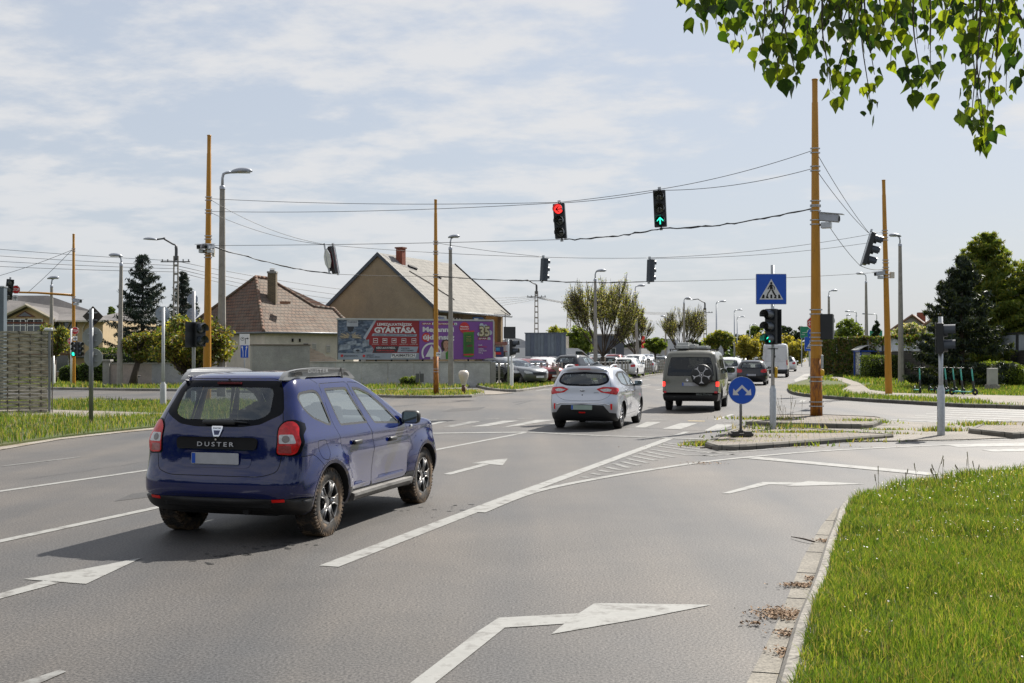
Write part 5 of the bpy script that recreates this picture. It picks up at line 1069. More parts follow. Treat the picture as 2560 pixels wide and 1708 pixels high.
pylon('open concrete power pole behind the grey board, lamp arm to the left',(1341,930),(1341,728),112,1284,703,-1,.42,.26,(743,))
pylon('open concrete power pole behind the camper roof, lamp arm to the left',(1764,905),(1762,770),140,1716,750,-1,.42,.26,(782,))
# lattice radio mast in the distance
t=thing('lattice_mast','thin lattice radio mast far behind the grey board','mast',(A(1422,880,420).x,420,0));mb=MB();H=A(1422,750,420).z
for sx in(-1,1):
 for sy in(-1,1):mb.tube([(sx*1.2,sy*1.2,0),(sx*.35,sy*.35,H)],.09,4)
for k in range(14):z,z2=H*k/14,H*(k+1)/14;a,a2=1.2-.85*k/14,1.2-.85*(k+1)/14;mb.tube([(-a,-a,z),(a2,-a2,z2)],.06,4);mb.tube([(a,-a,z),(-a2,-a2,z2)],.06,4);mb.tube([(-a,-a,z),(a,-a,z)],.06,4)
mb.build('lattice',mat('lattice_paint',(.4,.33,.33),.6),t);mb=MB();mb.tube([(0,0,H),(0,0,H+3)],.07,6);mb.build('aerial',mSteel,t)
# ---- traffic signals
mSig=mat('signal_black',(.012,.014,.017),.38);mVis=mat('visor_grey',(.035,.045,.06),.35);mLensOff=mat('lens_off',(.10,.105,.085),.12,coat=1,var=.3,scale=30)
eRed=mat('signal_red_light',(.6,.02,.01),.3,emit=(1,.035,.03),estr=1.1);eGreen=mat('signal_green_light',(.02,.4,.3),.3,emit=(.03,1,.62),estr=1.0);mInside=mat('visor_inside',(.12,.13,.14),.25)
ARROW=[(-.085,0),(-.01,.075),(.02,.075),(-.035,.014),(.085,.014),(.085,-.014),(-.035,-.014),(.02,-.075),(-.01,-.075)]
ARUP=[(y,-x)for x,y in ARROW]
def signal(label,pos,yaw,states,tilt=0.0,w_=.33,rail=True,group='traffic signals',board=None,name='traffic_light',visor=.24,backrail=False):
 """housing facing -y before rotation; pos = middle of the housing"""
 n=len(states);t=thing(name,label,'traffic light',pos,0,group);t.rotation_euler=(Matrix.Rotation(tilt,3,'Y')@Matrix.Rotation(yaw,3,'Z')).to_euler();h=w_*n
 mb=MB();mb.box((0,0,0),(w_,.16,h),bev=.02)
 if backrail:mb.prism([(-w_/2,.08),(w_/2,.08),(w_*.3,.15),(-w_*.3,.15)],-h/2+.02,h/2-.02)
 mb.build('housing',mSig if not backrail else mVis,t)
 for i,s in enumerate(states):
  zc=h/2-w_*(i+.5);r_=w_*.40
  mb=MB();mb.smooth=True;vl=visor;a0,a1=R(-25),R(205)
  mb.lathe([(r_,-.08),(r_*1.03,-.08-vl)],c=(0,0,zc),axis='Y',n=18,a0=a0,a1=a1);mb.cur=1;mb.lathe([(r_*.97,-.08),(r_*1.0,-.08-vl)],c=(0,0,zc),axis='Y',n=18,a0=a0,a1=a1);mb.cur=0
  # the visor's lower edge slopes back
  mb.lathe([(r_,-.08),(r_*1.02,-.08-vl*.35)],c=(0,0,zc),axis='Y',n=18)
  mb.build('visor',[mVis,mInside],t,fix=False)
  mb=MB();mb.smooth=True;mb.lathe([(0,-.105),(r_*.6,-.10),(r_*.95,-.083)],c=(0,0,zc),axis='Y',n=24)
  lm={'red':eRed,'redarrow':eRed,'green':eGreen}.get(s,mLensOff);mb.build('lens',lm if s!='greenarrow' else mSig,t)
  k=r_/.115
  if 'arrow' in s or s in('offleft','offup'):
   sh_=ARROW if s in('redarrow','offleft')else ARUP;mb=MB();mb.prism([(a*k,b*k)for a,b in sh_],.106,.110,lambda a,b,c:(a,-c,zc+b));mb.build('arrow',eGreen if s=='greenarrow' else mDark,t)
  if s=='redman':
   mb=MB();f=lambda a,b,c:(a,-c,zc+b);mb.lathe([(0,.108),(.016,.108)],c=(0,0,0),n=10)if False else None
   for q in([(-.02,-.09),(-.004,-.09),(-.004,.02),(-.022,.02)],[(.004,-.09),(.02,-.09),(.022,.02),(.004,.02)],[(-.03,.0),(.03,.0),(.026,.05),(-.026,.05)],circ(0,.072,.016,n=10)):mb.prism(q,.107,.111,f)
   mb.build('standing_figure',eRed,t)
 if rail:
  mb=MB();mb.box((0,.12,0),(.05,.03,h+.1));mb.box((0,.1,h/2+.06),(.09,.07,.1));mb.box((0,.1,-h/2-.05),(.09,.07,.07));mb.tube([(0,.05,h/2),(0,.09,h/2+.05)],.02,6);mb.build('hanger',mSteel,t)
 if board:
  mb=MB();mb.box((board[2]if len(board)>2 else 0,.10,0),(board[0],.012,board[1]));mb.build('backing_board',mSig,t)
 return t
signal('hanging signal with a red left arrow lit, over the silver hatchback',A(1400,553,35.6),R(-14),['redarrow','offleft','offleft'],R(-4),w_=.365)
signal('hanging signal with a green straight arrow lit, over the camper van',A(1650,522,33.9),R(-14),['offup','offup','greenarrow'],R(-2.5),w_=.365)
signal('small hanging signal seen from behind, left one of the far pair',A(1361,674,48.8),R(128),['off','off','off'],R(3),w_=.325,visor=.12,backrail=True)
signal('small hanging signal seen from behind, right one of the far pair',A(1627,677,48.8),R(128),['off','off','off'],R(2),w_=.325,visor=.12,backrail=True)
signal('hanging signal seen edge-on beside the octagonal sign back on the wires',A(834,650,45.9),R(-112),['off','off','off'],R(-10),w_=.37,visor=.10)
signal('slanting hanging signal with three visors, left of the right yellow mast',A(2172,622,41.3),R(80),['off','off','off'],R(17),w_=.40,visor=.30)
# octagonal sign back hanging beside the slanted signal
def octo(label,c,r_,yaw,front=mRed,back=mSteel,text=None,tilt=0.0,group=None,name='stop_sign'):
 t=thing(name,label,'road sign',c,0,group);t.rotation_euler=(Matrix.Rotation(tilt,3,'Y')@Matrix.Rotation(yaw,3,'Z')).to_euler();O=[(r_*math.cos(R(22.5+45*k)),r_*math.sin(R(22.5+45*k)))for k in range(8)]
 mb=MB();mb.prism(O,0,.012,lambda a,b,h:(a,h,b));mb.build('plate',mAlu,t)
 mb=MB();mb.prism(O,.001,.004,lambda a,b,h:(a,-h,b));mb.build('white_rim',mWhite,t);mb=MB();mb.prism([(a*.92,b*.92)for a,b in O],.004,.007,lambda a,b,h:(a,-h,b));mb.build('red_face',mRed,t)
 if text:mb=MB();put_text(mb,text,r_*1.45,lambda a,b,h:(a,-.009,b),height=r_*.62,bold=.02);mb.build('lettering',mWhite,t,fix=False)
 return t
octo('octagonal sign seen from behind on the span wires',A(819,648,45.6),.40,R(118),tilt=R(-10));mb=MB();mb.box((0,0,0),(.06,.05,1.25),M=Matrix.Rotation(R(-10),3,'Y'));tag(mb.build('hanger_rail',mSteel,loc=A(817,647,45.7)),'slanted steel rail carrying the octagonal sign on the span wires','rail')
# ---- posts with signals and signs
def post(label,base,topy,Y,r_=.045,sleeve=None,z0=.03,name='signal_post',x_top=None,m=mSteel,group='signal and sign posts'):
 b=A(base,900,Y);b.z=z0;H=A(base,topy,Y).z-z0;t=thing(name,label,'post',b,0,group);mb=MB();mb.smooth=True;mb.tube([(0,0,0),(0,0,H)],r_,14);mb.build('tube',m,t)
 if sleeve:mb=MB();mb.smooth=True;s=sleeve;mb.lathe([(s[0],-.02),(s[0],s[1]),(r_+.01,s[1]+.06),(r_+.01,s[1]+.1)],n=20);mb.build('sleeve',m,t)
 return t
P1=post('grey post on the island carrying the pedestrian sign and a green arrow signal',1932,663,26.5,.043,(.075,.98),z0=.03)
mb=MB();mb.smooth=True;mb.box((.07,-.02,1.38),(.07,.07,.26),bev=.03);mb.build('push_button',mat('button_yellow',(.55,.33,.01),.4),P1);mb=MB();mb.tube([(.0,-.06,1.35),(.03,-.06,1.95)],.012,6);mb.box((.0,0,1.93),(.22,.1,.02));mb.build('bracket',mBlack,P1)
signal('post-mounted signal with a green arrow lit, under the pedestrian sign',A(1929,817,26.3),R(-38),['off','off','greenarrow'],w_=.275,rail=False,visor=.32,board=(.30,.80,.05))
P2=post('short grey post with a wide sleeve at the right end of the island',2352,792,25.5,.05,(.083,1.02))
signal('pedestrian signal with a red figure lit on the right-hand post',A(2350,846,25.4),R(68),['redman','off'],w_=.34,rail=False,visor=.24,board=(.36,.72,.0))
def square_sign(label,c,w_,h_,yaw,cat='road sign',name='crossing_sign',m=mBlue,group=None,rim=True):
 t=thing(name,label,cat,c,yaw,group);mb=MB();mb.prism(rpoly([(-w_/2,-h_/2),(w_/2,-h_/2),(w_/2,h_/2),(-w_/2,h_/2)],.02),0,.014,lambda a,b,h:(a,h,b));mb.build('plate',mAlu,t)
 k=.975 if rim else.999;mb=MB();mb.prism(rpoly([(-w_/2*k,-h_/2*k),(w_/2*k,-h_/2*k),(w_/2*k,h_/2*k),(-w_/2*k,h_/2*k)],.02),.0,.003,lambda a,b,h:(a,-h,b));mb.build('face',m,t);return t
def ped_symbol(t,s):
 f=lambda a,b,h:(a*s,-h,b*s);mb=MB();mb.prism([(-.39,-.34),(.39,-.34),(0,.33)],.004,.007,f);mb.build('white_triangle',mat('sign_white',(.62,.62,.62),.4),t)
 mb=MB();q=lambda P:mb.prism(P,.008,.010,f);q(circ(0,.195,.038,n=16))
 q([(-.045,.15),(.035,.15),(.055,.0),(-.05,.0)]);q([(-.05,.14),(-.02,.15),(-.09,-.01),(-.125,.0)]);q([(.02,.15),(.05,.14),(.115,.07),(.105,-.03),(.08,-.03),(.085,.06)])
 q([(-.045,-.01),(0,-.01),(-.09,-.15),(-.12,-.24),(-.165,-.235),(-.12,-.13)]);q([(0,-.01),(.05,-.01),(.10,-.11),(.155,-.20),(.12,-.235),(.05,-.13)]);q([(-.165,-.235),(-.12,-.24),(-.10,-.275),(-.18,-.27)]);q([(.12,-.235),(.155,-.20),(.19,-.225),(.13,-.265)])
 for x in(-.25,-.12,0,.12,.25):k=x*.22;q([(x-.03+k*.1-(.03 if x<0 else 0),-.30),(x+.03+(.03 if x>0 else 0),-.30),(x+.028,-.18 if abs(x)!=.12 else-.25),(x-.028,-.18 if abs(x)!=.12 else-.25)])
 mb.build('walking_figure',mDark,t)
cs=square_sign('blue pedestrian crossing sign with white triangle, above the green arrow signal',A(1928,723,26.42),.71,.71,0);ped_symbol(cs,.71)
# round blue keep-either-side sign on a rubber foot
b=G(1852,1090,.115);t=thing('keep_sides_sign','round blue sign with two diverging white arrows on a rubber foot','road sign',(b.x,b.y,.115))
H=A(1855,976,b.y).z-.115;mb=MB();mb.smooth=True;mb.tube([(0,0,.03),(0,.0,H+.25)],.03,12);mb.build('post',mat('post_grey',(.2,.21,.22),.45,.5),t)
r_=.292;mb=MB();mb.prism(circ(0,H,r_,n=48),0,.012,lambda a,b,h:(a+.02,-.035+h,b));mb.build('plate',mAlu,t);mb=MB();mb.prism(circ(0,H,r_*.97,n=48),0,.004,lambda a,b,h:(a+.02,-.036-h,b));mb.build('blue_face',mBlue,t)
mb=MB();ar=[(0,.10),(.115,-.012),(.155,.03),(.165,-.085),(.05,-.085),(.088,-.042),(0,.045),(-.088,-.042),(-.05,-.085),(-.165,-.085),(-.155,.03),(-.115,-.012)]
mb.prism([(a*1.18,b*1.18+H+.0)for a,b in ar],.005,.008,lambda a,b,h:(a+.02,-.036-h,b));mb.build('arrows',mat('sign_white',(.62,.62,.62),.4),t)
mb=MB();mb.box((0,0,.03),(.50,.24,.07),bev=.02);mb.box((-.12,0,.075),(.14,.22,.05),bev=.015);mb.box((.14,0,.075),(.16,.22,.05),bev=.015);mb.box((0,0,.09),(.1,.1,.08),bev=.02);mb.build('rubber_foot',mat('rubber_foot',(.05,.048,.045),.8,bump=.3,bscale=40),t)
# left post with three sign backs
Pl=post('grey post in the left verge carrying three signs seen from behind',228,772,29.0,.055,z0=.05,name='sign_post',m=mat('post_grey',(.2,.21,.22),.45,.5))
def disc_back(label,px,py,Y,rpx,shape='disc',m=None,dy=-.06,name='reversed_sign',rot=0.0):
 r_=rpx/F0*Y;c=A(px,py,Y);t=thing(name,label,'road sign',(c.x,c.y-dy,c.z),rot);O={'disc':circ(0,0,r_,n=36),'diamond':[(0,-r_),(r_,0),(0,r_),(-r_,0)],'oct':[(r_*math.cos(R(22.5+45*k)),r_*math.sin(R(22.5+45*k)))for k in range(8)]}[shape]
 mb=MB();mb.prism(O,0,.012,lambda a,b,h:(a,h,b));mb.build('plate',m or mat('sign_back_grey',(.27,.285,.28),.5,.2),t);mb=MB();k=r_*.9;mb.box((0,-.012,r_*.35),(k,.02,.03));mb.box((0,-.012,-r_*.35),(k,.02,.03));mb.build('brackets',mSteel,t)
 mb=MB();mb.prism([(a*.97,b*.97)for a,b in O],.0125,.015,lambda a,b,h:(a,h,b));mb.build('front_face',{'disc':mBlue,'diamond':mYellow,'oct':mRed}[shape],t);return t
disc_back('diamond-shaped dark sign back at the top of the left verge post',230,791,29.05,26,'diamond',mat('sign_back_brown',(.045,.035,.028),.6));disc_back('upper round grey sign back on the left verge post',229,843,29.05,25.5);disc_back('lower round grey sign back on the left verge post',231,895,29.05,23.5)
post('white post with a wide sleeve and octagonal sign back near the side street',408,769,39.5,.055,(.105,.72),z0=.05,m=mat('post_pale',(.42,.43,.44),.5));disc_back('octagonal grey sign back on the white sleeved post',405,784,39.6,19,'oct',mat('sign_back_bluegrey',(.26,.30,.36),.5,.2))
P6=post('grey double post left of the yellow mast with a dark pedestrian signal',484,728,40.5,.06,(.085,.62),z0=.05,m=mat('post_mid',(.30,.31,.33),.5))
disc_back('octagonal grey sign back at the top of the double post',480,748,40.6,14,'oct',mat('sign_back_bluegrey',(.26,.30,.36),.5,.2),rot=R(25));disc_back('round grey sign back just below the octagonal one on the double post',480,784,40.6,14,'disc',mat('sign_back_bluegrey',(.26,.30,.36),.5,.2),rot=R(25))
signal('dark pedestrian signal with a wide backing board on the double post',A(499,837,40.3),R(52),['off','off'],w_=.42,rail=False,visor=.22,board=(.50,.90,-.28))
# stop signs and signals by the restaurant
S1=post('thin red and white post behind the far left mast',178,822,61.5,.05,z0=.12,m=mWhite)
octo('stop sign on the far left mast above the lit green signal',A(188,827,61.6),.205*1.02,0,text='STOP');octo('stop sign half hidden behind the far left mast',A(177,853,64.5),.20,0,text='STOP');octo('stop sign hanging on the mast arm at the left edge',A(40,724,61.7),.24,0,text='STOP')
def lane_plate(label,c,w_,h_):
 t=square_sign(label,c,w_,h_,0,m=mWhite,name='priority_plate');mb=MB();mb.box((0,-.006,0),(w_*.8,.004,h_*.12));mb.box((0,-.006,0),(w_*.09,.004,h_*.8));mb.build('road_diagram',mDark,t)
lane_plate('small white plate with a crossing diagram under the stop sign on the mast',A(188,846,61.6),.23,.26);lane_plate('small white plate with a crossing diagram hanging at the left edge',A(38,745,61.7),.27,.30)
signal('signal with a green lamp lit on the far left mast',A(186,873,61.5),R(-6),['off','off','green'],w_=.26,rail=False,visor=.14);signal('dark signal facing right beside the green one on the far left mast',A(198,873,61.4),R(60),['off','off','off'],w_=.26,rail=False,visor=.18)
signal('signal hanging on the mast arm at the left edge',A(23,724,61.3),R(35),['off','off','off'],R(7),w_=.37,visor=.22)
post('white post with a wide sleeve in front of the restaurant lamp post',134,890,62,.05,(.09,1.1),z0=.12,m=mWhite)
# lane sign in front of the tiled house
b=A(611,925,52);t=thing('lane_sign','lane sign with a white detour board above a blue board, before the tiled house','road sign',(b.x,b.y,.12));z1,z2,z3=[A(611,q,52).z-.12 for q in(835,863,895)];wd=24.5/F0*52
mb=MB();mb.smooth=True;mb.tube([(0,.03,0),(0,.03,z1)],.03,8);mb.build('post',mSteel,t);mb=MB();mb.box((0,0,(z1+z2)/2),(wd,.02,z1-z2));mb.build('white_board',mWhite,t);mb=MB();mb.box((0,0,(z2+z3)/2),(wd*.78,.02,z2-z3-.02));mb.build('blue_board',mBlue,t)
mb=MB();f=lambda a,b_,h:(a,-.01-h,b_);zm=(z1+z2)/2;mb.prism([(.03,z2+.06),(.055,z2+.06),(.055,zm+.03),(.13,zm+.03),(.13,zm-.0),(.20,zm+.045),(.13,zm+.09),(.13,zm+.058),(.03,zm+.058)],.001,.004,f)
O=circ(-.09,zm+.03,.085,n=20);I=circ(-.09,zm+.03,.068,n=20)
for k in range(20):mb.add([f(*O[k],.003),f(*O[(k+1)%20],.003),f(*I[(k+1)%20],.003),f(*I[k],.003)],[(0,1,2,3)])
mb.prism(rpoly([(-.13,zm+.02),(-.06,zm+.02),(-.05,zm+.06),(-.11,zm+.06)],.01),.001,.004,f);mb.build('detour_symbol',mDark,t,fix=False)
mb=MB();zc=(z2+z3)/2;hh2=(z2-z3)/2
for sg in(-1,1):mb.prism([(sg*.05,z3+.05),(sg*.075,z3+.05),(sg*.075,zc),(sg*.11,zc+.17),(sg*.14,zc+.15),(sg*.12,zc+.27),(sg*.045,zc+.18),(sg*.075,zc+.185),(sg*.05,zc)],.001,.004,f)
mb.build('lane_arrows',mWhite,t,fix=False)
# small dark box sign by the wall, bulb-shaped lamp on the corner
b=A(1050,968,58);t=thing('info_board','small dark two-panel board on a thin stake by the concrete wall','board',(b.x,b.y,.12));z1,z2=[A(1050,q,58).z-.12 for q in(934,956)]
mb=MB();mb.tube([(0,0,0),(0,0,z1+.1)],.02,6);mb.build('stake',mBlack,t);mb=MB();mb.box((-.13,0,(z1+z2)/2),(.19,.04,z1-z2));mb.box((.10,0,(z1+z2)/2),(.19,.04,z1-z2));mb.build('panel',mat('board_grey',(.08,.085,.085),.5),t)
b=G(1159,983,.11);t=thing('bulb_lamp','bulb-shaped white lamp on a brown stub at the corner kerb','lamp',b);sc_=b.y/F0;mb=MB();mb.smooth=True;Hs=20*sc_;mb.tube([(0,0,0),(0,0,Hs)],5*sc_,14);mb.build('stub',mat('stub_brown',(.12,.055,.04),.6),t)
mb=MB();mb.smooth=True;mb.lathe([(5.4*sc_,Hs),(6.5*sc_,Hs+7*sc_),(11*sc_,Hs+17*sc_),(13*sc_,Hs+25*sc_),(12.6*sc_,Hs+31*sc_),(9*sc_,Hs+36*sc_),(0,Hs+37*sc_)],n=24);mb.build('bulb',mat('milky_glass',(.66,.60,.52),.35),t)
post('thin white post with sleeve on the corner by the car lot',1279,850,58.8,.045,(.09,1.15),z0=.12,m=mWhite);post('grey post behind the corner signal with the dark square board',1271,820,60.5,.05,z0=.12)
b=A(1274,832,60.3);t=square_sign('square dark sign back above the corner pedestrian signal',b,.63,.63,0,m=mat('board_dark',(.03,.032,.035),.5),rim=False,name='reversed_sign')
signal('dark two-lens signal facing right on the corner by the car lot',A(1280,869,58.6),R(72),['off','off'],w_=.40,rail=False,visor=.28)
signal('dark two-lens signal seen from behind on the thick island mast',A(2068,817,31.5),R(150),['off','off'],w_=.345,rail=False,visor=.2,board=(.36,.7,.0))
mb=MB();
t=thing('push_button','small yellow push-button box strapped to the thick island mast','button',A(2056,932,31.4));mb.smooth=True;mb.box((0,0,0),(.10,.1,.18),bev=.04);mb.build('yellow_box',mat('button_yellow',(.55,.33,.01),.4),t);mb=MB();mb.box((-.01,0,.3),(.06,.08,.38),bev=.01);mb.build('grey_box',mSteel,t)
P12=post('thin white post behind the thick island mast with three signs',2027,786,49,.04,z0=.13,m=mWhite)
octo('stop sign peeping out left of the thick island mast',A(2034,808,48.9),.31,0,text='STOP');t=thing('blue_disc_sign','round blue sign peeping out left of the thick island mast','road sign',A(2035,835,48.9));mb=MB();mb.prism(circ(0,0,.28,n=30),0,.012,lambda a,b,h:(a,h,b));mb.build('plate',mBlue,t)
cs2=square_sign('blue pedestrian sign half hidden by the thick island mast',A(2029,860,48.9),.61,.61,0);ped_symbol(cs2,.61)
def green_sign(label,px,py,w_,h_,Y,txt):
 t=square_sign(label,A(px,py,Y),w_/F0*Y,h_/F0*Y,0,m=mat('sign_green',(.01,.22,.12),.4),name='direction_sign');W_=w_/F0*Y;mb=MB()
 if txt:mb.tube([(-.30*W_,-.012,-.05*W_),(.1*W_,-.012,.0),(.18*W_,-.012,.08*W_)],.02*W_,6);O=circ(.25*W_,.12*W_,.1*W_,n=16);mb.tube([(a,-.012,b)for a,b in O],.02*W_,6);mb.tube([(-.38*W_,-.012,-.22*W_),(-.1*W_,-.012,-.22*W_)],.02*W_,6)
 else:mb.tube([(-.30*W_,-.012,0),(.3*W_,-.012,.0)],.03*W_,6)
 mb.build('route_symbol',mWhite,t);mb=MB()
 for s in(-1,1):mb.tube([(s*W_*.35,.08,h_/F0*Y/2),(s*W_*.35,.08,-A(px,py,Y).z+.1)],.07,6)
 mb.build('legs',mSteel,t)
green_sign('green direction sign with a roundabout symbol left of the island mast',2014,831,27,29,150,True);green_sign('green direction sign behind the dark cypress',2190,834,32,15,165,False)
# guard rail and warning sign by the far median
t=thing('guard_rail','long grey guard rail along the far side of the road','guard rail',(0,0,0));mb=MB();q=[G(1770,905,.1),G(1830,901,.1),G(1880,898,.1),G(1925,895.5,.1)]
mb.tube([p+Vector((0,0,.7))for p in q],.14,4);mb.build('rail',mAlu,t);mb=MB()
for i in range(3):
 for k in range(5):p=q[i].lerp(q[i+1],k/5);mb.box(p+Vector((0,.1,.35)),(.12,.12,.75))
mb.build('rail_posts',mSteel,t)
t=thing('guard_rail','pale guard rail right of the white van in the distance','guard rail',(0,0,0));mb=MB();q=[G(1995,893.5,.1),G(2012,892.5,.1)];q=[A(1958,891,330),A(2016,891,330)];mb.box(((q[0].x+q[1].x)/2,330,1.1),(q[1].x-q[0].x,.3,.5));mb.build('rail',mAlu,t)
b=A(1802,906,120);t=thing('reversed_sign','pale pointed sign back over the camper roof, on a low post','road sign',(b.x,120,.12));z_=A(1802,876,120).z-.12;s_=13/F0*120;mb=MB();mb.prism([(-s_*.55,-s_*.9),(s_*.55,-s_*.9),(s_*.5,.2*s_),(0,s_),(-s_*.5,.2*s_)],0,.03,lambda a,b,h:(a,h,b+z_));mb.build('plate',mat('pale_back',(.4,.42,.44),.5),t);mb=MB();mb.tube([(0,.05,0),(0,.05,z_+s_*.8)],.05,6);mb.build('post',mSteel,t)
# ---- cameras
def camera_box(label,px,py,Y,yaw,s=1.0,arm=None):
 t=thing('traffic_camera',label,'camera',A(px,py,Y),yaw,'traffic cameras');mb=MB();mb.box((0,0,0),(.16*s,.42*s,.15*s),M=Matrix.Rotation(R(8),3,'X'),bev=.02);mb.box((0,-.05*s,.09*s),(.20*s,.5*s,.015),M=Matrix.Rotation(R(8),3,'X'));mb.build('camera_body',mLum,t)
 mb=MB();mb.lathe([(.055*s,0),(.055*s,-.02)],c=(0,-.205*s,-.03*s),axis='Y',n=12);mb.box((0,-.212*s,-.02*s),(.12*s,.006,.10*s));mb.build('lens',mDark,t);mb=MB();mb.box((0,.05*s,-.15*s),(.15*s,.2*s,.12*s),bev=.01)
 if arm:mb.tube([(0,.05,-.15*s),arm],.02,6)
 mb.build('bracket',mSteel,t)
camera_box('left camera of the pair on the left yellow mast',503,617,42.8,R(-10),1.1,(.2,.1,-.17));camera_box('right camera of the pair on the left yellow mast',524,617,42.7,R(-20),1.1,(0,.2,-.17));t=thing('junction_box','small pale junction box strapped to the left yellow mast','box',A(534,632,42.9));mb=MB();mb.box((0,0,0),(.08,.14,.3),bev=.01);mb.build('box',mat('box_cream',(.5,.47,.4),.6),t)
camera_box('single camera looking right high on the thick island mast',2072,545,31.5,R(62),1.35,(-.05,.32,-.2));camera_box('small camera on the left of the right yellow mast',2199,684,48.7,R(-70),1.1,(.0,.12,-.2));camera_box('small camera on the far left mast below the arm',193,752,61.8,R(70),1.2,(0,.1,-.2))
t=thing('junction_box','pale grey box on a bracket right of the right yellow mast','box',A(2230,688,48.8));mb=MB();mb.box((0,0,0),(.18,.14,.27),bev=.01);mb.tube([(-.1,0,0),(-.25,0,0)],.015,6);mb.build('box',mat('box_cream',(.5,.47,.4),.6),t)
t=thing('number_plate','small white number tag strapped to the billboard mast','tag',A(1096,886,48.55));mb=MB();mb.prism(rpoly([(-.095,-.09),(.095,-.09),(.095,.09),(-.095,.09)],.01),0,.01,lambda a,b,h:(a,h,b));mb.build('plate',mWhite,t);mb=MB();put_text(mb,'N26',.15,lambda a,b,h:(a,-.003,b),height=.07,bold=.02);mb.build('lettering',mBlack,t,fix=False)
# ---- wires
mWire=mat('wire_dark',(.025,.025,.027),.5)
def wire(label,a,b,sag=.15,r_=.009,n=14,lumpy=0.0,group='span wires'):
 p,q=A(*a),A(*b);rr=random.Random(int(a[0]+b[1]));pts=[]
 for i in range(n+1):t=i/n;v=p.lerp(q,t);v.z-=sag*4*t*(1-t);v.z+=rr.uniform(-lumpy,lumpy)*(0<i<n);pts.append(v)
 mb=MB();mb.smooth=True;mb.tube(pts,r_,5);
 if lumpy:pts2=[p_+Vector((0,0,rr.uniform(-.03,.03)))for p_ in pts];mb.tube(pts2,r_*.8,5)
 return tag(mb.build('span_wire',mWire),label,'wire',group)
M1,M3,M4,M2=31.5,42.9,48.7,48.7
wire('upper span wire from the left mast to the red arrow signal',(527,497,M3),(1400,506,35.6),.12);wire('upper span wire from the red arrow signal to the green arrow signal',(1400,506,35.6),(1652,473,33.9),.02);wire('upper span wire from the green arrow signal up to the island mast',(1652,473,33.9),(2030,377,M1),.1)
wire('second span wire from the left mast to the red arrow signal',(527,529,M3),(1400,507,35.55),.12);wire('second span wire between the red and green arrow signals',(1400,508,35.6),(1652,477,33.9),.05);wire('second span wire from the green arrow signal to the island mast',(1652,476,33.9),(2030,422,M1),.15)
wire('thin lower span wire from the left mast to the red arrow signal foot',(535,614,M3),(1411,599,35.6),.04);wire('lumpy cable between the feet of the red and green arrow signals',(1411,599,35.6),(1658,571,33.9),.08,.016,18,.02);wire('lumpy cable from the green arrow signal foot to the island mast',(1658,571,33.9),(2028,522,M1),.12,.018,20,.02)
wire('upper slanting wire from the left mast to the hanging octagonal sign',(527,500,M3),(813,611,45.7),.25);wire('lower slanting wire from the left mast to the hanging octagonal sign',(527,532,M3),(813,612,45.7),.2);wire('wire from the hanging octagonal sign to the billboard mast',(813,612,45.7),(1089,632,M4),.02);wire('lumpy cable from the left mast to the foot of the octagonal sign',(535,617,M3),(828,685,45.8),.12,.016,18,.02)
wire('low wire from the octagonal sign foot to the billboard mast',(828,685,45.8),(1089,691,M4),.03);wire('wire from the billboard mast down to the left far signal',(1089,607,M4),(1357,642,48.8),.05);wire('level wire from the billboard mast to the left far signal',(1089,632,M4),(1357,643,48.8),.02)
wire('upper wire between the two far signals',(1357,643,48.8),(1627,645,48.8),.03);wire('upper wire from the right far signal to the right mast',(1627,645,48.8),(2207,580,M2),.2);wire('second wire from the right far signal to the right mast',(1627,646,48.8),(2207,602,M2),.2)
wire('dark lower cable from the billboard mast to the left far signal',(1092,691,M4),(1357,702,48.8),.05,.016,14,.012);wire('dark lower cable between the two far signals',(1357,702,48.8),(1627,704,48.8),.06,.016,14,.012);wire('thin lower wire from the right far signal to the right mast',(1627,704,48.8),(2210,680,M2),.08)
wire('upper stay from the island mast to the slanting signal',(2047,392,M1),(2172,582,41.3),.1);wire('lower stay from the island mast to the slanting signal',(2047,434,M1),(2172,583,41.3),.1);wire('stay from the island mast camera to the slanting signal foot',(2050,530,M1),(2149,663,41.3),.1);wire('short cable from the slanting signal foot to the right mast',(2150,664,41.3),(2207,673,M2),.08,.013)
wire('long stay from the far left mast towards the left edge',(180,625,61.8),(-40,700,62),.1,.012);wire('short stay from the far left mast down to its side arm',(180,625,61.8),(70,731,62),.05,.012)
for i,(y0,y1,y2,y3)in enumerate(((623,652,706,741),(640,664,715,743),(654,672,722,745),(667,680,734,747))):
 k=('top','second','third','lowest')[i]
 wire('%s power line from the left edge to the spruce power pole'%k,(-30,y0-2,74),(432+i*3,y1,74),.05,.014,group='power lines');wire('%s power line from the spruce power pole towards the billboard'%k,(436+i*3,y1,74),(1335+i*4,y3,112),1.0+i*.25,.017,20,group='power lines');wire('%s power line behind the budding tree'%k,(1336+i*4,y3,112),(1757+i*4,y3+40,140),.6,.018,14,group='power lines')
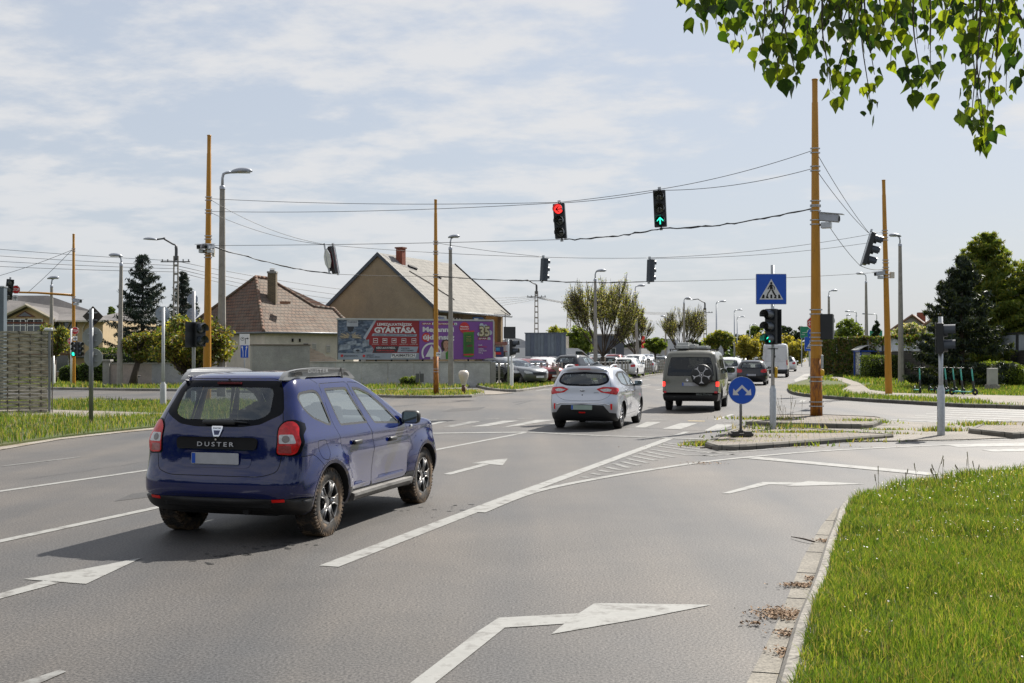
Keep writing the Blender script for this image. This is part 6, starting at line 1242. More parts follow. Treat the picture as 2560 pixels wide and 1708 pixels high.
# ================================================================ BUILDINGS, WALLS, FENCES, BILLBOARDS
def tile_mat(name,rot,tw,th,c1,c2,mortar,c3,mort=.02,bump=.6):
 """rows of roof tiles that follow the slope: along the eave (rotated x) and up (z)"""
 m=bpy.data.materials.new(name);m.use_nodes=True;t=m.node_tree;n=t.nodes;l=t.links;b=n['Principled BSDF'];tc=n.new('ShaderNodeTexCoord')
 mp=n.new('ShaderNodeMapping');mp.inputs['Rotation'].default_value=(0,0,-rot);l.new(tc.outputs['Object'],mp.inputs[0]);sp=n.new('ShaderNodeSeparateXYZ');l.new(mp.outputs[0],sp.inputs[0]);cb=n.new('ShaderNodeCombineXYZ');l.new(sp.outputs[0],cb.inputs[0]);l.new(sp.outputs[2],cb.inputs[1])
 br=n.new('ShaderNodeTexBrick');l.new(cb.outputs[0],br.inputs['Vector']);br.inputs['Scale'].default_value=1;br.inputs['Brick Width'].default_value=tw;br.inputs['Row Height'].default_value=th;br.inputs['Mortar Size'].default_value=mort;br.inputs['Mortar Smooth'].default_value=.6
 br.inputs['Color1'].default_value=(*c1,1);br.inputs['Color2'].default_value=(*c2,1);br.inputs['Mortar'].default_value=(*mortar,1);br.inputs['Bias'].default_value=-.1
 no=n.new('ShaderNodeTexNoise');no.inputs['Scale'].default_value=1.1;no.inputs['Detail'].default_value=8;no.inputs['Roughness'].default_value=.7;l.new(tc.outputs['Object'],no.inputs['Vector']);mr=n.new('ShaderNodeMapRange');mr.inputs['From Min'].default_value=.42;mr.inputs['From Max'].default_value=.62;l.new(no.outputs[0],mr.inputs['Value'])
 mi=n.new('ShaderNodeMixRGB');l.new(mr.outputs[0],mi.inputs[0]);l.new(br.outputs[0],mi.inputs[1]);mi.inputs[2].default_value=(*c3,1);mj=n.new('ShaderNodeMixRGB');mj.inputs[0].default_value=.55;l.new(br.outputs[0],mj.inputs[1]);l.new(mi.outputs[0],mj.inputs[2]);l.new(mj.outputs[0],b.inputs['Base Color']);b.inputs['Roughness'].default_value=.85
 bu=n.new('ShaderNodeBump');bu.inputs['Strength'].default_value=bump;bu.inputs['Distance'].default_value=.05;bu.invert=True;l.new(br.outputs['Fac'],bu.inputs['Height']);l.new(bu.outputs[0],b.inputs['Normal']);MATS[name]=m;return m
def slab(name,pts,th,m,parent=None):
 """a flat roof plane given thickness downwards"""
 P=[Vector(p)for p in pts];mb=MB();n=len(P);D=Vector((0,0,-th));tri=geometry.tessellate_polygon([P]);mb.add(P+[p+D for p in P],[tuple(t)for t in tri]+[tuple(n+i for i in t)[::-1]for t in tri]+[(i,(i+1)%n,n+(i+1)%n,n+i)for i in range(n)]);return mb.build(name,m,parent)
def wallbox(mb,pts,z0,z1,th=.25):
 """upright walls along a closed plan outline"""
 n=len(pts)
 for i in range(n):
  a,b=Vector((*pts[i],0)),Vector((*pts[(i+1)%n],0));mb.add([a+Vector((0,0,z0)),b+Vector((0,0,z0)),b+Vector((0,0,z1)),a+Vector((0,0,z1))],[(0,1,2,3)])
def brick_mat(name,c1,c2,mo,s=(.25,.075)):
 m=bpy.data.materials.new(name);m.use_nodes=True;t=m.node_tree;n=t.nodes;l=t.links;b=n['Principled BSDF'];tc=n.new('ShaderNodeTexCoord');sp=n.new('ShaderNodeSeparateXYZ');l.new(tc.outputs['Object'],sp.inputs[0]);ad=n.new('ShaderNodeMath');l.new(sp.outputs[0],ad.inputs[0]);l.new(sp.outputs[1],ad.inputs[1]);cb=n.new('ShaderNodeCombineXYZ');l.new(ad.outputs[0],cb.inputs[0]);l.new(sp.outputs[2],cb.inputs[1])
 br=n.new('ShaderNodeTexBrick');l.new(cb.outputs[0],br.inputs['Vector']);br.inputs['Scale'].default_value=1;br.inputs['Brick Width'].default_value=s[0];br.inputs['Row Height'].default_value=s[1];br.inputs['Mortar Size'].default_value=.012;br.inputs['Color1'].default_value=(*c1,1);br.inputs['Color2'].default_value=(*c2,1);br.inputs['Mortar'].default_value=(*mo,1);l.new(br.outputs[0],b.inputs['Base Color']);b.inputs['Roughness'].default_value=.9;MATS[name]=m;return m
def facade_fn(o,ux):return face_fn(o,ux,(0,0,1))
def window(parent,fn,u,v,w_,h_,frame=mWhite,glassm=None,bars=(1,1),name='window',depth=.08,fr=.07):
 mb=MB();
 for q in([(u-w_/2,v-h_/2),(u+w_/2,v-h_/2),(u+w_/2,v-h_/2+fr),(u-w_/2,v-h_/2+fr)],[(u-w_/2,v+h_/2-fr),(u+w_/2,v+h_/2-fr),(u+w_/2,v+h_/2),(u-w_/2,v+h_/2)]):mb.prism(q,0,depth,fn)
 for i in range(bars[0]+1):uu=u-w_/2+(w_-fr)*i/bars[0];mb.prism([(uu,v-h_/2+fr),(uu+fr,v-h_/2+fr),(uu+fr,v+h_/2-fr),(uu,v+h_/2-fr)],0,depth-.005,fn)
 for j in range(1,bars[1]):vv=v-h_/2+h_*j/bars[1];mb.prism([(u-w_/2+fr,vv-fr/2),(u+w_/2-fr,vv-fr/2),(u+w_/2-fr,vv+fr/2),(u-w_/2+fr,vv+fr/2)],0,depth-.02,fn)
 f=mb.build(name,frame,parent);mb=MB();mb.prism([(u-w_/2+.02,v-h_/2+.02),(u+w_/2-.02,v-h_/2+.02),(u+w_/2-.02,v+h_/2-.02),(u-w_/2+.02,v+h_/2-.02)],0,.015,fn);mb.build('pane',glassm or mat('house_pane',(.03,.04,.045),.06,coat=1),f);return f
mRen1=surf_mat('cream_render',(.60,.54,.47),(.52,.47,.41),None,fine=30,patch=.35,con=.12,bump=0,rough=.95)
mRenB=surf_mat('brown_render',(.27,.22,.155),(.31,.24,.15),None,fine=20,patch=.25,con=.12,bump=0,rough=.95)
mRenG=surf_mat('grey_render',(.34,.33,.31),(.26,.25,.24),None,fine=25,patch=.5,con=.12,bump=0,rough=.95)
mPanel=surf_mat('concrete_panel',(.50,.50,.49),(.38,.38,.375),None,fine=20,patch=.7,con=.12,bump=0,rough=.95)
mGutter=mat('gutter_grey',(.16,.17,.18),.5,.4)
# ---- the hipped house with old brown tiles
def tiled_house():
 t=thing('tiled_house','pale house with a hipped roof of old brown tiles behind the left lamp post','house',(0,0,0))
 E1=A(662,826,70.5);ze=E1.z;E0=A(455,812,79);E0.z=ze;E2=A(884,832,74.5);E2.z=ze;R0=A(640,693,75);R1=A(672,697,76);J=A(786,768,77);K=A(835,773,77.8);B0=Vector((-20,86,ze));B2=Vector((-10.2,79.5,ze))
 rotL=math.atan2(E1.y-E0.y,E1.x-E0.x);rotF=math.atan2(E2.y-E1.y,E2.x-E1.x);c=((.17,.085,.055),(.115,.065,.045),(.03,.022,.018),(.15,.13,.105))
 tl=tile_mat('old_tiles_side',rotL,.33,.21,*c,mort=.03);tf_=tile_mat('old_tiles_front',rotF,.33,.21,(.15,.095,.063),(.10,.066,.045),(.03,.023,.018),(.155,.135,.108),mort=.03)
 ov=.25;e0,e1,e2=E0+Vector((-.2,-.25,-.1)),E1+Vector((-.0,-.35,-.1)),E2+Vector((.2,-.3,-.1))
 rf=slab('roof',[e0,e1,R0],.10,tl,t);slab('roof_front',[e1,e2,K,J,R1,R0],.10,tf_,t);slab('roof_back',[e0,R0,R1,B0],.1,tl,t);slab('roof_back',[R1,J,K,B2,B0],.1,tl,t);slab('roof_end',[e2,B2,K],.1,tf_,t)
 mb=MB();mb.smooth=True
 for a,b in((e1,R0),(R0,R1),(R1,J),(J,K),(K,e2),(e0,R0)):
  k=max(1,int((b-a).length/.36))
  for i in range(k):p,q=a.lerp(b,i/k),a.lerp(b,(i+1.05)/k);mb.tube([p+Vector((0,0,.0)),q+Vector((0,0,.05))],[.13,.10],7)
 mb.build('ridge_tiles',mat('ridge_tile',(.16,.09,.06),.9,col2=(.12,.11,.09),c2lo=.45,c2hi=.6),t)
 mb=MB();wallbox(mb,[(E0.x,E0.y),(E1.x,E1.y),(E2.x,E2.y),(B2.x,B2.y),(B0.x,B0.y)],0,ze-.1);mb.build('walls',mRen1,t)
 mb=MB();mb.smooth=True;mb.tube([e0+Vector((0,-.05,-.05)),e1+Vector((0,-.05,-.05)),e2+Vector((0,-.05,-.05))],.07,8);mb.build('gutter',mGutter,t)
 ch=A(681,755,74);zt=A(681,683,74).z;mb=MB();mb.box((ch.x,ch.y,(ch.z-.3+zt)/2),(.53,.53,zt-ch.z+.3));co_=mb.build('chimney',brick_mat('yellow_brick',(.20,.15,.085),(.13,.10,.06),(.05,.045,.04)),t)
 mb=MB();mb.box((ch.x,ch.y,zt+.04),(.60,.60,.12));mb.box((ch.x,ch.y,zt+.16),(.3,.3,.12));mb.lathe([(.2,zt+.28),(0,zt+.33)],c=(ch.x,ch.y,0),n=12);mb.build('chimney_cap',mRenG,co_)
 sl_=A(713,760,73);mb=MB();mb.box(sl_+Vector((0,0,.08)),(.5,.5,.16),rz=rotF);mb.build('roof_hatch',mat('hatch_orange',(.24,.12,.07),.8),t)
 fn=facade_fn((E1.x,E1.y,0),(E2.x-E1.x,E2.y-E1.y,0));Lf=(Vector((E2.x,E2.y))-Vector((E1.x,E1.y))).length
 for k,hh in((.70,21),(.54,10)):window(t,fn,Lf*k,A(819,873,73.5).z-(0 if k>.6 else-.12),.26,.45,frame=mat('grille_white',(.5,.48,.45),.6),bars=(3,3),fr=.035)
 mb=MB();mb.box(fn(Lf*.30,A(740,851,72).z,.03),(.1,.1,.2));mb.box(fn(Lf*.38,A(740,851,72).z,.03),(.1,.1,.2));mb.tube([fn(Lf*.42,2.45,.05),fn(Lf*.47,2.45,.05)],.03,6);mb.build('wall_bracket',mDark,t)
 # low garden walls in front
 t2=thing('rendered_wall','grey rendered garden wall in front of the tiled house, left of the rubble','wall',(0,0,0));a,b=A(628,900,59),A(772,900,60.5);z1=A(700,864,59.7).z;mb=MB();mb.box(((a.x+b.x)/2,(a.y+b.y)/2,z1/2),((b-a).length,.3,z1),rz=math.atan2(b.y-a.y,b.x-a.x));mb.build('wall',mRenG,t2)
 mb=MB();mb.box(((a.x+b.x)/2,(a.y+b.y)/2,z1+.03),((b-a).length+.06,.38,.06),rz=math.atan2(b.y-a.y,b.x-a.x));mb.build('coping',mat('coping_brown',(.15,.12,.1),.9),t2)
 mb=MB();mb.box(((a.x+b.x)/2+.7,(a.y+b.y)/2-.16,.55),(1.9,.03,.42),rz=math.atan2(b.y-a.y,b.x-a.x));mb.build('bare_brick_patch',brick_mat('old_brick',(.22,.12,.08),(.16,.12,.09),(.14,.13,.11)),t2)
 t3=thing('crumbling_wall','broken sloping masonry wall between the grey garden wall and the billboard','wall',(0,0,0));o=A(772,900,61.2);e=A(856,905,62.2);fn3=facade_fn((o.x,o.y,0),(e.x-o.x,e.y-o.y,0));Lw=(e-o).length;rr=random.Random(5);top=[(0,A(773,866,61.2).z)]
 for k in range(1,15):top.append((Lw*k/14,top[0][1]+(A(850,906,62).z-top[0][1])*(k/14)**.8+rr.uniform(-.05,.05)))
 mb=MB();mb.prism([(0,0)]+[(Lw,0)]+top[::-1],-.35,0,fn3);mb.build('masonry',brick_mat('rubble_brick',(.34,.27,.21),(.25,.2,.16),(.30,.28,.24),(.3,.11)),t3)
 # tan left wing wall beside the trees
tiled_house()
def panel_wall():
 t=thing('panel_wall','long low grey concrete panel wall under the billboard','wall',(0,0,0));a,b=A(772,940,60.8),A(1226,940,62.6);z1=1.37;fn=facade_fn((a.x,a.y,0),(b.x-a.x,b.y-a.y,0));Lw=(b-a).length;n=7
 for k in range(n):mb=MB();mb.prism([(Lw*k/n+.01,0),(Lw*(k+1)/n-.01,0),(Lw*(k+1)/n-.01,z1),(Lw*k/n+.01,z1)],-.12,0+.012*(k%2),fn);mb.build('panel',mPanel,t)
 mb=MB();mb.prism([(0,z1),(Lw+.05,z1),(Lw+.05,z1+.06),(0,z1+.06)],-.16,.05,fn);mb.build('coping',mRenG,t);mb=MB();mb.prism([(Lw,0),(Lw+.3,0),(Lw+.3,z1),(Lw,z1)],-.2,.03,fn);mb.build('end_pillar',mRenG,t)
panel_wall()
# ---- gabled house with the grey slate roof
def gable_house():
 t=thing('gabled_house','brown two-storey house with a grey slate roof and red chimney behind the billboard','house',(0,0,0));a_,b_=Vector((.42,.907,0)).normalized(),Vector((.907,-.42,0)).normalized();P0=Vector((-5.56,80,0));W_,Lh,ze,zr=8.9,11.5,5.22,8.95
 P1=P0-b_*W_;Q0,Q1=P0+a_*Lh,P1+a_*Lh;M0,M1=(P0+P1)/2,(Q0+Q1)/2;Z=lambda p,z:Vector((p.x,p.y,z))
 mb=MB();mb.add([Z(P1,0),Z(P0,0),Z(P0,ze),Z(M0,zr),Z(P1,ze)],[(0,1,2,3,4)]);mb.build('gable_wall',mRenB,t)
 mb=MB();cut=.74;C0=P0+a_*Lh*cut;wallbox(mb,[(P0.x,P0.y),(C0.x,C0.y)],0,ze);wallbox(mb,[(Q0.x,Q0.y),(Q1.x,Q1.y)],0,ze);wallbox(mb,[(Q1.x,Q1.y),(P1.x,P1.y)],0,ze);C1=C0-b_*2;mb.add([Z(C0,0),Z(C1,0),Z(C1,ze),Z(C0,ze)],[(0,1,2,3)]);mb.add([Z(C0,0),Z(Q0,0),Z(Q0,2.75),Z(C0,2.75)],[(0,1,2,3)]);mb.add([Z(Q1,ze),Z(Q0,ze),Z(M1,zr)],[(0,1,2)]);mb.build('walls',mat('ochre_render',(.30,.22,.13),.9),t)
 mb=MB();mb.box(Z(Q0-a_*.2-b_*.15,ze/2+1.3),(.3,.3,ze-2.6),rz=math.atan2(a_.y,a_.x));mb.build('corner_pillar',mat('ochre_render',(.30,.22,.13),.9),t)
 rot=math.atan2(a_.y,a_.x);ms_=tile_mat('slate_tiles',rot,.42,.24,(.205,.195,.175),(.15,.145,.132),(.07,.068,.06),(.24,.225,.2),mort=.014,bump=.3);sl=(zr-ze)/(W_/2);o=.35;F=-a_*.12;e=b_*.55;ez=ze-sl*.55
 slab('roof',[Z(P0+e+F,ez+.12),Z(Q0+e+a_*.3,ez+.12),Z(M1+a_*.3,zr+.14),Z(M0+F,zr+.14)],.10,ms_,t);slab('roof',[Z(P1-e+F,ez+.12),Z(M0+F,zr+.14),Z(M1+a_*.3,zr+.14),Z(Q1-e+a_*.3,ez+.12)],.10,ms_,t)
 mb=MB();d=F-a_*.04
 for s,q in((P0+e,1),(P1-e,-1)):
  A0,A1=Z(s+d,ez),Z(M0+d,zr+.02);mb.add([A0+Vector((0,0,.18)),A1+Vector((0,0,.18)),A1+Vector((0,0,-.12)),A0+Vector((0,0,-.12)),A0+Vector((0,0,.18))+a_*.06,A1+Vector((0,0,.18))+a_*.06,A1+Vector((0,0,-.12))+a_*.06,A0+Vector((0,0,-.12))+a_*.06],[(0,1,2,3),(4,5,6,7),(0,1,5,4),(2,3,7,6),(0,3,7,4)])
 mb.build('verge_board',mat('fascia_blue',(.05,.065,.085),.6),t)
 mb=MB();mb.smooth=True;mb.tube([Z(P0+e+b_*.08+F,ez+.03),Z(Q0+e+b_*.08+a_*.3,ez+.03)],.09,8);mb.build('gutter',mGutter,t);mb=MB();mb.tube([Z(Q0+e+a_*.3,ez+.18),Z(M1+a_*.3,zr+.2)],.05,6);mb.build('end_trim',mDark,t)
 # chimney on the right slope near the ridge
 c=A(1002,662,83.4);zt=A(1002,622,83.4).z;mb=MB();mb.box((c.x,c.y,(c.z-.5+zt)/2),(.52,.52,zt-c.z+.5),rz=rot);ch=mb.build('chimney',brick_mat('red_brick',(.30,.07,.03),(.22,.05,.025),(.12,.06,.05)),t);mb=MB();mb.box((c.x,c.y,zt+.05),(.66,.66,.10),rz=rot);mb.build('chimney_cap',brick_mat('red_brick2',(.26,.07,.035),(.2,.06,.03),(.1,.05,.04)),ch)
 # mended dark patch and open hatch, on the slope
 def rp_(s,k,h=.16):q=P0+e+F+a_*s;r_=M0+F+a_*s;v=Z(q,ez+.12).lerp(Z(r_,zr+.14),k);n_=(Z(r_,zr)-Z(q,ez)).cross(a_).normalized();n_=n_ if n_.z>0 else-n_;return v+n_*h
 mb=MB();mb.add([rp_(.5,.98,.012),rp_(.9,.84,.012),rp_(3.0,.74,.012),rp_(3.3,.98,.012)],[(0,1,2,3)]);mb.build('mended_patch',mat('patch_grey',(.17,.165,.16),.9,col2=(.26,.25,.24),c2scale=6),t)
 mb=MB();P_=[rp_(2.6,.80,.05),rp_(3.5,.76,.05)];mb.tube(P_,.12,4);mb.tube([rp_(1.9,.70,.04),rp_(3.2,.50,.04),rp_(3.6,.36,.04),rp_(4.4,.22,.03)],.035,5);mb.tube([rp_(5.6,.66,.06),rp_(6.1,.63,.06)],.07,4);mb.build('roof_hatch',mDark,t)
 fn=facade_fn((P0.x,P0.y,0),a_);window(t,fn,3.6,4.0,1.5,1.0,frame=mat('frame_brown',(.07,.035,.02),.6),bars=(3,1));
 # signs on the long wall
 def board(u0,u1,v0,v1,lines,bg=mWhite,tm=mBlue,extra=None):
  s=thing('wall_sign',None,None);s.parent=t;mb=MB();mb.prism([(u0,v0),(u1,v0),(u1,v1),(u0,v1)],.0,.06,fn);mb.build('board',bg,s)
  for(tx,w_,y,h_)in lines:mb=MB();put_text(mb,tx,w_,lambda a,b,h:fn((u0+u1)/2+a,b+y,.075),height=h_,bold=.02);mb.build('lettering',tm,s,fix=False)
  return s
 board(.25,1.95,3.95,4.55,[('MAGYAR AUTÓ',.9,4.38,.13),('850',.6,4.12,.16)]);board(.25,1.95,3.45,3.85,[('SZERVIZ',1.3,3.65,.18)])
 s=board(6.2,7.9,3.55,4.6,[],bg=mat('stripe_blue',(.03,.12,.35),.5));mb=MB();mb.prism([(6.32,3.65),(7.0,3.65),(7.0,4.5),(6.32,4.5)],.065,.08,fn);mb.build('white_field',mWhite,s);mb=MB();put_text(mb,'BOSCH',.6,lambda a,b,h:fn(6.66+a,4.2+b,.09),height=.18,bold=.02);mb.build('lettering',mRed,s,fix=False);mb=MB();put_text(mb,'Service',.6,lambda a,b,h:fn(6.66+a,3.85+b,.09),height=.16);mb.build('lettering',mBlue,s,fix=False)
 mb=MB();mb.prism([(7.1,3.65),(7.8,3.65),(7.8,4.5),(7.1,4.5)],.065,.08,fn);mb.build('dark_field',mat('board_dark',(.03,.032,.035),.5),s);mb=MB();mb.tube([fn(7.3,3.75,.1),fn(7.3,4.25,.1)],.04,6);mb.tube([fn(7.22,4.42,.1),fn(7.3,4.26,.1),fn(7.38,4.42,.1)],.035,6);mb.tube([fn(7.6,3.75,.1),fn(7.6,4.0,.1)],.06,6);mb.tube([fn(7.6,4.0,.1),fn(7.6,4.45,.1)],.025,6);mb.build('tool_symbols',mWhite,s)
 # balcony with red railing at the far corner
 bo=A(1232,860,87);be=A(1268,862,87);z_=bo.z;bt=thing('balcony',None,None);bt.parent=t;mb=MB();mb.box(((bo.x+be.x)/2-.4,88,z_),(be.x-bo.x+1.2,2.2,.16));mb.build('slab',mat('slab_red',(.2,.09,.07),.8),bt)
 mb=MB();zr_=A(1240,879,87).z
 for k in range(9):x=bo.x-.9+(be.x-bo.x+1.0)*k/8;mb.tube([(x,87,z_),(x,87,zr_)],.022,5)
 for z in(z_+.12,zr_):mb.tube([(bo.x-.9,87,z),(be.x+.1,87,z)],.03,5)
 mb.build('railing',mat('rail_red',(.28,.05,.05),.6),bt);mb=MB();mb.box(((bo.x+be.x)/2-.3,87.2,(z_+zr_)/2),(be.x-bo.x+.2,.02,(zr_-z_)*.8));mb.build('screen',mat('screen_pale',(.45,.42,.38),.8),bt)
 mb=MB();q=A(1263,782,87);mb.tube([(q.x,87,z_),q],.03,5);mb.tube([A(1235,785,80),A(1273,788,87)],.025,5);mb.tube([A(1252,776,88),A(1274,789,87)],.025,5);mb.build('awning_frame',mDark,bt)
gable_house()
# ---- restaurant at the far left
def restaurant():
 t=thing('restaurant','cream restaurant building with a grey shingle roof at the far left edge','restaurant',(0,0,0));Y=86;X=lambda px,y=Y:(px-1280)/F0*y;Zp=lambda py,y=Y:EYE+(884-py)/F0*y
 mw=mat('restaurant_cream',(.52,.40,.25),.9,var=.06);mr=surf_mat('shingles',(.105,.10,.10),(.15,.14,.135),None,fine=14,patch=.4,con=.12,bump=0,rough=.95);ze=Zp(801);zs=Zp(884.5);x0,x1=X(-120),X(257)
 mb=MB();wallbox(mb,[(x0,Y),(x1,Y),(x1+1.2,Y+9),(x0,Y+9)],zs,ze);wallbox(mb,[(x0,Y+1.2),(x1-.5,Y+1.2),(x1-.5,Y+9),(x0,Y+9)],0,zs);mb.add([(x0,Y,zs),(x1,Y,zs),(x1,Y+1.2,zs),(x0,Y+1.2,zs)],[(0,1,2,3)]);mb.build('walls',mw,t)
 mb=MB();mb.box(((x0+x1)/2,Y-.02,zs-.05),(x1-x0,.1,.14));mb.build('floor_band',mat('band_brown',(.22,.12,.07),.8),t)
 r0,r1=Vector((x0,Y+5,Zp(739,Y+5))),Vector((X(120,Y+5),Y+5,Zp(739,Y+5)));e0,e1=Vector((x0,Y-.6,ze-.02)),Vector((X(262,Y-.6),Y-.6,ze-.02));b0,b1=Vector((x0,Y+10.5,ze)),Vector((X(275,Y+10),Y+10.5,ze))
 m1=Vector((X(240,Y+3.5),Y+3.5,Zp(781,Y+3.5)))
 slab('roof',[e0,e1,m1,r1,r0],.12,mr,t);slab('roof_back',[r0,r1,m1,b1,b0],.12,mr,t);slab('roof_end',[e1,b1,m1],.12,mr,t)
 mb=MB();mb.box(((e0.x+e1.x)/2,Y-.66,ze-.08),(e1.x-e0.x,.1,.12));mb.build('gutter',mat('gutter_cream',(.55,.5,.42),.6),t)
 # entrance gable
 ap,gl,gr_=Vector((X(85),Y-1.0,Zp(768))),Vector((X(24),Y-1.0,Zp(797))),Vector((X(143),Y-1.0,Zp(799)));g=thing('entrance_gable',None,None);g.parent=t;bk=Vector((0,5,.5));apb=ap+Vector((0,4,0))
 slab('gable_roof',[gl+Vector((-.3,-.3,-.1)),ap+Vector((0,-.3,.1)),apb,gl+Vector((-.3,3,-.1))],.1,mr,g);slab('gable_roof',[ap+Vector((0,-.3,.1)),gr_+Vector((.3,-.3,-.1)),gr_+Vector((.3,3,-.1)),apb],.1,mr,g)
 mb=MB();zb=Zp(830);mb.add([Vector((gl.x+.2,Y-.9,zb)),Vector((gr_.x-.2,Y-.9,zb)),Vector((gr_.x-.2,Y-.9,gr_.z)),ap+Vector((0,.1,-.05)),Vector((gl.x+.2,Y-.9,gl.z))],[(0,1,2,3,4)]);mb.add([Vector((gr_.x-.2,Y-.9,zb)),Vector((gr_.x-.2,Y,zb)),Vector((gr_.x-.2,Y,gr_.z)),Vector((gr_.x-.2,Y-.9,gr_.z))],[(0,1,2,3)]);mb.build('gable_wall',mat('restaurant_yellow',(.50,.36,.19),.9),g)
 mb=MB();s=.07
 for a,b in((gl+Vector((-.35,-.4,-.05)),ap+Vector((0,-.4,.12))),(ap+Vector((0,-.4,.12)),gr_+Vector((.35,-.4,-.05)))):mb.tube([a,b],.11,4)
 mb.build('barge_board',mat('barge_cream',(.5,.44,.34),.7),g)
 fn=facade_fn((X(75),Y-.92,0),(1,0,0));mb=MB();tri=[(X(53)-X(75),Zp(793.5)),(X(101)-X(75),Zp(793.5)),(X(75.5)-X(75),Zp(779))];mb.prism(tri,0,.06,fn);mb.build('gable_window_frame',mat('frame_darkred',(.15,.04,.02),.6),g);mb=MB();mb.prism([(a*.72,Zp(793.5)+(b-Zp(793.5))*.72+.05)for a,b in tri],.06,.08,fn);mb.build('gable_pane',mat('house_pane',(.03,.04,.045),.06,coat=1),g)
 mb=MB();put_text(mb,'RESTAURANT',64/F0*Y,lambda a,b,h:fn(a-.02,b+Zp(802),.06),height=8/F0*Y,bold=.03);mb.build('lettering',mat('letter_brown',(.03,.015,.01),.6),g,fix=False)
 for px in(36,112):
  mb=MB();
  for k in range(3):mb.box(fn(X(px)-X(75)+(k-1)*.12,Zp(803),.05),(.11,.04,.05+.05*(k==1)))
  mb.build('ornament',mat('letter_brown',(.03,.015,.01),.6),g)
 fn2=facade_fn((X(75),Y-.92,0),(1,0,0));window(g,fn2,X(48)-X(75),Zp(815),2.1,1.0,bars=(4,2),fr=.06);window(g,fn2,X(98)-X(75),Zp(815),1.3,1.0,bars=(2,2),fr=.06)
 mb=MB();mb.box((X(72),Y-.97,Zp(808.3)),(X(122)-X(18),.08,.12));mb.build('beam',mat('frame_darkred',(.15,.04,.02),.6),g)
 fw=facade_fn((X(150),Y,0),(1,0,0));gp_=mat('house_pane_green',(.05,.07,.06),.08,coat=1)
 window(t,fw,X(175)-X(150),Zp(836),1.0,1.9,frame=mat('frame_green',(.10,.12,.10),.6),glassm=gp_);window(t,fw,X(145)-X(150),Zp(833),.5,1.6,frame=mat('frame_green',(.10,.12,.10),.6),glassm=gp_)
 mb=MB()
 for px in(140,178,218):mb.tube([(X(px),Y-.1,ze-.1),(X(px)-.3,Y-.1,ze-.6),(X(px)-.3,Y-.1,zs)],.06,6)
 mb.build('downpipes',mat('barge_cream',(.5,.44,.34),.7),t)
 bt=thing('balcony',None,None);bt.parent=t;mb=MB();mb.box((X(157),Y-.6,Zp(866)),(X(192)-X(122),1.2,.12));mb.build('slab',mw,bt);mb=MB()
 for k in range(13):x=X(122)+(X(192)-X(122))*k/12;mb.tube([(x,Y-1.15,Zp(866)),(x,Y-1.15,Zp(846))],.02,4)
 mb.tube([(X(122),Y-1.15,Zp(846)),(X(192),Y-1.15,Zp(846))],.035,5);mb.build('railing',mat('frame_green',(.10,.12,.10),.6),bt)
 fg=facade_fn((X(150),Y+1.2,0),(1,0,0));window(t,fg,X(152,Y+1.2)-X(150),1.25,1.3,1.6,glassm=gp_);window(t,fg,X(152,Y+1.2)-X(150),2.35,1.3,.5,glassm=gp_);window(t,fg,X(200,Y+1.2)-X(150),1.9,1.0,.8,frame=mat('frame_green',(.10,.12,.10),.6),glassm=gp_)
 t2=thing('white_house','white house with balconies peeping out between the restaurant and the spruce','house',(0,0,0));Y2=96;X2=lambda p:X(p,Y2);Z2=lambda p:Zp(p,Y2);mb=MB();mb.box((X2(290),Y2+4,Z2(800)/2),(X2(330)-X2(255),7,Z2(800)));mb.build('walls',mWhite,t2)
 slab('roof',[(X2(238),Y2-.5,Z2(796)),(X2(300),Y2-1.2,Z2(803)),(X2(345),Y2+1,Z2(800)),(X2(330),Y2+5,Z2(772)),(X2(250),Y2+5,Z2(775))],.12,mr,t2);mb=MB()
 for z in(830,868):mb.box((X2(276),Y2-.2,Z2(z)),(2.2,1.0,.14));
 mb.build('balcony_slab',mWhite,t2);mb=MB()
 for z in(830,868):
  for k in range(10):x=X2(262)+k*.13;mb.tube([(x,Y2-.65,Z2(z)),(x,Y2-.65,Z2(z)+.9)],.018,4)
  mb.tube([(X2(262),Y2-.65,Z2(z)+.9),(X2(262)+1.3,Y2-.65,Z2(z)+.9)],.03,4)
 mb.build('railings',mat('frame_green',(.10,.12,.10),.6),t2);fq=facade_fn((X2(275),Y2+.5,0),(1,0,0));window(t2,fq,0,Z2(818),.9,1.0,glassm=gp_);window(t2,fq,0,Z2(856),.9,1.0,glassm=gp_)
restaurant()
# grey column of some hoarding at the very left edge
t=thing('grey_column','blue-grey upright edge of a hoarding cut by the left frame edge','column',(A(2,900,42).x,42,.05));z_=A(2,722,42).z;mb=MB();mb.box((0,0,z_/2),(.32,.3,z_),bev=.02);mb.build('column',mat('hoarding_grey',(.10,.125,.15),.5),t);mb=MB();mb.box((0,0,z_+.02),(.36,.34,.05));mb.build('cap',mSteel,t)
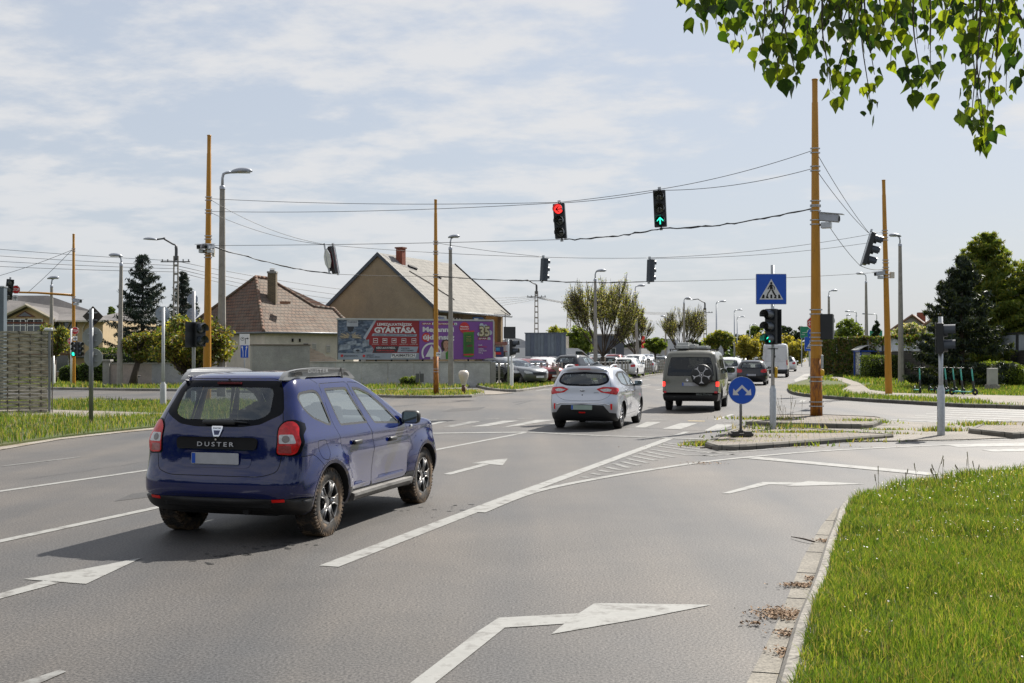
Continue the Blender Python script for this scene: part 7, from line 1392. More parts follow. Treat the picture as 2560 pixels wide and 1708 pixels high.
# ---- wattle fence
def wattle():
 t=thing('wattle_fence','tall woven timber slat fence at the left edge of the verge','fence',(0,0,0));b=A(119,1000,34.6);a=A(-230,1000,33.0);b.z=a.z=.05;fn=facade_fn((a.x,a.y,.05),(b.x-a.x,b.y-a.y,0));Lw=(b-a).length;zt=A(119,828,34.6).z-.05;st=.31;rows=25;rr=random.Random(2);hh=zt/rows
 mb=MB()
 for r_ in range(rows):
  ph=(r_%2)*math.pi;z=r_*hh;n=int(Lw/.06);vs=[];j=rr.uniform(-.01,.01)
  for i in range(n+1):u=Lw*i/n;d=.032*math.sin(math.pi*u/st+ph)+rr.uniform(-.002,.002);vs+=[fn(u,z+.008+j*math.sin(u*3),d),fn(u,z+hh-.012+j*math.sin(u*2+1),d+.004),fn(u,z+hh-.012+j*math.sin(u*2+1),d-.006),fn(u,z+.008+j*math.sin(u*3),d-.012)]
  mb.add(vs,[(i*4+k,i*4+(k+1)%4,(i+1)*4+(k+1)%4,(i+1)*4+k)for i in range(n)for k in range(4)])
 mb.build('woven_slats',mat('weathered_slat',(.40,.37,.29),.9,var=.3,scale=6,col2=(.12,.115,.09),c2lo=.48,c2hi=.62,c2scale=5,stretch=(1,1,9),bump=.3,bscale=30),t)
 mb=MB()
 for k in range(int(Lw/st)+1):u=st*(k+.5)-st/2*0;mb.tube([fn(u,0,0),fn(u,zt,0)],.018,5)
 mb.build('stakes',mat('stake_dark',(.05,.045,.035),.9),t);mb=MB();mb.box(fn(Lw+.05,zt/2+.02,0),(.06,.06,zt+.08));mb.build('end_post',mat('post_grey',(.2,.21,.22),.45,.5),t);mb=MB();mb.box(fn(Lw+.02,zt+.05,0),(.24,.12,.1),bev=.03);mb.build('post_cap',mAlu,t)
wattle()
# ---- pink garden wall, pillar, bin
t=thing('garden_wall','low patched pink and grey garden wall behind the pollard trees','wall',(0,0,0));a,b=A(276,940,61.5),A(520,940,62.5);z_=1.28;fn=facade_fn((a.x,a.y,0),(b.x-a.x,b.y-a.y,0));Lw=(b-a).length
mb=MB();mb.prism([(0,0),(Lw*.42,0),(Lw*.42,z_),(0,z_)],-.2,0,fn);mb.build('pink_part',surf_mat('pink_render',(.48,.40,.37),(.38,.33,.31),None,fine=20,patch=.9,con=.12,bump=0,rough=.95),t);mb=MB();mb.prism([(Lw*.42,0),(Lw,0),(Lw,z_),(Lw*.42,z_)],-.2,0,fn);mb.build('grey_part',surf_mat('bluegrey_render',(.36,.36,.40),(.42,.41,.42),None,fine=20,patch=.9,con=.12,bump=0,rough=.95),t)
mb=MB();mb.prism([(-.05,z_),(Lw,z_),(Lw,z_+.06),(-.05,z_+.06)],-.24,.04,fn);mb.build('coping',mRenG,t);mb=MB();mb.box((a.x-.18,a.y,.72),(.36,.36,1.44));mb.box((a.x-.18,a.y,1.48),(.5,.5,.1));mb.build('pillar',mRenG,t)
b=A(339,962,60.8);t=thing('litter_bin','dark square litter bin by the garden wall','bin',(b.x,60.8,.12));mb=MB();mb.prism([(-.17,-.17),(.17,-.17),(.17,.17),(-.17,.17)],0,.5);mb.v=[(x*(1+.15*z),y*(1+.15*z),z)for x,y,z in mb.v];mb.build('body',mat('bin_dark',(.03,.03,.03),.6),t);mb=MB();mb.box((0,0,.53),(.42,.42,.06),bev=.02);mb.build('lid',mat('bin_dark',(.03,.03,.03),.6),t)
# ---- double billboard
def billboard():
 t=thing('billboard','wide double billboard, red metal-parts advert left and purple supermarket advert right','billboard',(0,0,0));a,b=A(845,898.5,66.5),A(1232,899.5,69.7);zb=(a.z+b.z)/2;zt=(A(845,799,66.5).z+A(1232,804,69.7).z)/2;a.z=b.z=zb;W_=(b-a).length;H_=zt-zb;f0=face_fn(a,b-a,(0,0,1))
 mb=MB();mb.prism([(0,0),(W_,0),(W_,H_),(0,H_)],-.25,0,f0);mb.build('panel_box',mat('board_frame',(.10,.11,.12),.5),t);mb=MB();mb.prism([(-.05,H_),(W_+.05,H_),(W_+.05,H_+.10),(-.05,H_+.10)],-.28,.06,f0);mb.prism([(W_,0),(W_+.09,0),(W_+.09,H_),(W_,H_)],-.26,.05,f0);mb.build('frame',mat('frame_pale',(.42,.43,.42),.5),t)
 mb=MB()
 for k in range(10):u=W_*(k+.4)/10;mb.box(f0(u,-zb/2+.5,-.15),(.10,.10,zb+1.0));
 mb.build('struts',mDark,t)
 Zf=lambda zx,zy:((zx-25)/2155*W_,(1-(zy-130)/535)*H_)
 lay=[0]
 def poly(parent,name,pts,m,h=None):lay[0]+=1;h=.004+.0012*lay[0]if h is None else h;mb=MB();mb.prism([Zf(*p)for p in pts],h-.001,h,f0);return mb.build(name,m,parent)
 def txt(parent,s,zx,zy,zw,zh,m,bold=.015,spacing=1.0,shear=0.0):lay[0]+=1;h=.006+.0012*lay[0];u,v=Zf(zx,zy);mb=MB();k=W_/2155;put_text(mb,s,zw*k,lambda a_,b_,c:f0(u+a_+b_*shear,v+b_,h),height=zh*k,bold=bold,spacing=spacing);return mb.build('lettering',m,parent,fix=False)
 mR=mat('ad_red',(.25,.014,.018),.4,var=.08,scale=1);mW=mat('ad_white',(.62,.62,.62),.4);mGr=mat('ad_grey',(.27,.31,.37),.4,var=.15,scale=.8);mDk=mat('ad_dark',(.02,.022,.03),.4);mP=mat('ad_purple',(.19,.065,.28),.4,var=.05,scale=.6);mStl=mat('ad_steelblue',(.05,.075,.12),.4,var=.6,scale=3,col2=(.16,.20,.26),c2lo=.48,c2hi=.6,c2scale=3.5,stretch=(1,1,2.2));mRt=mat('ad_redtext',(.5,.03,.03),.4)
 L_=thing('left_poster',None,None);L_.parent=t;poly(L_,'sheet',[(27,132),(1128,132),(1128,664),(27,664)],mGr)
 poly(L_,'machine_picture',[(27,132),(510,132),(360,370),(440,420),(500,520),(360,575),(27,575)],mStl);poly(L_,'silver_band',[(510,132),(545,132),(395,400),(360,372)],mat('ad_silver',(.33,.37,.43),.4));poly(L_,'red_field',[(540,134),(1128,134),(1128,575),(485,575),(505,520),(470,470),(430,455),(425,420),(395,385)],mR)
 poly(L_,'machine_head',[(140,132),(292,132),(292,218),(140,218)],mat('ad_pale',(.36,.38,.42),.5));poly(L_,'nozzle',[(145,220),(240,220),(225,275),(190,300),(155,275)],mDk);txt(L_,'PLASMATECH',215,160,120,14,mDk)
 sp_=mat('ad_spark',(.55,.45,.30),.5)
 rr=random.Random(4);lay[0]+=1;mb=MB()
 for k in range(110):
  a_=rr.uniform(-.1,math.pi+.1);r1,r2=rr.uniform(20,60),rr.uniform(70,165)*(.55+.45*abs(math.cos(a_)));c=(190,372);p=Zf(c[0]+r1*math.cos(a_),c[1]-r1*math.sin(a_)*.75);q=Zf(c[0]+r2*math.cos(a_),c[1]-r2*math.sin(a_)*.75);d=.012;mb.add([f0(p[0],p[1],.03),f0(p[0],p[1]+d,.03),f0(q[0],q[1]+d,.03),f0(q[0],q[1],.03)],[(0,1,2,3)])
 mb.build('sparks',sp_,L_,fix=False);mb=MB()
 for(x0,y0,w_,h_)in((40,450,150,90),(150,410,120,60),(350,390,90,110),(260,440,70,40),(400,500,90,60)):mb.prism([Zf(x0,y0+h_),Zf(x0+w_,y0+h_*.8),Zf(x0+w_,y0),Zf(x0,y0+h_*.25)],.026,.028,f0)
 mb.prism([Zf(285+65*math.cos(k*.35),545+34*math.sin(k*.35))for k in range(18)],.029,.031,f0);mb.build('metal_parts',mat('ad_metal',(.24,.28,.33),.4,var=.5,scale=5),L_)
 mb=MB();mb.prism([Zf(285+26*math.cos(k*.35),543+13*math.sin(k*.35))for k in range(18)],.032,.033,f0);mb.build('ring_hole',mDk,L_)
 txt(L_,'LEMEZALKATRÉSZEK',790,186,480,34,mW,.03);txt(L_,'GYÁRTÁSA',797,262,570,68,mW,.045);poly(L_,'grey_bar',[(490,311),(1100,318),(1088,352),(475,345)],mGr);txt(L_,'GYORSAN • PONTOSAN • NAGY TÉTELBEN',790,331,560,20,mDk,.01)
 for i,x in enumerate((526,654,779,914,1053)):
  mb=MB();O=[Zf(x-32,376),Zf(x+32,376),Zf(x+32,440),Zf(x-32,440)];I=[Zf(x-26,382),Zf(x+26,382),Zf(x+26,434),Zf(x-26,434)]
  for k in range(4):k2=(k+1)%4;mb.add([f0(*O[k],.045),f0(*O[k2],.045),f0(*I[k2],.045),f0(*I[k],.045)],[(0,1,2,3)])
  mb.prism([Zf(x-20,412),Zf(x+20,412),Zf(x+20,404-6*(i%3)),Zf(x-20,404-10*(i%2))],.045,.046,f0);mb.build('icon',mW,L_,fix=False);txt(L_,('LÉZERVÁGÁS','HAJLÍTÁS','ÉLHAJLÍTÁS','LEMEZMEGMUNKÁLÁS','HEGESZTÉS')[i],x,457,(90,82,80,125,112)[i],9,mW,0)
 poly(L_,'black_bar',[(535,482),(845,484),(815,560),(490,572)],mDk);poly(L_,'grey_bar',[(850,485),(1118,488),(1090,566),(825,566)],mGr);txt(L_,'KÉSZ ALKATRÉSZ,',670,506,260,22,mW,.02);txt(L_,'NEM PROBLÉMA.',665,542,250,20,mRt,.02);txt(L_,'RAJZBÓL',938,512,120,18,mDk);txt(L_,'KÉSZ TERMÉK',966,542,180,18,mDk)
 poly(L_,'white_label',[(752,582),(1088,584),(1072,648),(735,645)],mW);txt(L_,'PLASMATECH',910,607,310,32,mDk,.03);txt(L_,'LEMEZALKATRÉSZ GYÁRTÁS',910,638,300,8,mDk,0);poly(L_,'dot',[(76+18*math.cos(k*.4),612+18*math.sin(k*.4))for k in range(16)],mRt);txt(L_,'plasmatech.hu',198,612,185,20,mDk);poly(L_,'dot',[(370+18*math.cos(k*.4),615+18*math.sin(k*.4))for k in range(16)],mRt);txt(L_,'AJÁNLAT',455,603,105,15,mDk);txt(L_,'24 ÓRÁN BELÜL',495,629,185,15,mDk)
 R_=thing('right_poster',None,None);R_.parent=t;poly(R_,'sheet',[(1130,134),(2178,136),(2178,662),(1130,664)],mP)
 def spar(x,y,w_,s):poly(R_,'red_bar',[(x,y),(x+w_,y),(x+w_,y+32),(x,y+32)],mR);txt(R_,s,x+w_/2,y+16,w_*.85,17,mW,.03);poly(R_,'logo_field',[(x+w_,y),(x+w_+40,y),(x+w_+40,y+32),(x+w_,y+32)],mW);poly(R_,'logo_mark',[(x+w_+20,y+5),(x+w_+33,y+27),(x+w_+7,y+27)],mat('logo_green',(.02,.2,.08),.5))
 spar(1162,157,145,'SPAR');spar(1380,157,240,'INTERSPAR');spar(1960,358,140,'SPAR')
 poly(R_,'red_disc',[(1225+62*math.cos(k*.2618),362+65*math.sin(k*.2618))for k in range(24)],mRt);txt(R_,'Megannyi',1395,250,440,62,mW,.04);txt(R_,'újdonság',1400,355,440,62,mW,.04)
 mb=MB();cx,cy=1300,575
 for k in range(26):
  a0,a1=math.pi*(1.18-1.36*k/26),math.pi*(1.18-1.36*(k+1)/26)
  q=[Zf(cx+r_*math.cos(x_),cy-r_*math.sin(x_))for r_,x_ in((142,a0),(142,a1),(118,a1),(118,a0))];mb.add([f0(u,v,.06)for u,v in q],[(0,1,2,3)])
 mb.build('round_arch',mW,R_,fix=False);poly(R_,'white_arrow',[(1298,468),(1388,625),(1315,628),(1315,662),(1282,662),(1282,628),(1212,628)],mW)
 # portrait of a smiling dark-haired woman holding a green box
 skin=mat('ad_skin',(.42,.23,.15),.5);hair=mat('ad_hair',(.035,.02,.015),.5);E_=lambda cx,cy,rx,ry,n=20:[(cx+rx*math.cos(6.2832*k/n),cy+ry*math.sin(6.2832*k/n))for k in range(n)]
 pt=thing('portrait',None,None);pt.parent=R_;poly(pt,'hair',[(1440,520),(1432,440),(1455,400),(1510,388),(1560,410),(1578,470),(1575,540),(1530,545),(1460,545)],hair);poly(pt,'shirt',[(1420,664),(1430,575),(1475,545),(1540,545),(1590,575),(1600,664)],mat('ad_shirt',(.45,.42,.40),.6));poly(pt,'face',[(1466,440),(1478,412),(1510,404),(1538,418),(1546,455),(1538,495),(1512,525),(1490,525),(1470,498)],skin);poly(pt,'neck',[(1485,515),(1528,515),(1535,555),(1480,555)],skin)
 for x in(1488,1524):poly(pt,'eye',E_(x,452,7,3.5,8),hair);poly(pt,'eyebrow',[(x-12,441),(x+10,438),(x+10,441),(x-12,444)],hair)
 poly(pt,'nose',[(1503,462),(1510,478),(1499,478)],mat('ad_skin_dark',(.3,.15,.1),.5));poly(pt,'mouth',[(1487,490),(1506,495),(1526,489),(1508,505)],mat('ad_lips',(.45,.08,.07),.5));poly(pt,'teeth',[(1491,492),(1506,495),(1522,491),(1507,500)],mW);gm=mat('ad_green',(.045,.19,.02),.4,var=.15,scale=2)
 poly(R_,'green_box',[(1495,575),(1540,535),(1600,600),(1560,662),(1500,662)],gm)
 poly(R_,'red_disc',[(1765+72*math.cos(k*.2618),225+78*math.sin(k*.2618))for k in range(24)],mRt);txt(R_,'Matchás',1765,208,115,20,mW,.02);txt(R_,'újdonság!',1765,240,125,20,mW,.02)
 cb=thing('green_tin',None,None);cb.parent=R_;poly(cb,'tin',[(1750,285),(1900,280),(1900,620),(1825,636),(1750,622)],gm);poly(cb,'tin_lid',[(1745,268),(1905,262),(1905,280),(1745,286)],mRt);poly(cb,'tin_label',[(1765,318),(1885,314),(1885,590),(1765,594)],mat('ad_green_dark',(.03,.12,.02),.4));poly(cb,'tin_base',[(1750,590),(1900,586),(1900,606),(1750,610)],mRt);txt(cb,'Lindt',1826,345,60,18,mat('ad_gold',(.4,.3,.08),.4));txt(cb,'HELLO',1826,380,70,14,mat('ad_gold',(.4,.3,.08),.4));txt(cb,'MATCHA',1826,408,70,14,mat('ad_gold',(.4,.3,.08),.4));poly(cb,'biscuit',[(1790,470),(1870,455),(1885,485),(1800,495)],mat('ad_brown',(.12,.05,.03),.5))
 bl=thing('balloons',None,None);bl.parent=R_
 for(x,y,r_)in((2010,188,30),(2068,205,28),(1975,312,28),(2130,290,34),(2075,325,26)):poly(bl,'balloon',E_(x,y,r_,r_),mat('ad_balloon',(.40,.46,.52),.3,var=.2,scale=3))
 txt(bl,'35',2053,272,160,128,mat('ad_golddark',(.12,.10,.04),.3),.09);txt(bl,'35',2053,272,148,120,mat('ad_goldpale',(.46,.42,.28),.3),.03);txt(R_,'éves',2055,348,40,10,mW,0)
 txt(R_,'Lindt',1990,463,55,18,mW,.02);txt(R_,'HELLO MATCHA',2025,490,125,16,mRt,.02);txt(R_,'táblás',2000,517,75,18,mW,.01);txt(R_,'csokoládé',2022,543,118,18,mW,.01);txt(R_,'140 g',1995,571,60,18,mW,.01)
billboard()
# ---- car lot furniture
def lot_fence():
 t=thing('lot_fence','grey post and wire fence running along the car lot towards the distance','fence',(0,0,0));pts=[A(1232,900,63.2),A(1400,900,68),A(1560,900,82),A(1668,900,105),A(1720,900,128)];P=[tuple(p)[:2]for p in pts];D=[0]
 for i in range(len(P)-1):D.append(D[-1]+math.dist(P[i],P[i+1]))
 at=lambda s:Vector((np.interp(s,D,[p[0]for p in P]),np.interp(s,D,[p[1]for p in P]),.12));mp=mat('fence_post',(.33,.31,.27),.9);SS=list(np.arange(0,14,.55))+list(np.arange(14,D[-1],1.1));n=len(SS)
 for k in range(n):p=at(SS[k]);mb=MB();mb.box(p+Vector((0,0,.6)),(.11,.09,1.2));mb.build('fence_post',mp,t)
 mb=MB()
 for z in(.15,.4,.65,.9,1.15):mb.tube([at(s)+Vector((0,.05,z))for s in np.linspace(0,D[-1],30)],.008,4)
 mb.build('wires',mSteel,t)
lot_fence()
def flat_board(name,label,cat,px,py,w_,h_,Y,m,lines=(),legs=False,tm=mBlack):
 c=A(px,py,Y);t=thing(name,label,cat,c);W_,H_=w_/F0*Y,h_/F0*Y;mb=MB();mb.box((0,0,0),(W_,.05,H_));mb.build('board',m,t)
 for(tx,kw,ky,kh)in lines:mb=MB();put_text(mb,tx,W_*kw,lambda a,b,h:(a,-.035,b+H_*ky),height=H_*kh,bold=.03);mb.build('lettering',tm,t,fix=False)
 if legs:
  mb=MB()
  for k in legs:mb.box((W_*k,.05,-H_/2-(c.z-H_/2-.12)/2),(.09,.09,c.z-H_/2-.12))
  mb.build('legs',mSteel,t)
 return t,W_,H_
flat_board('sale_sign','white KIA sign on the lot fence with a line of small black figures','sign',1313,928,15,20,64.5,mWhite,(('KIA',.85,.22,.38),('0-24',.85,-.22,.28)));flat_board('banner','faded beige banner hanging on the lot fence right of the silver estate car','banner',1388,935,20,36,66,mat('banner_beige',(.42,.34,.27),.8,var=.2,scale=2),(('ELADÓ',.7,.35,.06),('AUTÓK',.7,.25,.06),('INFO',.6,.15,.05)),tm=mat('banner_text',(.2,.14,.1),.8))
t,W_,H_=flat_board('reversed_hoarding','large blue-grey ribbed hoarding seen from behind over the parked cars','billboard',1364,862,102,58,74,mat('hoarding_back',(.145,.175,.21),.55,.2,var=.08),legs=(-.35,-.15,.06,.28));mb=MB()
for k in range(12):mb.box((-W_/2+W_*(k+.5)/12,-.04,0),(.02,.05,H_))
for k in(-.33,.0,.30):mb.box((W_*k,-.06,0),(.25,.06,H_))
mb.box((0,-.03,H_/2),(W_+.1,.14,.06));mb.build('ribs',mat('hoarding_rib',(.085,.105,.145),.5,.2),t);mb=MB();mb.box((0,-.3,-H_/2-.1),(W_+.4,.5,.06));mb.build('walkway',mSteel,t)
t,W_,H_=flat_board('advert_board','dark blue and red advert board right under the red balcony','billboard',1249,880,20,26,78,mat('ad_navy',(.03,.035,.11),.4),legs=(0,));mb=MB();mb.box((-.12,-.03,.18),(.28,.01,.22));mb.build('blue_patch',mat('ad_cyan',(.05,.25,.45),.4),t);mb=MB();mb.box((-.08,-.03,-.1),(.36,.01,.16));mb.build('red_patch',mRed,t)
# far low buildings beyond the lot
def shed(label,x0,x1,y0,y1,Y,m,dep=12,roof=None,kind='box'):
 a,b=A(x0,y1,Y),A(x1,y1,Y);zt=A(x0,y0,Y).z;t=thing('warehouse',label,'building',((a.x+b.x)/2,Y,0));W_=b.x-a.x;mb=MB()
 if kind=='vault':pr=[(-W_/2,0)]+[(W_/2*math.cos(q),zt*.55+zt*.45*math.sin(q))for q in np.linspace(math.pi,0,14)]+[(W_/2,0)];mb.prism(pr,0,dep,lambda p,q,h:(p,h,q))
 else:mb.box((0,dep/2,zt/2),(W_,dep,zt))
 mb.build('walls',m,t);mb=MB();mb.box((0,dep/2,zt+.1),(W_+.4,dep+.4,.25))if kind!='vault' else mb.box((0,-.05,1.2),(W_*.2,.1,1.6));mb.build('roof_edge' if kind!='vault' else 'window',roof or mRenG,t);fn=facade_fn((-W_/2,0,0),(1,0,0))
 for k in range(max(2,int(W_/5))):window(t,fn,(k+.5)*W_/max(2,int(W_/5)),zt*.45,min(2,W_*.12),zt*.22,frame=mSteel)
shed('pale round-roofed hall behind the corner signal',1236,1330,845,897,150,mat('hall_pale',(.42,.42,.43),.6,col2=(.2,.22,.28),c2lo=.5,c2hi=.6,c2scale=.1),kind='vault',roof=mDark);shed('dark blue-grey hall behind the big budding tree',1452,1560,838,896,200,mat('hall_dark',(.045,.055,.075),.6));shed('low cream sales office behind the rows of parked cars',1280,1390,874,900,145,mWhite,roof=mSteel);shed('pale low hall at the end of the car lot',1560,1680,872,897,230,mat('hall_grey',(.3,.31,.33),.6))
flat_board('advert_pillar','tall red advert pillar between the leaning lamp post and the round green tree','sign',1608,855,8,30,150,mRed,(('AUTO',.7,.1,.12),),legs=(0,),tm=mWhite);flat_board('advert_board','white panel standing under the red advert pillar','panel',1614,884,22,24,148,mWhite,legs=(-.4,.4));flat_board('banner','long orange banner over the far parked cars','banner',1612,901,48,4.5,112,mat('banner_orange',(.5,.22,.02),.6),legs=(-.4,.4));flat_board('banner','short orange banner left of the long orange one','banner',1555,901,30,3.5,115,mat('banner_orange',(.5,.22,.02),.6),legs=(-.4,.4));flat_board('advert_board','small yellow panel with blue top right of the grey hoarding','panel',1437,895,12,12,110,mat('panel_yellow',(.5,.36,.03),.5),legs=(0,));flat_board('white_hoarding','pale hoarding behind the budding tree left of the camper','billboard',1682,870,26,42,150,mat('hoarding_pale',(.42,.45,.50),.5),legs=(-.3,.3));flat_board('arched_sign','pale curved sign edge right of the grey hoarding','sign',1418,862,8,42,90,mat('hoarding_cream',(.5,.45,.38),.5),legs=(0,))
# white van in the lot
def box_van():
 t=thing('panel_van','long white panel van parked behind the grey hoarding legs','van',(A(1385,940,84).x,84,.13),R(180));pm=mWhiteP;mb=MB();prof=[(-2.9,.4),(-2.9,1.25),(-2.7,1.35),(-2.0,1.95),(-1.7,2.1),(2.7,2.15),(2.85,2.0),(2.9,.4)]
 mb.prism(prof,-.95,.95,lambda a,b,h:(a,h,b));mb.build('body',pm,t)
 for x in(-1.9,1.9):
  for s in(-1,1):wheel(t,x,s*.85,s,.34,.2,.2,'plate',tread=False)
 mb=MB();mb.prism([(-2.62,1.36),(-2.0,1.88),(-1.55,1.88),(-1.5,1.30)],.951,.956,lambda a,b,h:(a,h,b));mb.build('side_window',mat('house_pane',(.03,.04,.045),.06,coat=1),t)
box_van()
# ---- noise barrier with glass band on the right, bus stop, hedge box, scooters, cabinet
def barrier():
 t=thing('noise_barrier','dark timber noise barrier with a band of clear panels on top','fence',(0,0,0));a,b=A(2052,900,92),A(2700,900,58);a.z=b.z=0;fn=facade_fn(a,b-a);Lw=(b-a).length;mt=tile_mat('barrier_planks',math.atan2(b.y-a.y,b.x-a.x),4.0,.16,(.045,.04,.035),(.07,.06,.05),(.012,.011,.01),(.05,.05,.04),mort=.02);n=12;zb,zt=1.98,2.95
 for k in range(n):u0,u1=Lw*k/n,Lw*(k+1)/n;mb=MB();mb.prism([(u0+.08,0),(u1-.08,0),(u1-.08,zb),(u0+.08,zb)],-.12,0,fn);mb.build('timber_panel',mt,t);mb=MB();mb.prism([(u0+.1,zb+.05),(u1-.1,zb+.05),(u1-.1,zt-.05),(u0+.1,zt-.05)],-.03,-.01,fn);mb.build('clear_panel',mat('acrylic',(.52,.56,.62),.25,alpha=.62,var=.15,scale=1.5),t)
 mb=MB()
 for k in range(n+1):u=Lw*k/n;mb.prism([(u-.08,0),(u+.08,0),(u+.08,zt),(u-.08,zt)],-.16,.06,fn)
 mb.prism([(0,zt),(Lw,zt),(Lw,zt+.08),(0,zt+.08)],-.1,.05,fn);mb.build('steel_posts',mat('barrier_steel',(.05,.052,.055),.5,.4),t)
 return fn,Lw
bar_fn,bar_L=barrier()
t=thing('bus_stop_sign','white and blue bus stop sign on a grey pole by the ivy','road sign',(A(2101,938,88).x,88,.13));mb=MB();zc=A(2101,871,88).z-.13;mb.smooth=True;mb.tube([(0,.04,0),(0,.04,zc+.4)],.04,8);mb.build('pole',mSteel,t);mb=MB();mb.box((0,0,zc-.05),(.58,.03,.74));mb.build('white_board',mWhite,t);mb=MB();mb.prism(rpoly([(-.26,-.22),(.26,-.22),(.26,.28),(-.26,.28)],.02),.016,.024,lambda a_,b_,h:(a_,-h,b_+zc));mb.build('blue_square',mBlue,t);mb=MB();mb.box((0,-.03,zc+.03),(.38,.012,.36));mb.build('white_square',mWhite,t);mb=MB();mb.box((0,-.04,zc+.04),(.27,.01,.12));mb.box((0,-.04,zc-.06),(.3,.01,.03));mb.build('bus_symbol',mBlack,t);mb=MB();mb.box((0,-.01,zc-1.15),(.2,.02,.3));mb.build('timetable',mWhite,t)
def shelter():
 Y=82;a,b=A(2152,945,Y),A(2205,945,Y);t=thing('bus_shelter','blue-framed bus shelter with a curved roof behind the boxy hedge','bus shelter',(a.x,Y,.13));W_=b.x-a.x;zt=A(2152,878,Y).z-.13;mb=MB()
 for x in(0,W_):
  for y in(0,1.5):mb.box((x,y,zt/2),(.09,.09,zt))
 mb.box((W_/2,0,zt),(W_+.2,.09,.12));mb.box((W_/2,1.5,zt),(W_+.2,.09,.12));mb.box((0,.75,zt),(.09,1.5,.12));mb.build('frame',mat('shelter_blue',(.02,.07,.35),.45),t)
 mb=MB();mb.smooth=True;n=10;vs=[]
 for i in range(n+1):x=-.2+(W_+.4)*i/n;z=zt+.06+.36*math.sin(math.pi*i/n);vs+=[(x,-.2,z),(x,1.7,z),(x,1.7,z+.03),(x,-.2,z+.03)]
 mb.add(vs,[(i*4+k,i*4+(k+1)%4,(i+1)*4+(k+1)%4,(i+1)*4+k)for i in range(n)for k in range(4)]);mb.build('curved_roof',mat('roof_acrylic',(.5,.5,.48),.3,alpha=.7),t);mb=MB();mb.box((.05,.75,1.0),(.02,1.3,1.6));mb.box((W_/2,1.48,1.0),(W_-.15,.02,1.6));mb.box((W_*.25,-.0,1.0),(W_*.45,.02,1.6));mb.build('glass_walls',mat('shelter_glass',(.40,.42,.38),.2,alpha=.55),t);mb=MB();mb.box((W_/2,1.2,.45),(W_*.8,.35,.05));mb.build('bench',mDark,t)
shelter()
t=thing('cabinet','pale utility cabinet on a concrete foot before the round hedge','cabinet',(A(2481,972,53.5).x,53.5,.13));mb=MB();H_=(972-917)/F0*53.5;mb.box((0,0,H_*.62),(.42,.3,H_*.76),bev=.02);mb.build('body',mat('cabinet_beige',(.40,.39,.36),.7),t);mb=MB();mb.box((0,0,H_*.12),(.56,.44,H_*.24),bev=.015);mb.build('foot',mKerb,t);mb=MB();mb.box((0,-.155,H_*.62),(.36,.01,H_*.68));mb.build('door',mat('cabinet_beige',(.40,.39,.36),.7),t)
def scooter():
 t=thing('electric_scooter','s','scooter',(0,0,0));mg=mat('scooter_teal',(.03,.28,.22),.4)
 mb=MB();mb.smooth=True;mb.box((0,0,.14),(.75,.16,.05),bev=.02);mb.build('deck',mg,t);mb=MB();mb.smooth=True;mb.tube([(.38,0,.14),(.46,0,.3),(.36,0,1.1)],.028,8);mb.build('stem',mg,t);mb=MB();mb.smooth=True;mb.box((.44,0,.42),(.07,.08,.36),M=Matrix.Rotation(R(-7),3,'Y'),bev=.02);mb.build('battery',mBlack,t)
 mb=MB();mb.smooth=True;mb.tube([(.30,-.26,1.12),(.36,-.1,1.1),(.36,.1,1.1),(.30,.26,1.12)],.02,8);mb.tube([(.38,0,1.1),(.42,0,1.17)],.015,6);mb.build('handlebar',mBlack,t)
 for x in(.5,-.42):
  mb=MB();mb.smooth=True;mb.lathe([(.04,-.025),(.11,-.03),(.125,0),(.11,.03),(.04,.025)],c=(x,0,.125),axis='Y',n=20);w_=mb.build('wheel',mRubber,t)
 mb=MB();mb.smooth=True;mb.tube([(.36,0,.22),(.5,0,.27),(.6,0,.2)],.025,6);mb.tube([(-.3,0,.17),(-.42,0,.27),(-.52,0,.2)],.025,6);mb.build('mudguard',mBlack,t);mb=MB();mb.tube([(.05,.0,.12),(.02,.14,.01)],.012,6);mb.build('kick_stand',mSteel,t);return t
sc0=scooter()
for i,(px,py,rz,lab)in enumerate(((2293,983,-95,'teal electric scooter standing alone left of the group by the path'),(2345,983,-60,'teal electric scooter, leftmost in the group by the path'),(2362,984,-50,'teal electric scooter, second from the left in the group by the path'),(2384,986,-62,'teal electric scooter just right of the signal post sleeve'),(2406,988,-35,'teal electric scooter, rightmost in the group by the path'))):
 s=sc0 if i==0 else copy_tree(sc0);p=G(px,py,.13);s.location=p;s.rotation_euler=(0,0,R(rz));s['label']=lab;s['group']='electric scooters by the path'
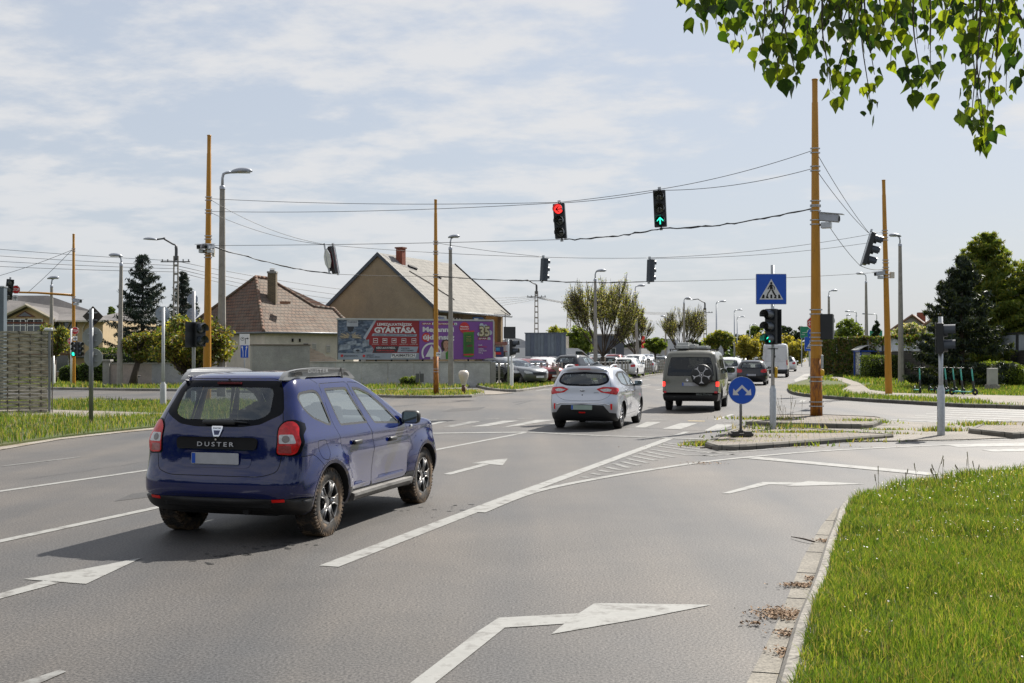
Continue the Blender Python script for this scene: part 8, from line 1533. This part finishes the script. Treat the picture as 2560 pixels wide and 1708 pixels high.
# pale gabled house behind the barrier
def back_house(label,px0,px1,pe,pa,xa,Y,m,dep=9,ch=None):
 X=lambda p:(p-1280)/F0*Y;Z=lambda p:EYE+(884-p)/F0*Y;t=thing('gabled_house',label,'house',(0,0,0));l,r_,a=Vector((X(px0),Y,0)),Vector((X(px1),Y,0)),Vector((X(xa),Y,Z(pa)));ze=Z(pe);d=Vector((4.5,dep,0));up=Vector((0,0,1))
 mb=MB();mb.add([l,r_,r_+up*ze,a,l+up*ze],[(0,1,2,3,4)]);mb.add([r_,r_+d,r_+d+up*ze,r_+up*ze],[(0,1,2,3)]);mb.build('walls',m,t);rm=mat('back_roof',(.30,.27,.25),.8,var=.2,scale=2)
 o=Vector((0,-.4,0));k=(a.z-ze)/(a.x-l.x);slab('roof',[l+up*ze+o+Vector((-.5,0,-.5*k+.1)),a+o+up*.1,a+d+up*.1,l+d+up*ze+Vector((-.5,0,-.5*k+.1))],.15,rm,t);k2=(a.z-ze)/(r_.x-a.x);slab('roof',[a+o+up*.1,r_+up*ze+o+Vector((.5,0,-.5*k2+.1)),r_+d+up*ze+Vector((.5,0,-.5*k2+.1)),a+d+up*.1],.15,rm,t)
 mb=MB();mb.tube([l+up*ze+o+Vector((-.5,-.1,-.5*k)),a+o+Vector((0,-.1,0)),r_+up*ze+o+Vector((.5,-.1,-.5*k2))],.14,4);mb.build('verge_board',mat('verge_brown',(.18,.10,.06),.7),t);fn=facade_fn((l.x,Y,0),(1,0,0));window(t,fn,(r_.x-l.x)*.5,ze*.9,1.2,1.2)
 if ch:c=A(*ch,Y+3);mb=MB();mb.box((c.x,c.y,c.z-.6),(.8,.6,1.8));mb.build('chimney',brick_mat('red_brick',(.30,.07,.03),(.22,.05,.025),(.12,.06,.05)),t)
back_house('pale gabled house with a small chimney behind the clear barrier panels',2229,2322,822,788,2277,128,mat('back_house_pale',(.42,.39,.37),.9),ch=(2303,788));back_house('white gabled house half hidden behind the dark fir',2316,2420,806,772,2368,120,mat('back_house_white',(.5,.5,.5),.9))
# ================================================================ TREES, SHRUBS, IVY
mBark=mat('bark',(.055,.042,.032),.95,var=.3,scale=8,bump=.5,bscale=25)
def lm(name,col,tr=.35,var=.35,sc_=1.3):return mat(name,col,.55,var=var,scale=sc_,translucent=tr,spec=.35)
def cards(name,C,s,m,parent,fr=None,down=0.0,asp=.55,spread=1.0):
 """leaf-sized faces at the points C, size s"""
 C=np.asarray(C,float);n=len(C);s=s*rng.uniform(.6,1.4,(n,1));d=rng.normal(0,1,(n,3));d[:,2]-=down;d/=np.linalg.norm(d,axis=1,keepdims=True);e=np.cross(d,rng.normal(0,1,(n,3)));e/=np.maximum(np.linalg.norm(e,axis=1,keepdims=True),1e-6)
 V=np.stack([C-d*s*.5,C+e*s*asp*.5-d*s*.05,C+d*s*.6,C-e*s*asp*.5-d*s*.05],1).reshape(-1,3);F=np.arange(4*n).reshape(-1,4);ms=m if isinstance(m,list)else[m]
 return npmesh(name,V,F,ms,parent,mi=rng.choice(len(ms),n,p=fr))
def twigs(name,S,m,parent):
 """many tapered limbs; S = list of (p, q, r0, r1)"""
 mb=MB()
 for p,q,r0,r1 in S:mb.tube([p,q],[r0,r1],5 if r0>.03 else 3,cap=False)
 return mb.build(name,m,parent,fix=False)
def blob_tree(name,label,px,py_base,Y,top,wpx,trunk_py,mats,n=5000,leaf=.22,z0=.12,group=None,fr=None,lumps=26,flat=1.0,cat='tree',rtr=.22,lean=0.0,seed=0,gap=.55,droop=0.0,multi=False):
 b=A(px,py_base,Y);b.z=z0;zt=A(px,top,Y).z;zb=A(px,trunk_py,Y).z;w_=wpx/F0*Y/2;h_=(zt-zb)/2;t=thing(name,label,cat,b,0,group);rr=np.random.default_rng(seed+int(px));c=np.array([lean,0,(zt+zb)/2-z0]);L_=[];S=[];fork=Vector((lean*.6,0,max(.3,zb-z0-h_*.1)))
 for k in range(lumps):
  v=rr.normal(0,1,3);v/=np.linalg.norm(v);q=rr.uniform(.45,.86);k_=c+v*np.array([w_,w_*.9,h_])*q;R_=(.20+.16*rr.random())*min(w_,h_)*1.25;m_=int(n/lumps);u_=rr.normal(0,1,(m_,3));u_/=np.linalg.norm(u_,axis=1,keepdims=True);P=k_+u_*(R_*rr.uniform(gap,1.08,(m_,1)))*np.array([1,1,.8]);P[:,2]-=droop*rr.random(m_)**2;L_.append(P)
  k_=Vector(k_);mid=fork.lerp(k_,.5)+Vector(rr.normal(0,.08*w_,3));S+=[(fork,mid,rtr*.42,rtr*.22),(mid,k_,rtr*.22,rtr*.06)]
 P=np.concatenate(L_);P=P[P[:,2]>.15];cards('foliage',P,leaf,mats,t,fr)
 mb=MB();mb.smooth=True;mb.tube([(0,0,-.1),(lean*.25,.02,fork.z*.5),fork],[rtr*1.15,rtr*.85,rtr*.7],10);mb.build('trunk',mBark,t);twigs('branches',S,mBark,t);return t
gD,gM,gLt,gY=lm('leaf_dark',(.028,.05,.012)),lm('leaf_mid',(.065,.105,.018)),lm('leaf_light',(.12,.165,.03),.45),lm('leaf_yellowgreen',(.21,.21,.045),.45)
bron=lm('leaf_bronze',(.12,.085,.035),.3);fir=lm('needles',(.020,.034,.022),.08,.5,2.5);firb=lm('needles_blue',(.032,.050,.046),.08,.5,2.5);blos=lm('blossom',(.38,.36,.28),.3);tipg=lm('fir_tip',(.06,.08,.02),.2)
blob_tree('pollard_tree','small round pollard tree with a leaning trunk before the garden wall',330,962,60.5,822,112,903,[gM,gY,bron],7000,.14,fr=[.4,.35,.25],lumps=34,rtr=.20,lean=.5,seed=1,gap=.3)
blob_tree('pollard_tree','wide-crowned pollard tree between the spruces and the left yellow mast',478,985,46,786,215,940,[gM,gY,bron],13000,.13,fr=[.4,.35,.25],lumps=52,rtr=.21,lean=.1,seed=2,gap=.25,z0=.12)
blob_tree('pollard_tree','pollard tree peeping over the end of the wattle fence',135,960,66,808,88,892,[gM,gY,bron],4500,.15,fr=[.4,.35,.25],lumps=26,seed=3,gap=.3,rtr=.16)
def spruce(name,label,px,py_base,Y,top,wpx,mats,seed=0,dens_=1.0,z0=.12,low=.5,irr=.25,leaf=.5,group=None,ex=1.0):
 b=A(px,py_base,Y);b.z=z0;H=A(px,top,Y).z-z0;w_=wpx/F0*Y/2;t=thing(name,label,'tree',b,0,group);rr=np.random.default_rng(seed);mb=MB();mb.smooth=True;mb.tube([(0,0,-.1),(0,0,H*.98)],[H*.02+.05,.02],8);mb.build('trunk',mBark,t);S=[];L_=[];z=low
 while z<H*.985:
  f=1-(z-low)/(H-low);reach=w_*1.12*f**ex+.06
  for k in range(6 if f>.15 else 4):
   a=rr.uniform(0,6.283);r_=reach*rr.uniform(1-irr*1.6,1+irr*.6);el=-.22*f+.35*(1-f);P0=np.array([0,0,z]);m_=max(2,int(r_/.22));pr=P0
   for j in range(1,m_+1):
    q=j/m_;P=np.array([math.cos(a)*r_*q,math.sin(a)*r_*q,z+r_*q*el-.10*r_*math.sin(q*3.1)+.12*r_*q**3]);S.append((Vector(pr),Vector(P),.022,.015))if j%2==0 or j==m_ else None;pr=P if j%2==0 else pr
    c_=int((4+9*q)*dens_);sp_=.07+.22*(1-abs(q-.5))*min(1,r_/2);side=np.array([-math.sin(a),math.cos(a),0]);L_.append(P+side*rr.normal(0,sp_,(c_,1))+np.column_stack([rr.normal(0,.06,c_),rr.normal(0,.06,c_),-np.abs(rr.normal(0,.10,c_))]))
  z+=.20+.24*f
 twigs('branches',S,mBark,t);cards('foliage',np.concatenate(L_),leaf,mats,t,down=.8,asp=.22);return t
spruce('spruce_tree','tall dark blue spruce behind the restaurant lamp posts',356,950,78,630,235,[firb,fir],4,2.2,leaf=.27);spruce('spruce_tree','second smaller spruce just left of the left yellow mast',457,950,84,678,150,[firb,fir],5,2.2,leaf=.27)
spruce('fir_tree','very dark fir standing before the broad light-green tree at the right',2405,962,58,640,225,[fir,fir,fir,tipg],6,6.0,z0=.13,low=.9,irr=.2,leaf=.25,ex=.8)
spruce('broadleaf_tree','tall cone-shaped sunlit light-green tree behind the dark fir',2468,945,66,580,262,[gM,gLt,gLt,gY],77,8.0,z0=.13,low=1.2,irr=.16,leaf=.27,ex=.68)
blob_tree('broadleaf_tree','golden-green lower tree right of the dark fir',2520,945,67,735,120,905,[gY,gLt,gM],9000,.22,lumps=50,z0=.13,seed=7,gap=.3)
blob_tree('broadleaf_tree','light-green tree cut by the right frame edge',2600,945,66,625,170,880,[gM,gLt,gY],14000,.22,fr=[.4,.4,.2],lumps=60,z0=.13,seed=8,gap=.35)
blob_tree('conifer_spire','pointed top of the green conifer rising over the dark fir',2455,950,62,582,60,720,[gM,gD],5000,.2,lumps=30,z0=.13,seed=9)if False else None
blob_tree('blossom_bush','pale blossoming bush over the clear barrier panels',2270,930,96,800,90,880,[blos,gLt,gM],7000,.2,fr=[.55,.2,.25],lumps=40,z0=.13,seed=10,gap=.3);blob_tree('broadleaf_tree','loose green tree behind the ivy left of the curved lamp posts',2118,930,130,790,80,880,[gLt,gM],5000,.3,lumps=34,z0=.13,seed=11,gap=.2)
blob_tree('cypress_tree','narrow dark pointed cypress before the green sign',2190,930,110,790,20,880,[gD,fir],1500,.3,lumps=30,z0=.13,seed=12)
# vase-shaped trees in bud
def budding(label,px,py_base,Y,top,wpx,seed,nl=9000,mats=None,levels=7,z0=.12,fork=1.5):
 b=A(px,py_base,Y);b.z=z0;H=A(px,top,Y).z-z0;w_=wpx/F0*Y/2;t=thing('budding_tree',label,'tree',b,0,'trees coming into leaf');rr=random.Random(seed);S=[];tips=[]
 def grow(p,d,l,r,lv):
  q=p+d*l;S.append((p,q,r,r*.62))
  if lv<=3:tips.append((p,q))
  if lv==0:return
  for k in range(3 if lv>2 else 2):
   ax=Vector((rr.gauss(0,1),rr.gauss(0,1),rr.gauss(0,.4))).normalized();nd=(d+ax*(.40 if lv>levels-3 else.30)+Vector((0,0,.20))).normalized();grow(p.lerp(q,rr.uniform(.45,1)),nd,l*rr.uniform(.66,.90),r*.60,lv-1)
 mb=MB();mb.smooth=True;mb.tube([(0,0,-.1),(.05,0,fork)],[.24,.19],10);mb.build('trunk',mBark,t);l0=(H-fork)*.24
 for k in range(9):a=k*2.4+rr.random();tl=rr.uniform(.1,1.5);grow(Vector((.05,0,fork)),Vector((math.cos(a)*tl,math.sin(a)*tl,1)).normalized(),l0*rr.uniform(.85,1.15),.062,levels-1)
 mx=max(abs((q-Vector((0,0,0))).x)for _,q,_,_ in S);mz=max(q.z for _,q,_,_ in S);kx,kz=w_/mx,(H-fork)/(mz-fork);f=lambda v:Vector((v.x*kx,v.y*kx,fork+(v.z-fork)*kz)if v.z>fork else(v.x*kx,v.y*kx,v.z))
 S=[(f(p),f(q),max(r0,.011),max(r1,.009))for p,q,r0,r1 in S];twigs('branches',S,mBark,t);T=rng.choice(len(tips),nl);C=[f(tips[i][0].lerp(tips[i][1],rng.random()))+Vector(rng.normal(0,.10,3))for i in T];cards('foliage',C,.10,mats or[gLt,blos,gY],t,fr=None)
budding('large vase-shaped tree in bud behind the first car-lot lamp post',1506,948,84,686,215,21,20000);budding('smaller tree in bud behind the leaning double lamp post',1590,940,104,756,120,22,7000);budding('tree in bud rising behind the left side of the camper',1705,925,128,756,135,23,11000,[gLt,gY,blos])
blob_tree('globe_tree','small bright green globe-crowned tree left of the camper',1638,938,104,843,58,884,[gLt,gM],4500,.22,lumps=36,seed=13,gap=.3,rtr=.12)
# hedges and bushes
def hedge(label,c,d,m,n,leaf=.10,round_=False,name='hedge'):
 t=thing(name,label,'hedge',c);P=rng.uniform(-1,1,(n,3));k=rng.integers(0,3,n);P[np.arange(n),k]=np.sign(P[np.arange(n),k])*rng.uniform(.86,1.05,n)
 if round_:P/=np.maximum(np.linalg.norm(P,axis=1,keepdims=True),1e-6);P*=rng.uniform(.9,1.04,(n,1));P=np.sign(P)*np.abs(P)**.8
 P[:,2]=(P[:,2]+1)/2;P=P*np.array([d[0]/2,d[1]/2,d[2]]);P+=rng.normal(0,.03,P.shape);cards('foliage',P,leaf,m,t,asp=.7);mb=MB();mb.smooth=True;mb.box((0,0,d[2]*.45),(d[0]*(.72 if round_ else.85),d[1]*(.72 if round_ else.85),d[2]*.8),bev=min(d)*.25);mb.build('twiggy_core',mat('hedge_core',(.012,.018,.006),.95),t);return t
hedge('boxy clipped hedge in front of the blue bus shelter',G(2198,947,.13),(2.0,2.0,1.55),[gM,gLt,gD],9000,.09);hedge('low rounded clipped hedge behind the pale utility cabinet',G(2496,966,.13),(2.5,2.0,1.3),[gM,gLt,gLt],11000,.08,True)
hedge('dark yew hedge behind the pillar of the garden wall',A(330,915,67)*1.0+Vector((0,0,-1.0)),(4.6,1.2,2.0),[gD,gM],7000,.12);hedge('dark clipped bush below the restaurant wall left of the pillar',Vector((A(235,900,66).x,66,.1)),(1.6,1.2,1.25),[gD,gD,gM],4000,.10,True);hedge('green clipped bush before the restaurant by the far left mast',Vector((A(190,900,68).x,68,.1)),(1.9,1.2,1.05),[gM,gD],4000,.10,True);hedge('low weedy bush at the foot of the billboard wall',G(1025,966,.12),(1.0,.5,.5),[gM,gLt],900,.1,True)
blob_tree('broadleaf_tree','green tree behind the right end of the grey hoarding',1452,930,125,810,70,890,[gM,gLt],4500,.3,lumps=34,seed=14,gap=.25);blob_tree('broadleaf_tree','pale budding tree top over the grey hoarding',1395,930,150,808,70,875,[gLt,gY],2200,.3,lumps=22,seed=15,gap=.1);blob_tree('broadleaf_tree','light tree with slim trunk behind the right side of the camper roof',1805,925,135,822,95,878,[gM,gLt,gY],6000,.28,lumps=40,seed=16,gap=.3);blob_tree('broadleaf_tree','poplar pair behind the restaurant roof ridge',277,900,160,762,22,800,[gM],1200,.3,lumps=12,seed=17)
# far row of trees along the horizon
for i,(px,top,w_,Y,k,lab)in enumerate(((1618,845,70,260,0,'dark spruce clump behind the leaning lamp post'),(1560,852,60,300,0,'dark spruce clump behind the big budding tree'),(1745,846,80,260,0,'dark spruce clump behind the curved pole'),(1800,840,60,300,0,'dark spruce clump left of the second steel lamp'),(1850,836,50,300,0,'dark spruce clump behind the third steel lamp'),
 (1868,836,62,190,1,'yellow-green weeping willow left of the signal post'),(1915,828,70,200,1,'yellow-green weeping willow behind the green arrow signal'),(1958,832,66,190,1,'yellow-green weeping willow over the white van'),(1992,846,60,180,1,'small yellow-green willow left of the island mast'),(1965,812,50,330,0,'dark round pine high behind the willows'),(1995,812,44,330,0,'dark round pine left of the green sign'),(1885,800,48,300,2,'thin sparse tree rising left of the pedestrian sign'),(1660,858,60,240,2,'light green tree behind the camper left corner'),(1770,862,60,170,2,'bushy green tree just above the camper roof'),(1500,862,90,330,0,'dark tree mass low behind the first car-lot lamp post'),(2050,850,50,260,2,'light green tree behind the thick island mast'),(1720,868,60,210,2,'light green bush row above the camper left side'))):
 m_=([fir,gD],[gY,lm('willow_gold',(.26,.23,.04),.45)],[gLt,gM])[k];blob_tree(('conifer_clump','willow_tree','broadleaf_tree')[k],lab,px,893,Y,top,w_,884 if k!=1 else 893,m_,(3000,4500,2600)[k],.0021*Y,lumps=(22,34,24)[k],seed=30+i,gap=.2,droop=(0,1.5,0)[k],group='far tree row')
# a belt of distant woodland that reads as one mass, and an added belt behind the camera
C=[]
for s in np.arange(0,1,.0016):
 px=300+s*2500;Y=520+60*math.sin(s*9);h_=4.0+2.6*math.sin(s*31)*math.sin(s*77+1)+rng.uniform(-.8,.8);x=(px-1280)/F0*Y;C.append(np.column_stack([rng.normal(x,1.6,14),rng.normal(Y,3,14),rng.uniform(0,max(2,h_*1.25),14)]))
for a in np.arange(R(95),R(268),.006):  # added belt of trees, unseen behind the camera, darkens what the cars reflect
 r_=46+5*math.sin(a*7);h_=8+3*math.sin(a*13)+1.5*math.sin(a*41);x,y=r_*math.sin(a),r_*math.cos(a);C.append(np.column_stack([rng.normal(x,.8,16),rng.normal(y,.8,16),rng.uniform(0,h_,16)]))
tag(cards('woods_and_reflected_belt',np.concatenate(C),2.0,[fir,gD,gM],None),kind='stuff')
# ivy over the barrier
P=[]
for k in range(9000):
 u=abs(rng.normal(0,3.6))if k%3 else rng.uniform(0,bar_L*.8);z=3.1-abs(rng.normal(0,.9))if k%3 else 3.05-abs(rng.normal(0,.22))*(1+math.sin(u*1.3));z=max(.15,z)if k%3 else z;P.append(tuple(bar_fn(min(u+.1,bar_L*.85),z if k%3 or u<bar_L*.55 else 3.0,.1+rng.uniform(-.05,.18))))
iv=thing('ivy','thick ivy climbing the left end of the noise barrier','climber',(0,0,0));cards('foliage',P,.20,[gM,gD,gLt,bron],iv,asp=.8)
P=[tuple(bar_fn(rng.uniform(0,9),max(.1,2.9*rng.random()**.6),.22+rng.uniform(-.1,.12)))for _ in range(7000)];cards('hanging_shoots',P,.20,[gD,bron,gM],iv,asp=.7)
# tall seeding weeds by the signal post on the island and at the near verge
mb=MB();rr=random.Random(8)
for(px,py,k,hm)in((1965,1066,16,.75),(2330,1215,7,.38),(2440,1200,5,.35),(2200,1245,3,.38)):
 c=G(px,py,.1)
 for _ in range(k):x,y=c.x+rr.gauss(0,.18),c.y+rr.gauss(0,.12);h_=hm*rr.uniform(.5,1.1);dx,dy=rr.gauss(0,.08),rr.gauss(0,.08);mb.tube([(x,y,.1),(x+dx*.5,y+dy*.5,.1+h_*.6),(x+dx,y+dy,.1+h_)],[.004,.003,.003],3);[mb.box((x+dx*q,y+dy*q,.1+h_*q),(.008,.008,.03))for q in(.8,.88,.95,1)]
tag(mb.build('seed_stalks',mat('dry_stalk',(.22,.19,.11),.9),fix=False),kind='stuff')
# ---- the overhanging poplar at the upper right (its trunk stands outside the frame)
def overhang():
 t=thing('poplar_tree','overhanging poplar branches with bright pointed leaves in the upper right corner','tree',(6.2,6.4,.11));o=np.array([6.2,6.4,.11]);rr=np.random.default_rng(5)
 env=[(1700,-20),(1722,5),(1740,60),(1752,95),(1790,100),(1820,70),(1835,110),(1870,120),(1895,145),(1930,190),(1955,225),(1985,215),(2010,150),(2040,160),(2055,160),(2062,190),(2085,225),(2110,240),(2150,225),(2168,258),(2190,215),(2215,165),(2240,170),(2262,150),(2275,95),(2300,220),(2320,220),(2345,190),(2380,185),(2398,245),(2420,235),(2432,300),(2455,350),(2475,335),(2488,245),(2520,235),(2545,210),(2700,240)]
 ex,ey=np.array(env).T;S=[];LV=[];ns=58
 for i in range(ns):
  x0=1735+(2680-1735)*(i+rr.uniform(-.4,.4))/ns;yb=np.interp(x0,ex,ey)*rr.choice((.35,.6,.8,.95))*rr.uniform(.9,1.03);Y=rr.uniform(5.9,8.0)
  if 2272<x0<2335 and rr.random()<.5:yb=rr.uniform(160,215)
  y0=rr.uniform(-260,-90);sx=rr.normal(20,75);n=max(3,int((yb-y0)/22));pr=None
  for j in range(n+1):
   q=j/n;px=x0+sx*(1-q)+9*math.sin(q*5+i);p=np.array(A(px,y0+(yb-y0)*q,Y+.25*(1-q)))-o
   if pr is not None:S.append((Vector(pr),Vector(p),.0085*(1.3-q),.0085*(1.25-q)))
   pr=p;dn=(int(rr.choice((1,2,4)))if not(2278<px<2326 and y0+(yb-y0)*q<150)else 1)
   if y0+(yb-y0)*q>-120 and rr.random()<.78 and not(1995<px<2075 and y0+(yb-y0)*q>120):LV+=[(p+rr.normal(0,.055,3)*np.array([1,1,.7]),p)for _ in range(dn)]
 for x0,yb,Y in((1945,150,6.6),(2458,352,6.7),(2449,335,6.8),(2300,222,6.4),(2072,228,6.5),(2170,262,6.9)):
  pr=None
  for j in range(26):q=j/25;p=np.array(A(x0-26*(1-q)+5*math.sin(q*8),-150+(yb+150)*q,Y))-o;S.append((Vector(pr),Vector(p),.0075*(1.3-q),.0075*(1.27-q)))if pr is not None else None;pr=p;LV+=[(p+rr.normal(0,.045,3),p)for _ in range(3 if q>.8 else(1 if j%3==0 else 0))]
 cz=[Vector(np.array(A(px,py,Y))-o)for px,py,Y in((1700,-150,7.4),(1950,-230,7.3),(2250,-300,7.0),(2600,-380,6.6))];trunk_top=Vector((0,0,4.6));mb=MB();mb.smooth=True;mb.tube([(0,0,-.2),(.03,0,2.3),trunk_top,Vector((.1,.2,7.5))],[.26,.2,.16,.10],12);mb.build('trunk',mBark,t)
 limb=[trunk_top]+cz[::-1];mb=MB();mb.smooth=True;mb.tube([tuple(p)for p in spline(limb,5)],[.075-.066*k/20 for k in range(21)],8)
 for px,py in((2330,-40),(2560,60)):e=Vector(np.array(A(px,py,6.9))-o);s_=Vector(np.array(A(px-130,py-260,7.0))-o);mb.tube([tuple(p)for p in spline([s_,s_.lerp(e,.5)+Vector((.03,0,.03)),e,e+Vector((.35,.1,-.14))],5)],[.016-.0007*k for k in range(16)],6)
 mb.build('limbs',mBark,t)
 # join the tops of the hanging twigs to the main limb
 lp=[Vector(p)for p in spline(limb,8)];heads=[s for s in S if s[2]>.0105]
 for s in heads[::1]:c_=min(lp,key=lambda q:(q-s[0]).length);S.append((c_,s[0],.010,.008))
 twigs('hanging_twigs',S,mBark,t)
 # pointed heart-shaped leaves, hanging from their stalks and folded along the midrib
 out=[(0,0),(.30,.05),(.48,.28),(.40,.52),(.18,.78),(0,1.12),(-.18,.78),(-.40,.52),(-.48,.28),(-.30,.05)];n=len(LV);V=np.zeros((n,12,3));st=np.zeros((n,2,3));Fc=[]
 for i,(c_,p)in enumerate(LV):
  s_=rr.choice((.045,.06,.072,.088))*rr.uniform(.85,1.1);dn=np.array([rr.normal(0,.3),rr.normal(0,.3),-1]);dn/=np.linalg.norm(dn);a=rr.uniform(0,6.283);e=np.cross(dn,[math.cos(a),math.sin(a),0]);e/=np.linalg.norm(e);nn=np.cross(e,dn);fold=rr.uniform(.1,.45);curl=rr.uniform(-.15,.3)
  for k,(u_,v_)in enumerate(out):V[i,k]=c_+(e*u_+dn*v_+nn*(abs(u_)*fold+curl*v_*v_))*s_
  V[i,10]=c_+(dn*.5+nn*curl*.25)*s_;V[i,11]=p;b=i*12;Fc+=[(b+k,b+(k+1)%10,b+10)for k in range(10)]
 m1,m2,m3=lm('poplar_leaf',(.055,.095,.008),.5,.3,6),lm('poplar_leaf_light',(.13,.175,.015),.6,.3,6),lm('poplar_leaf_dark',(.022,.055,.006),.3,.3,6);mi=np.repeat(rr.choice(3,n,p=(.45,.3,.25)),10);npmesh('leaves',V.reshape(-1,3),Fc,[m1,m2,m3],t,mi=mi,smooth=True)
 mb=MB()
 for i in range(0,n):mb.add([V[i,11],V[i,11]+np.array([.0016,0,0]),V[i,0]],[(0,1,2)])
 mb.build('leaf_stalks',gLt,t,fix=False)
overhang()
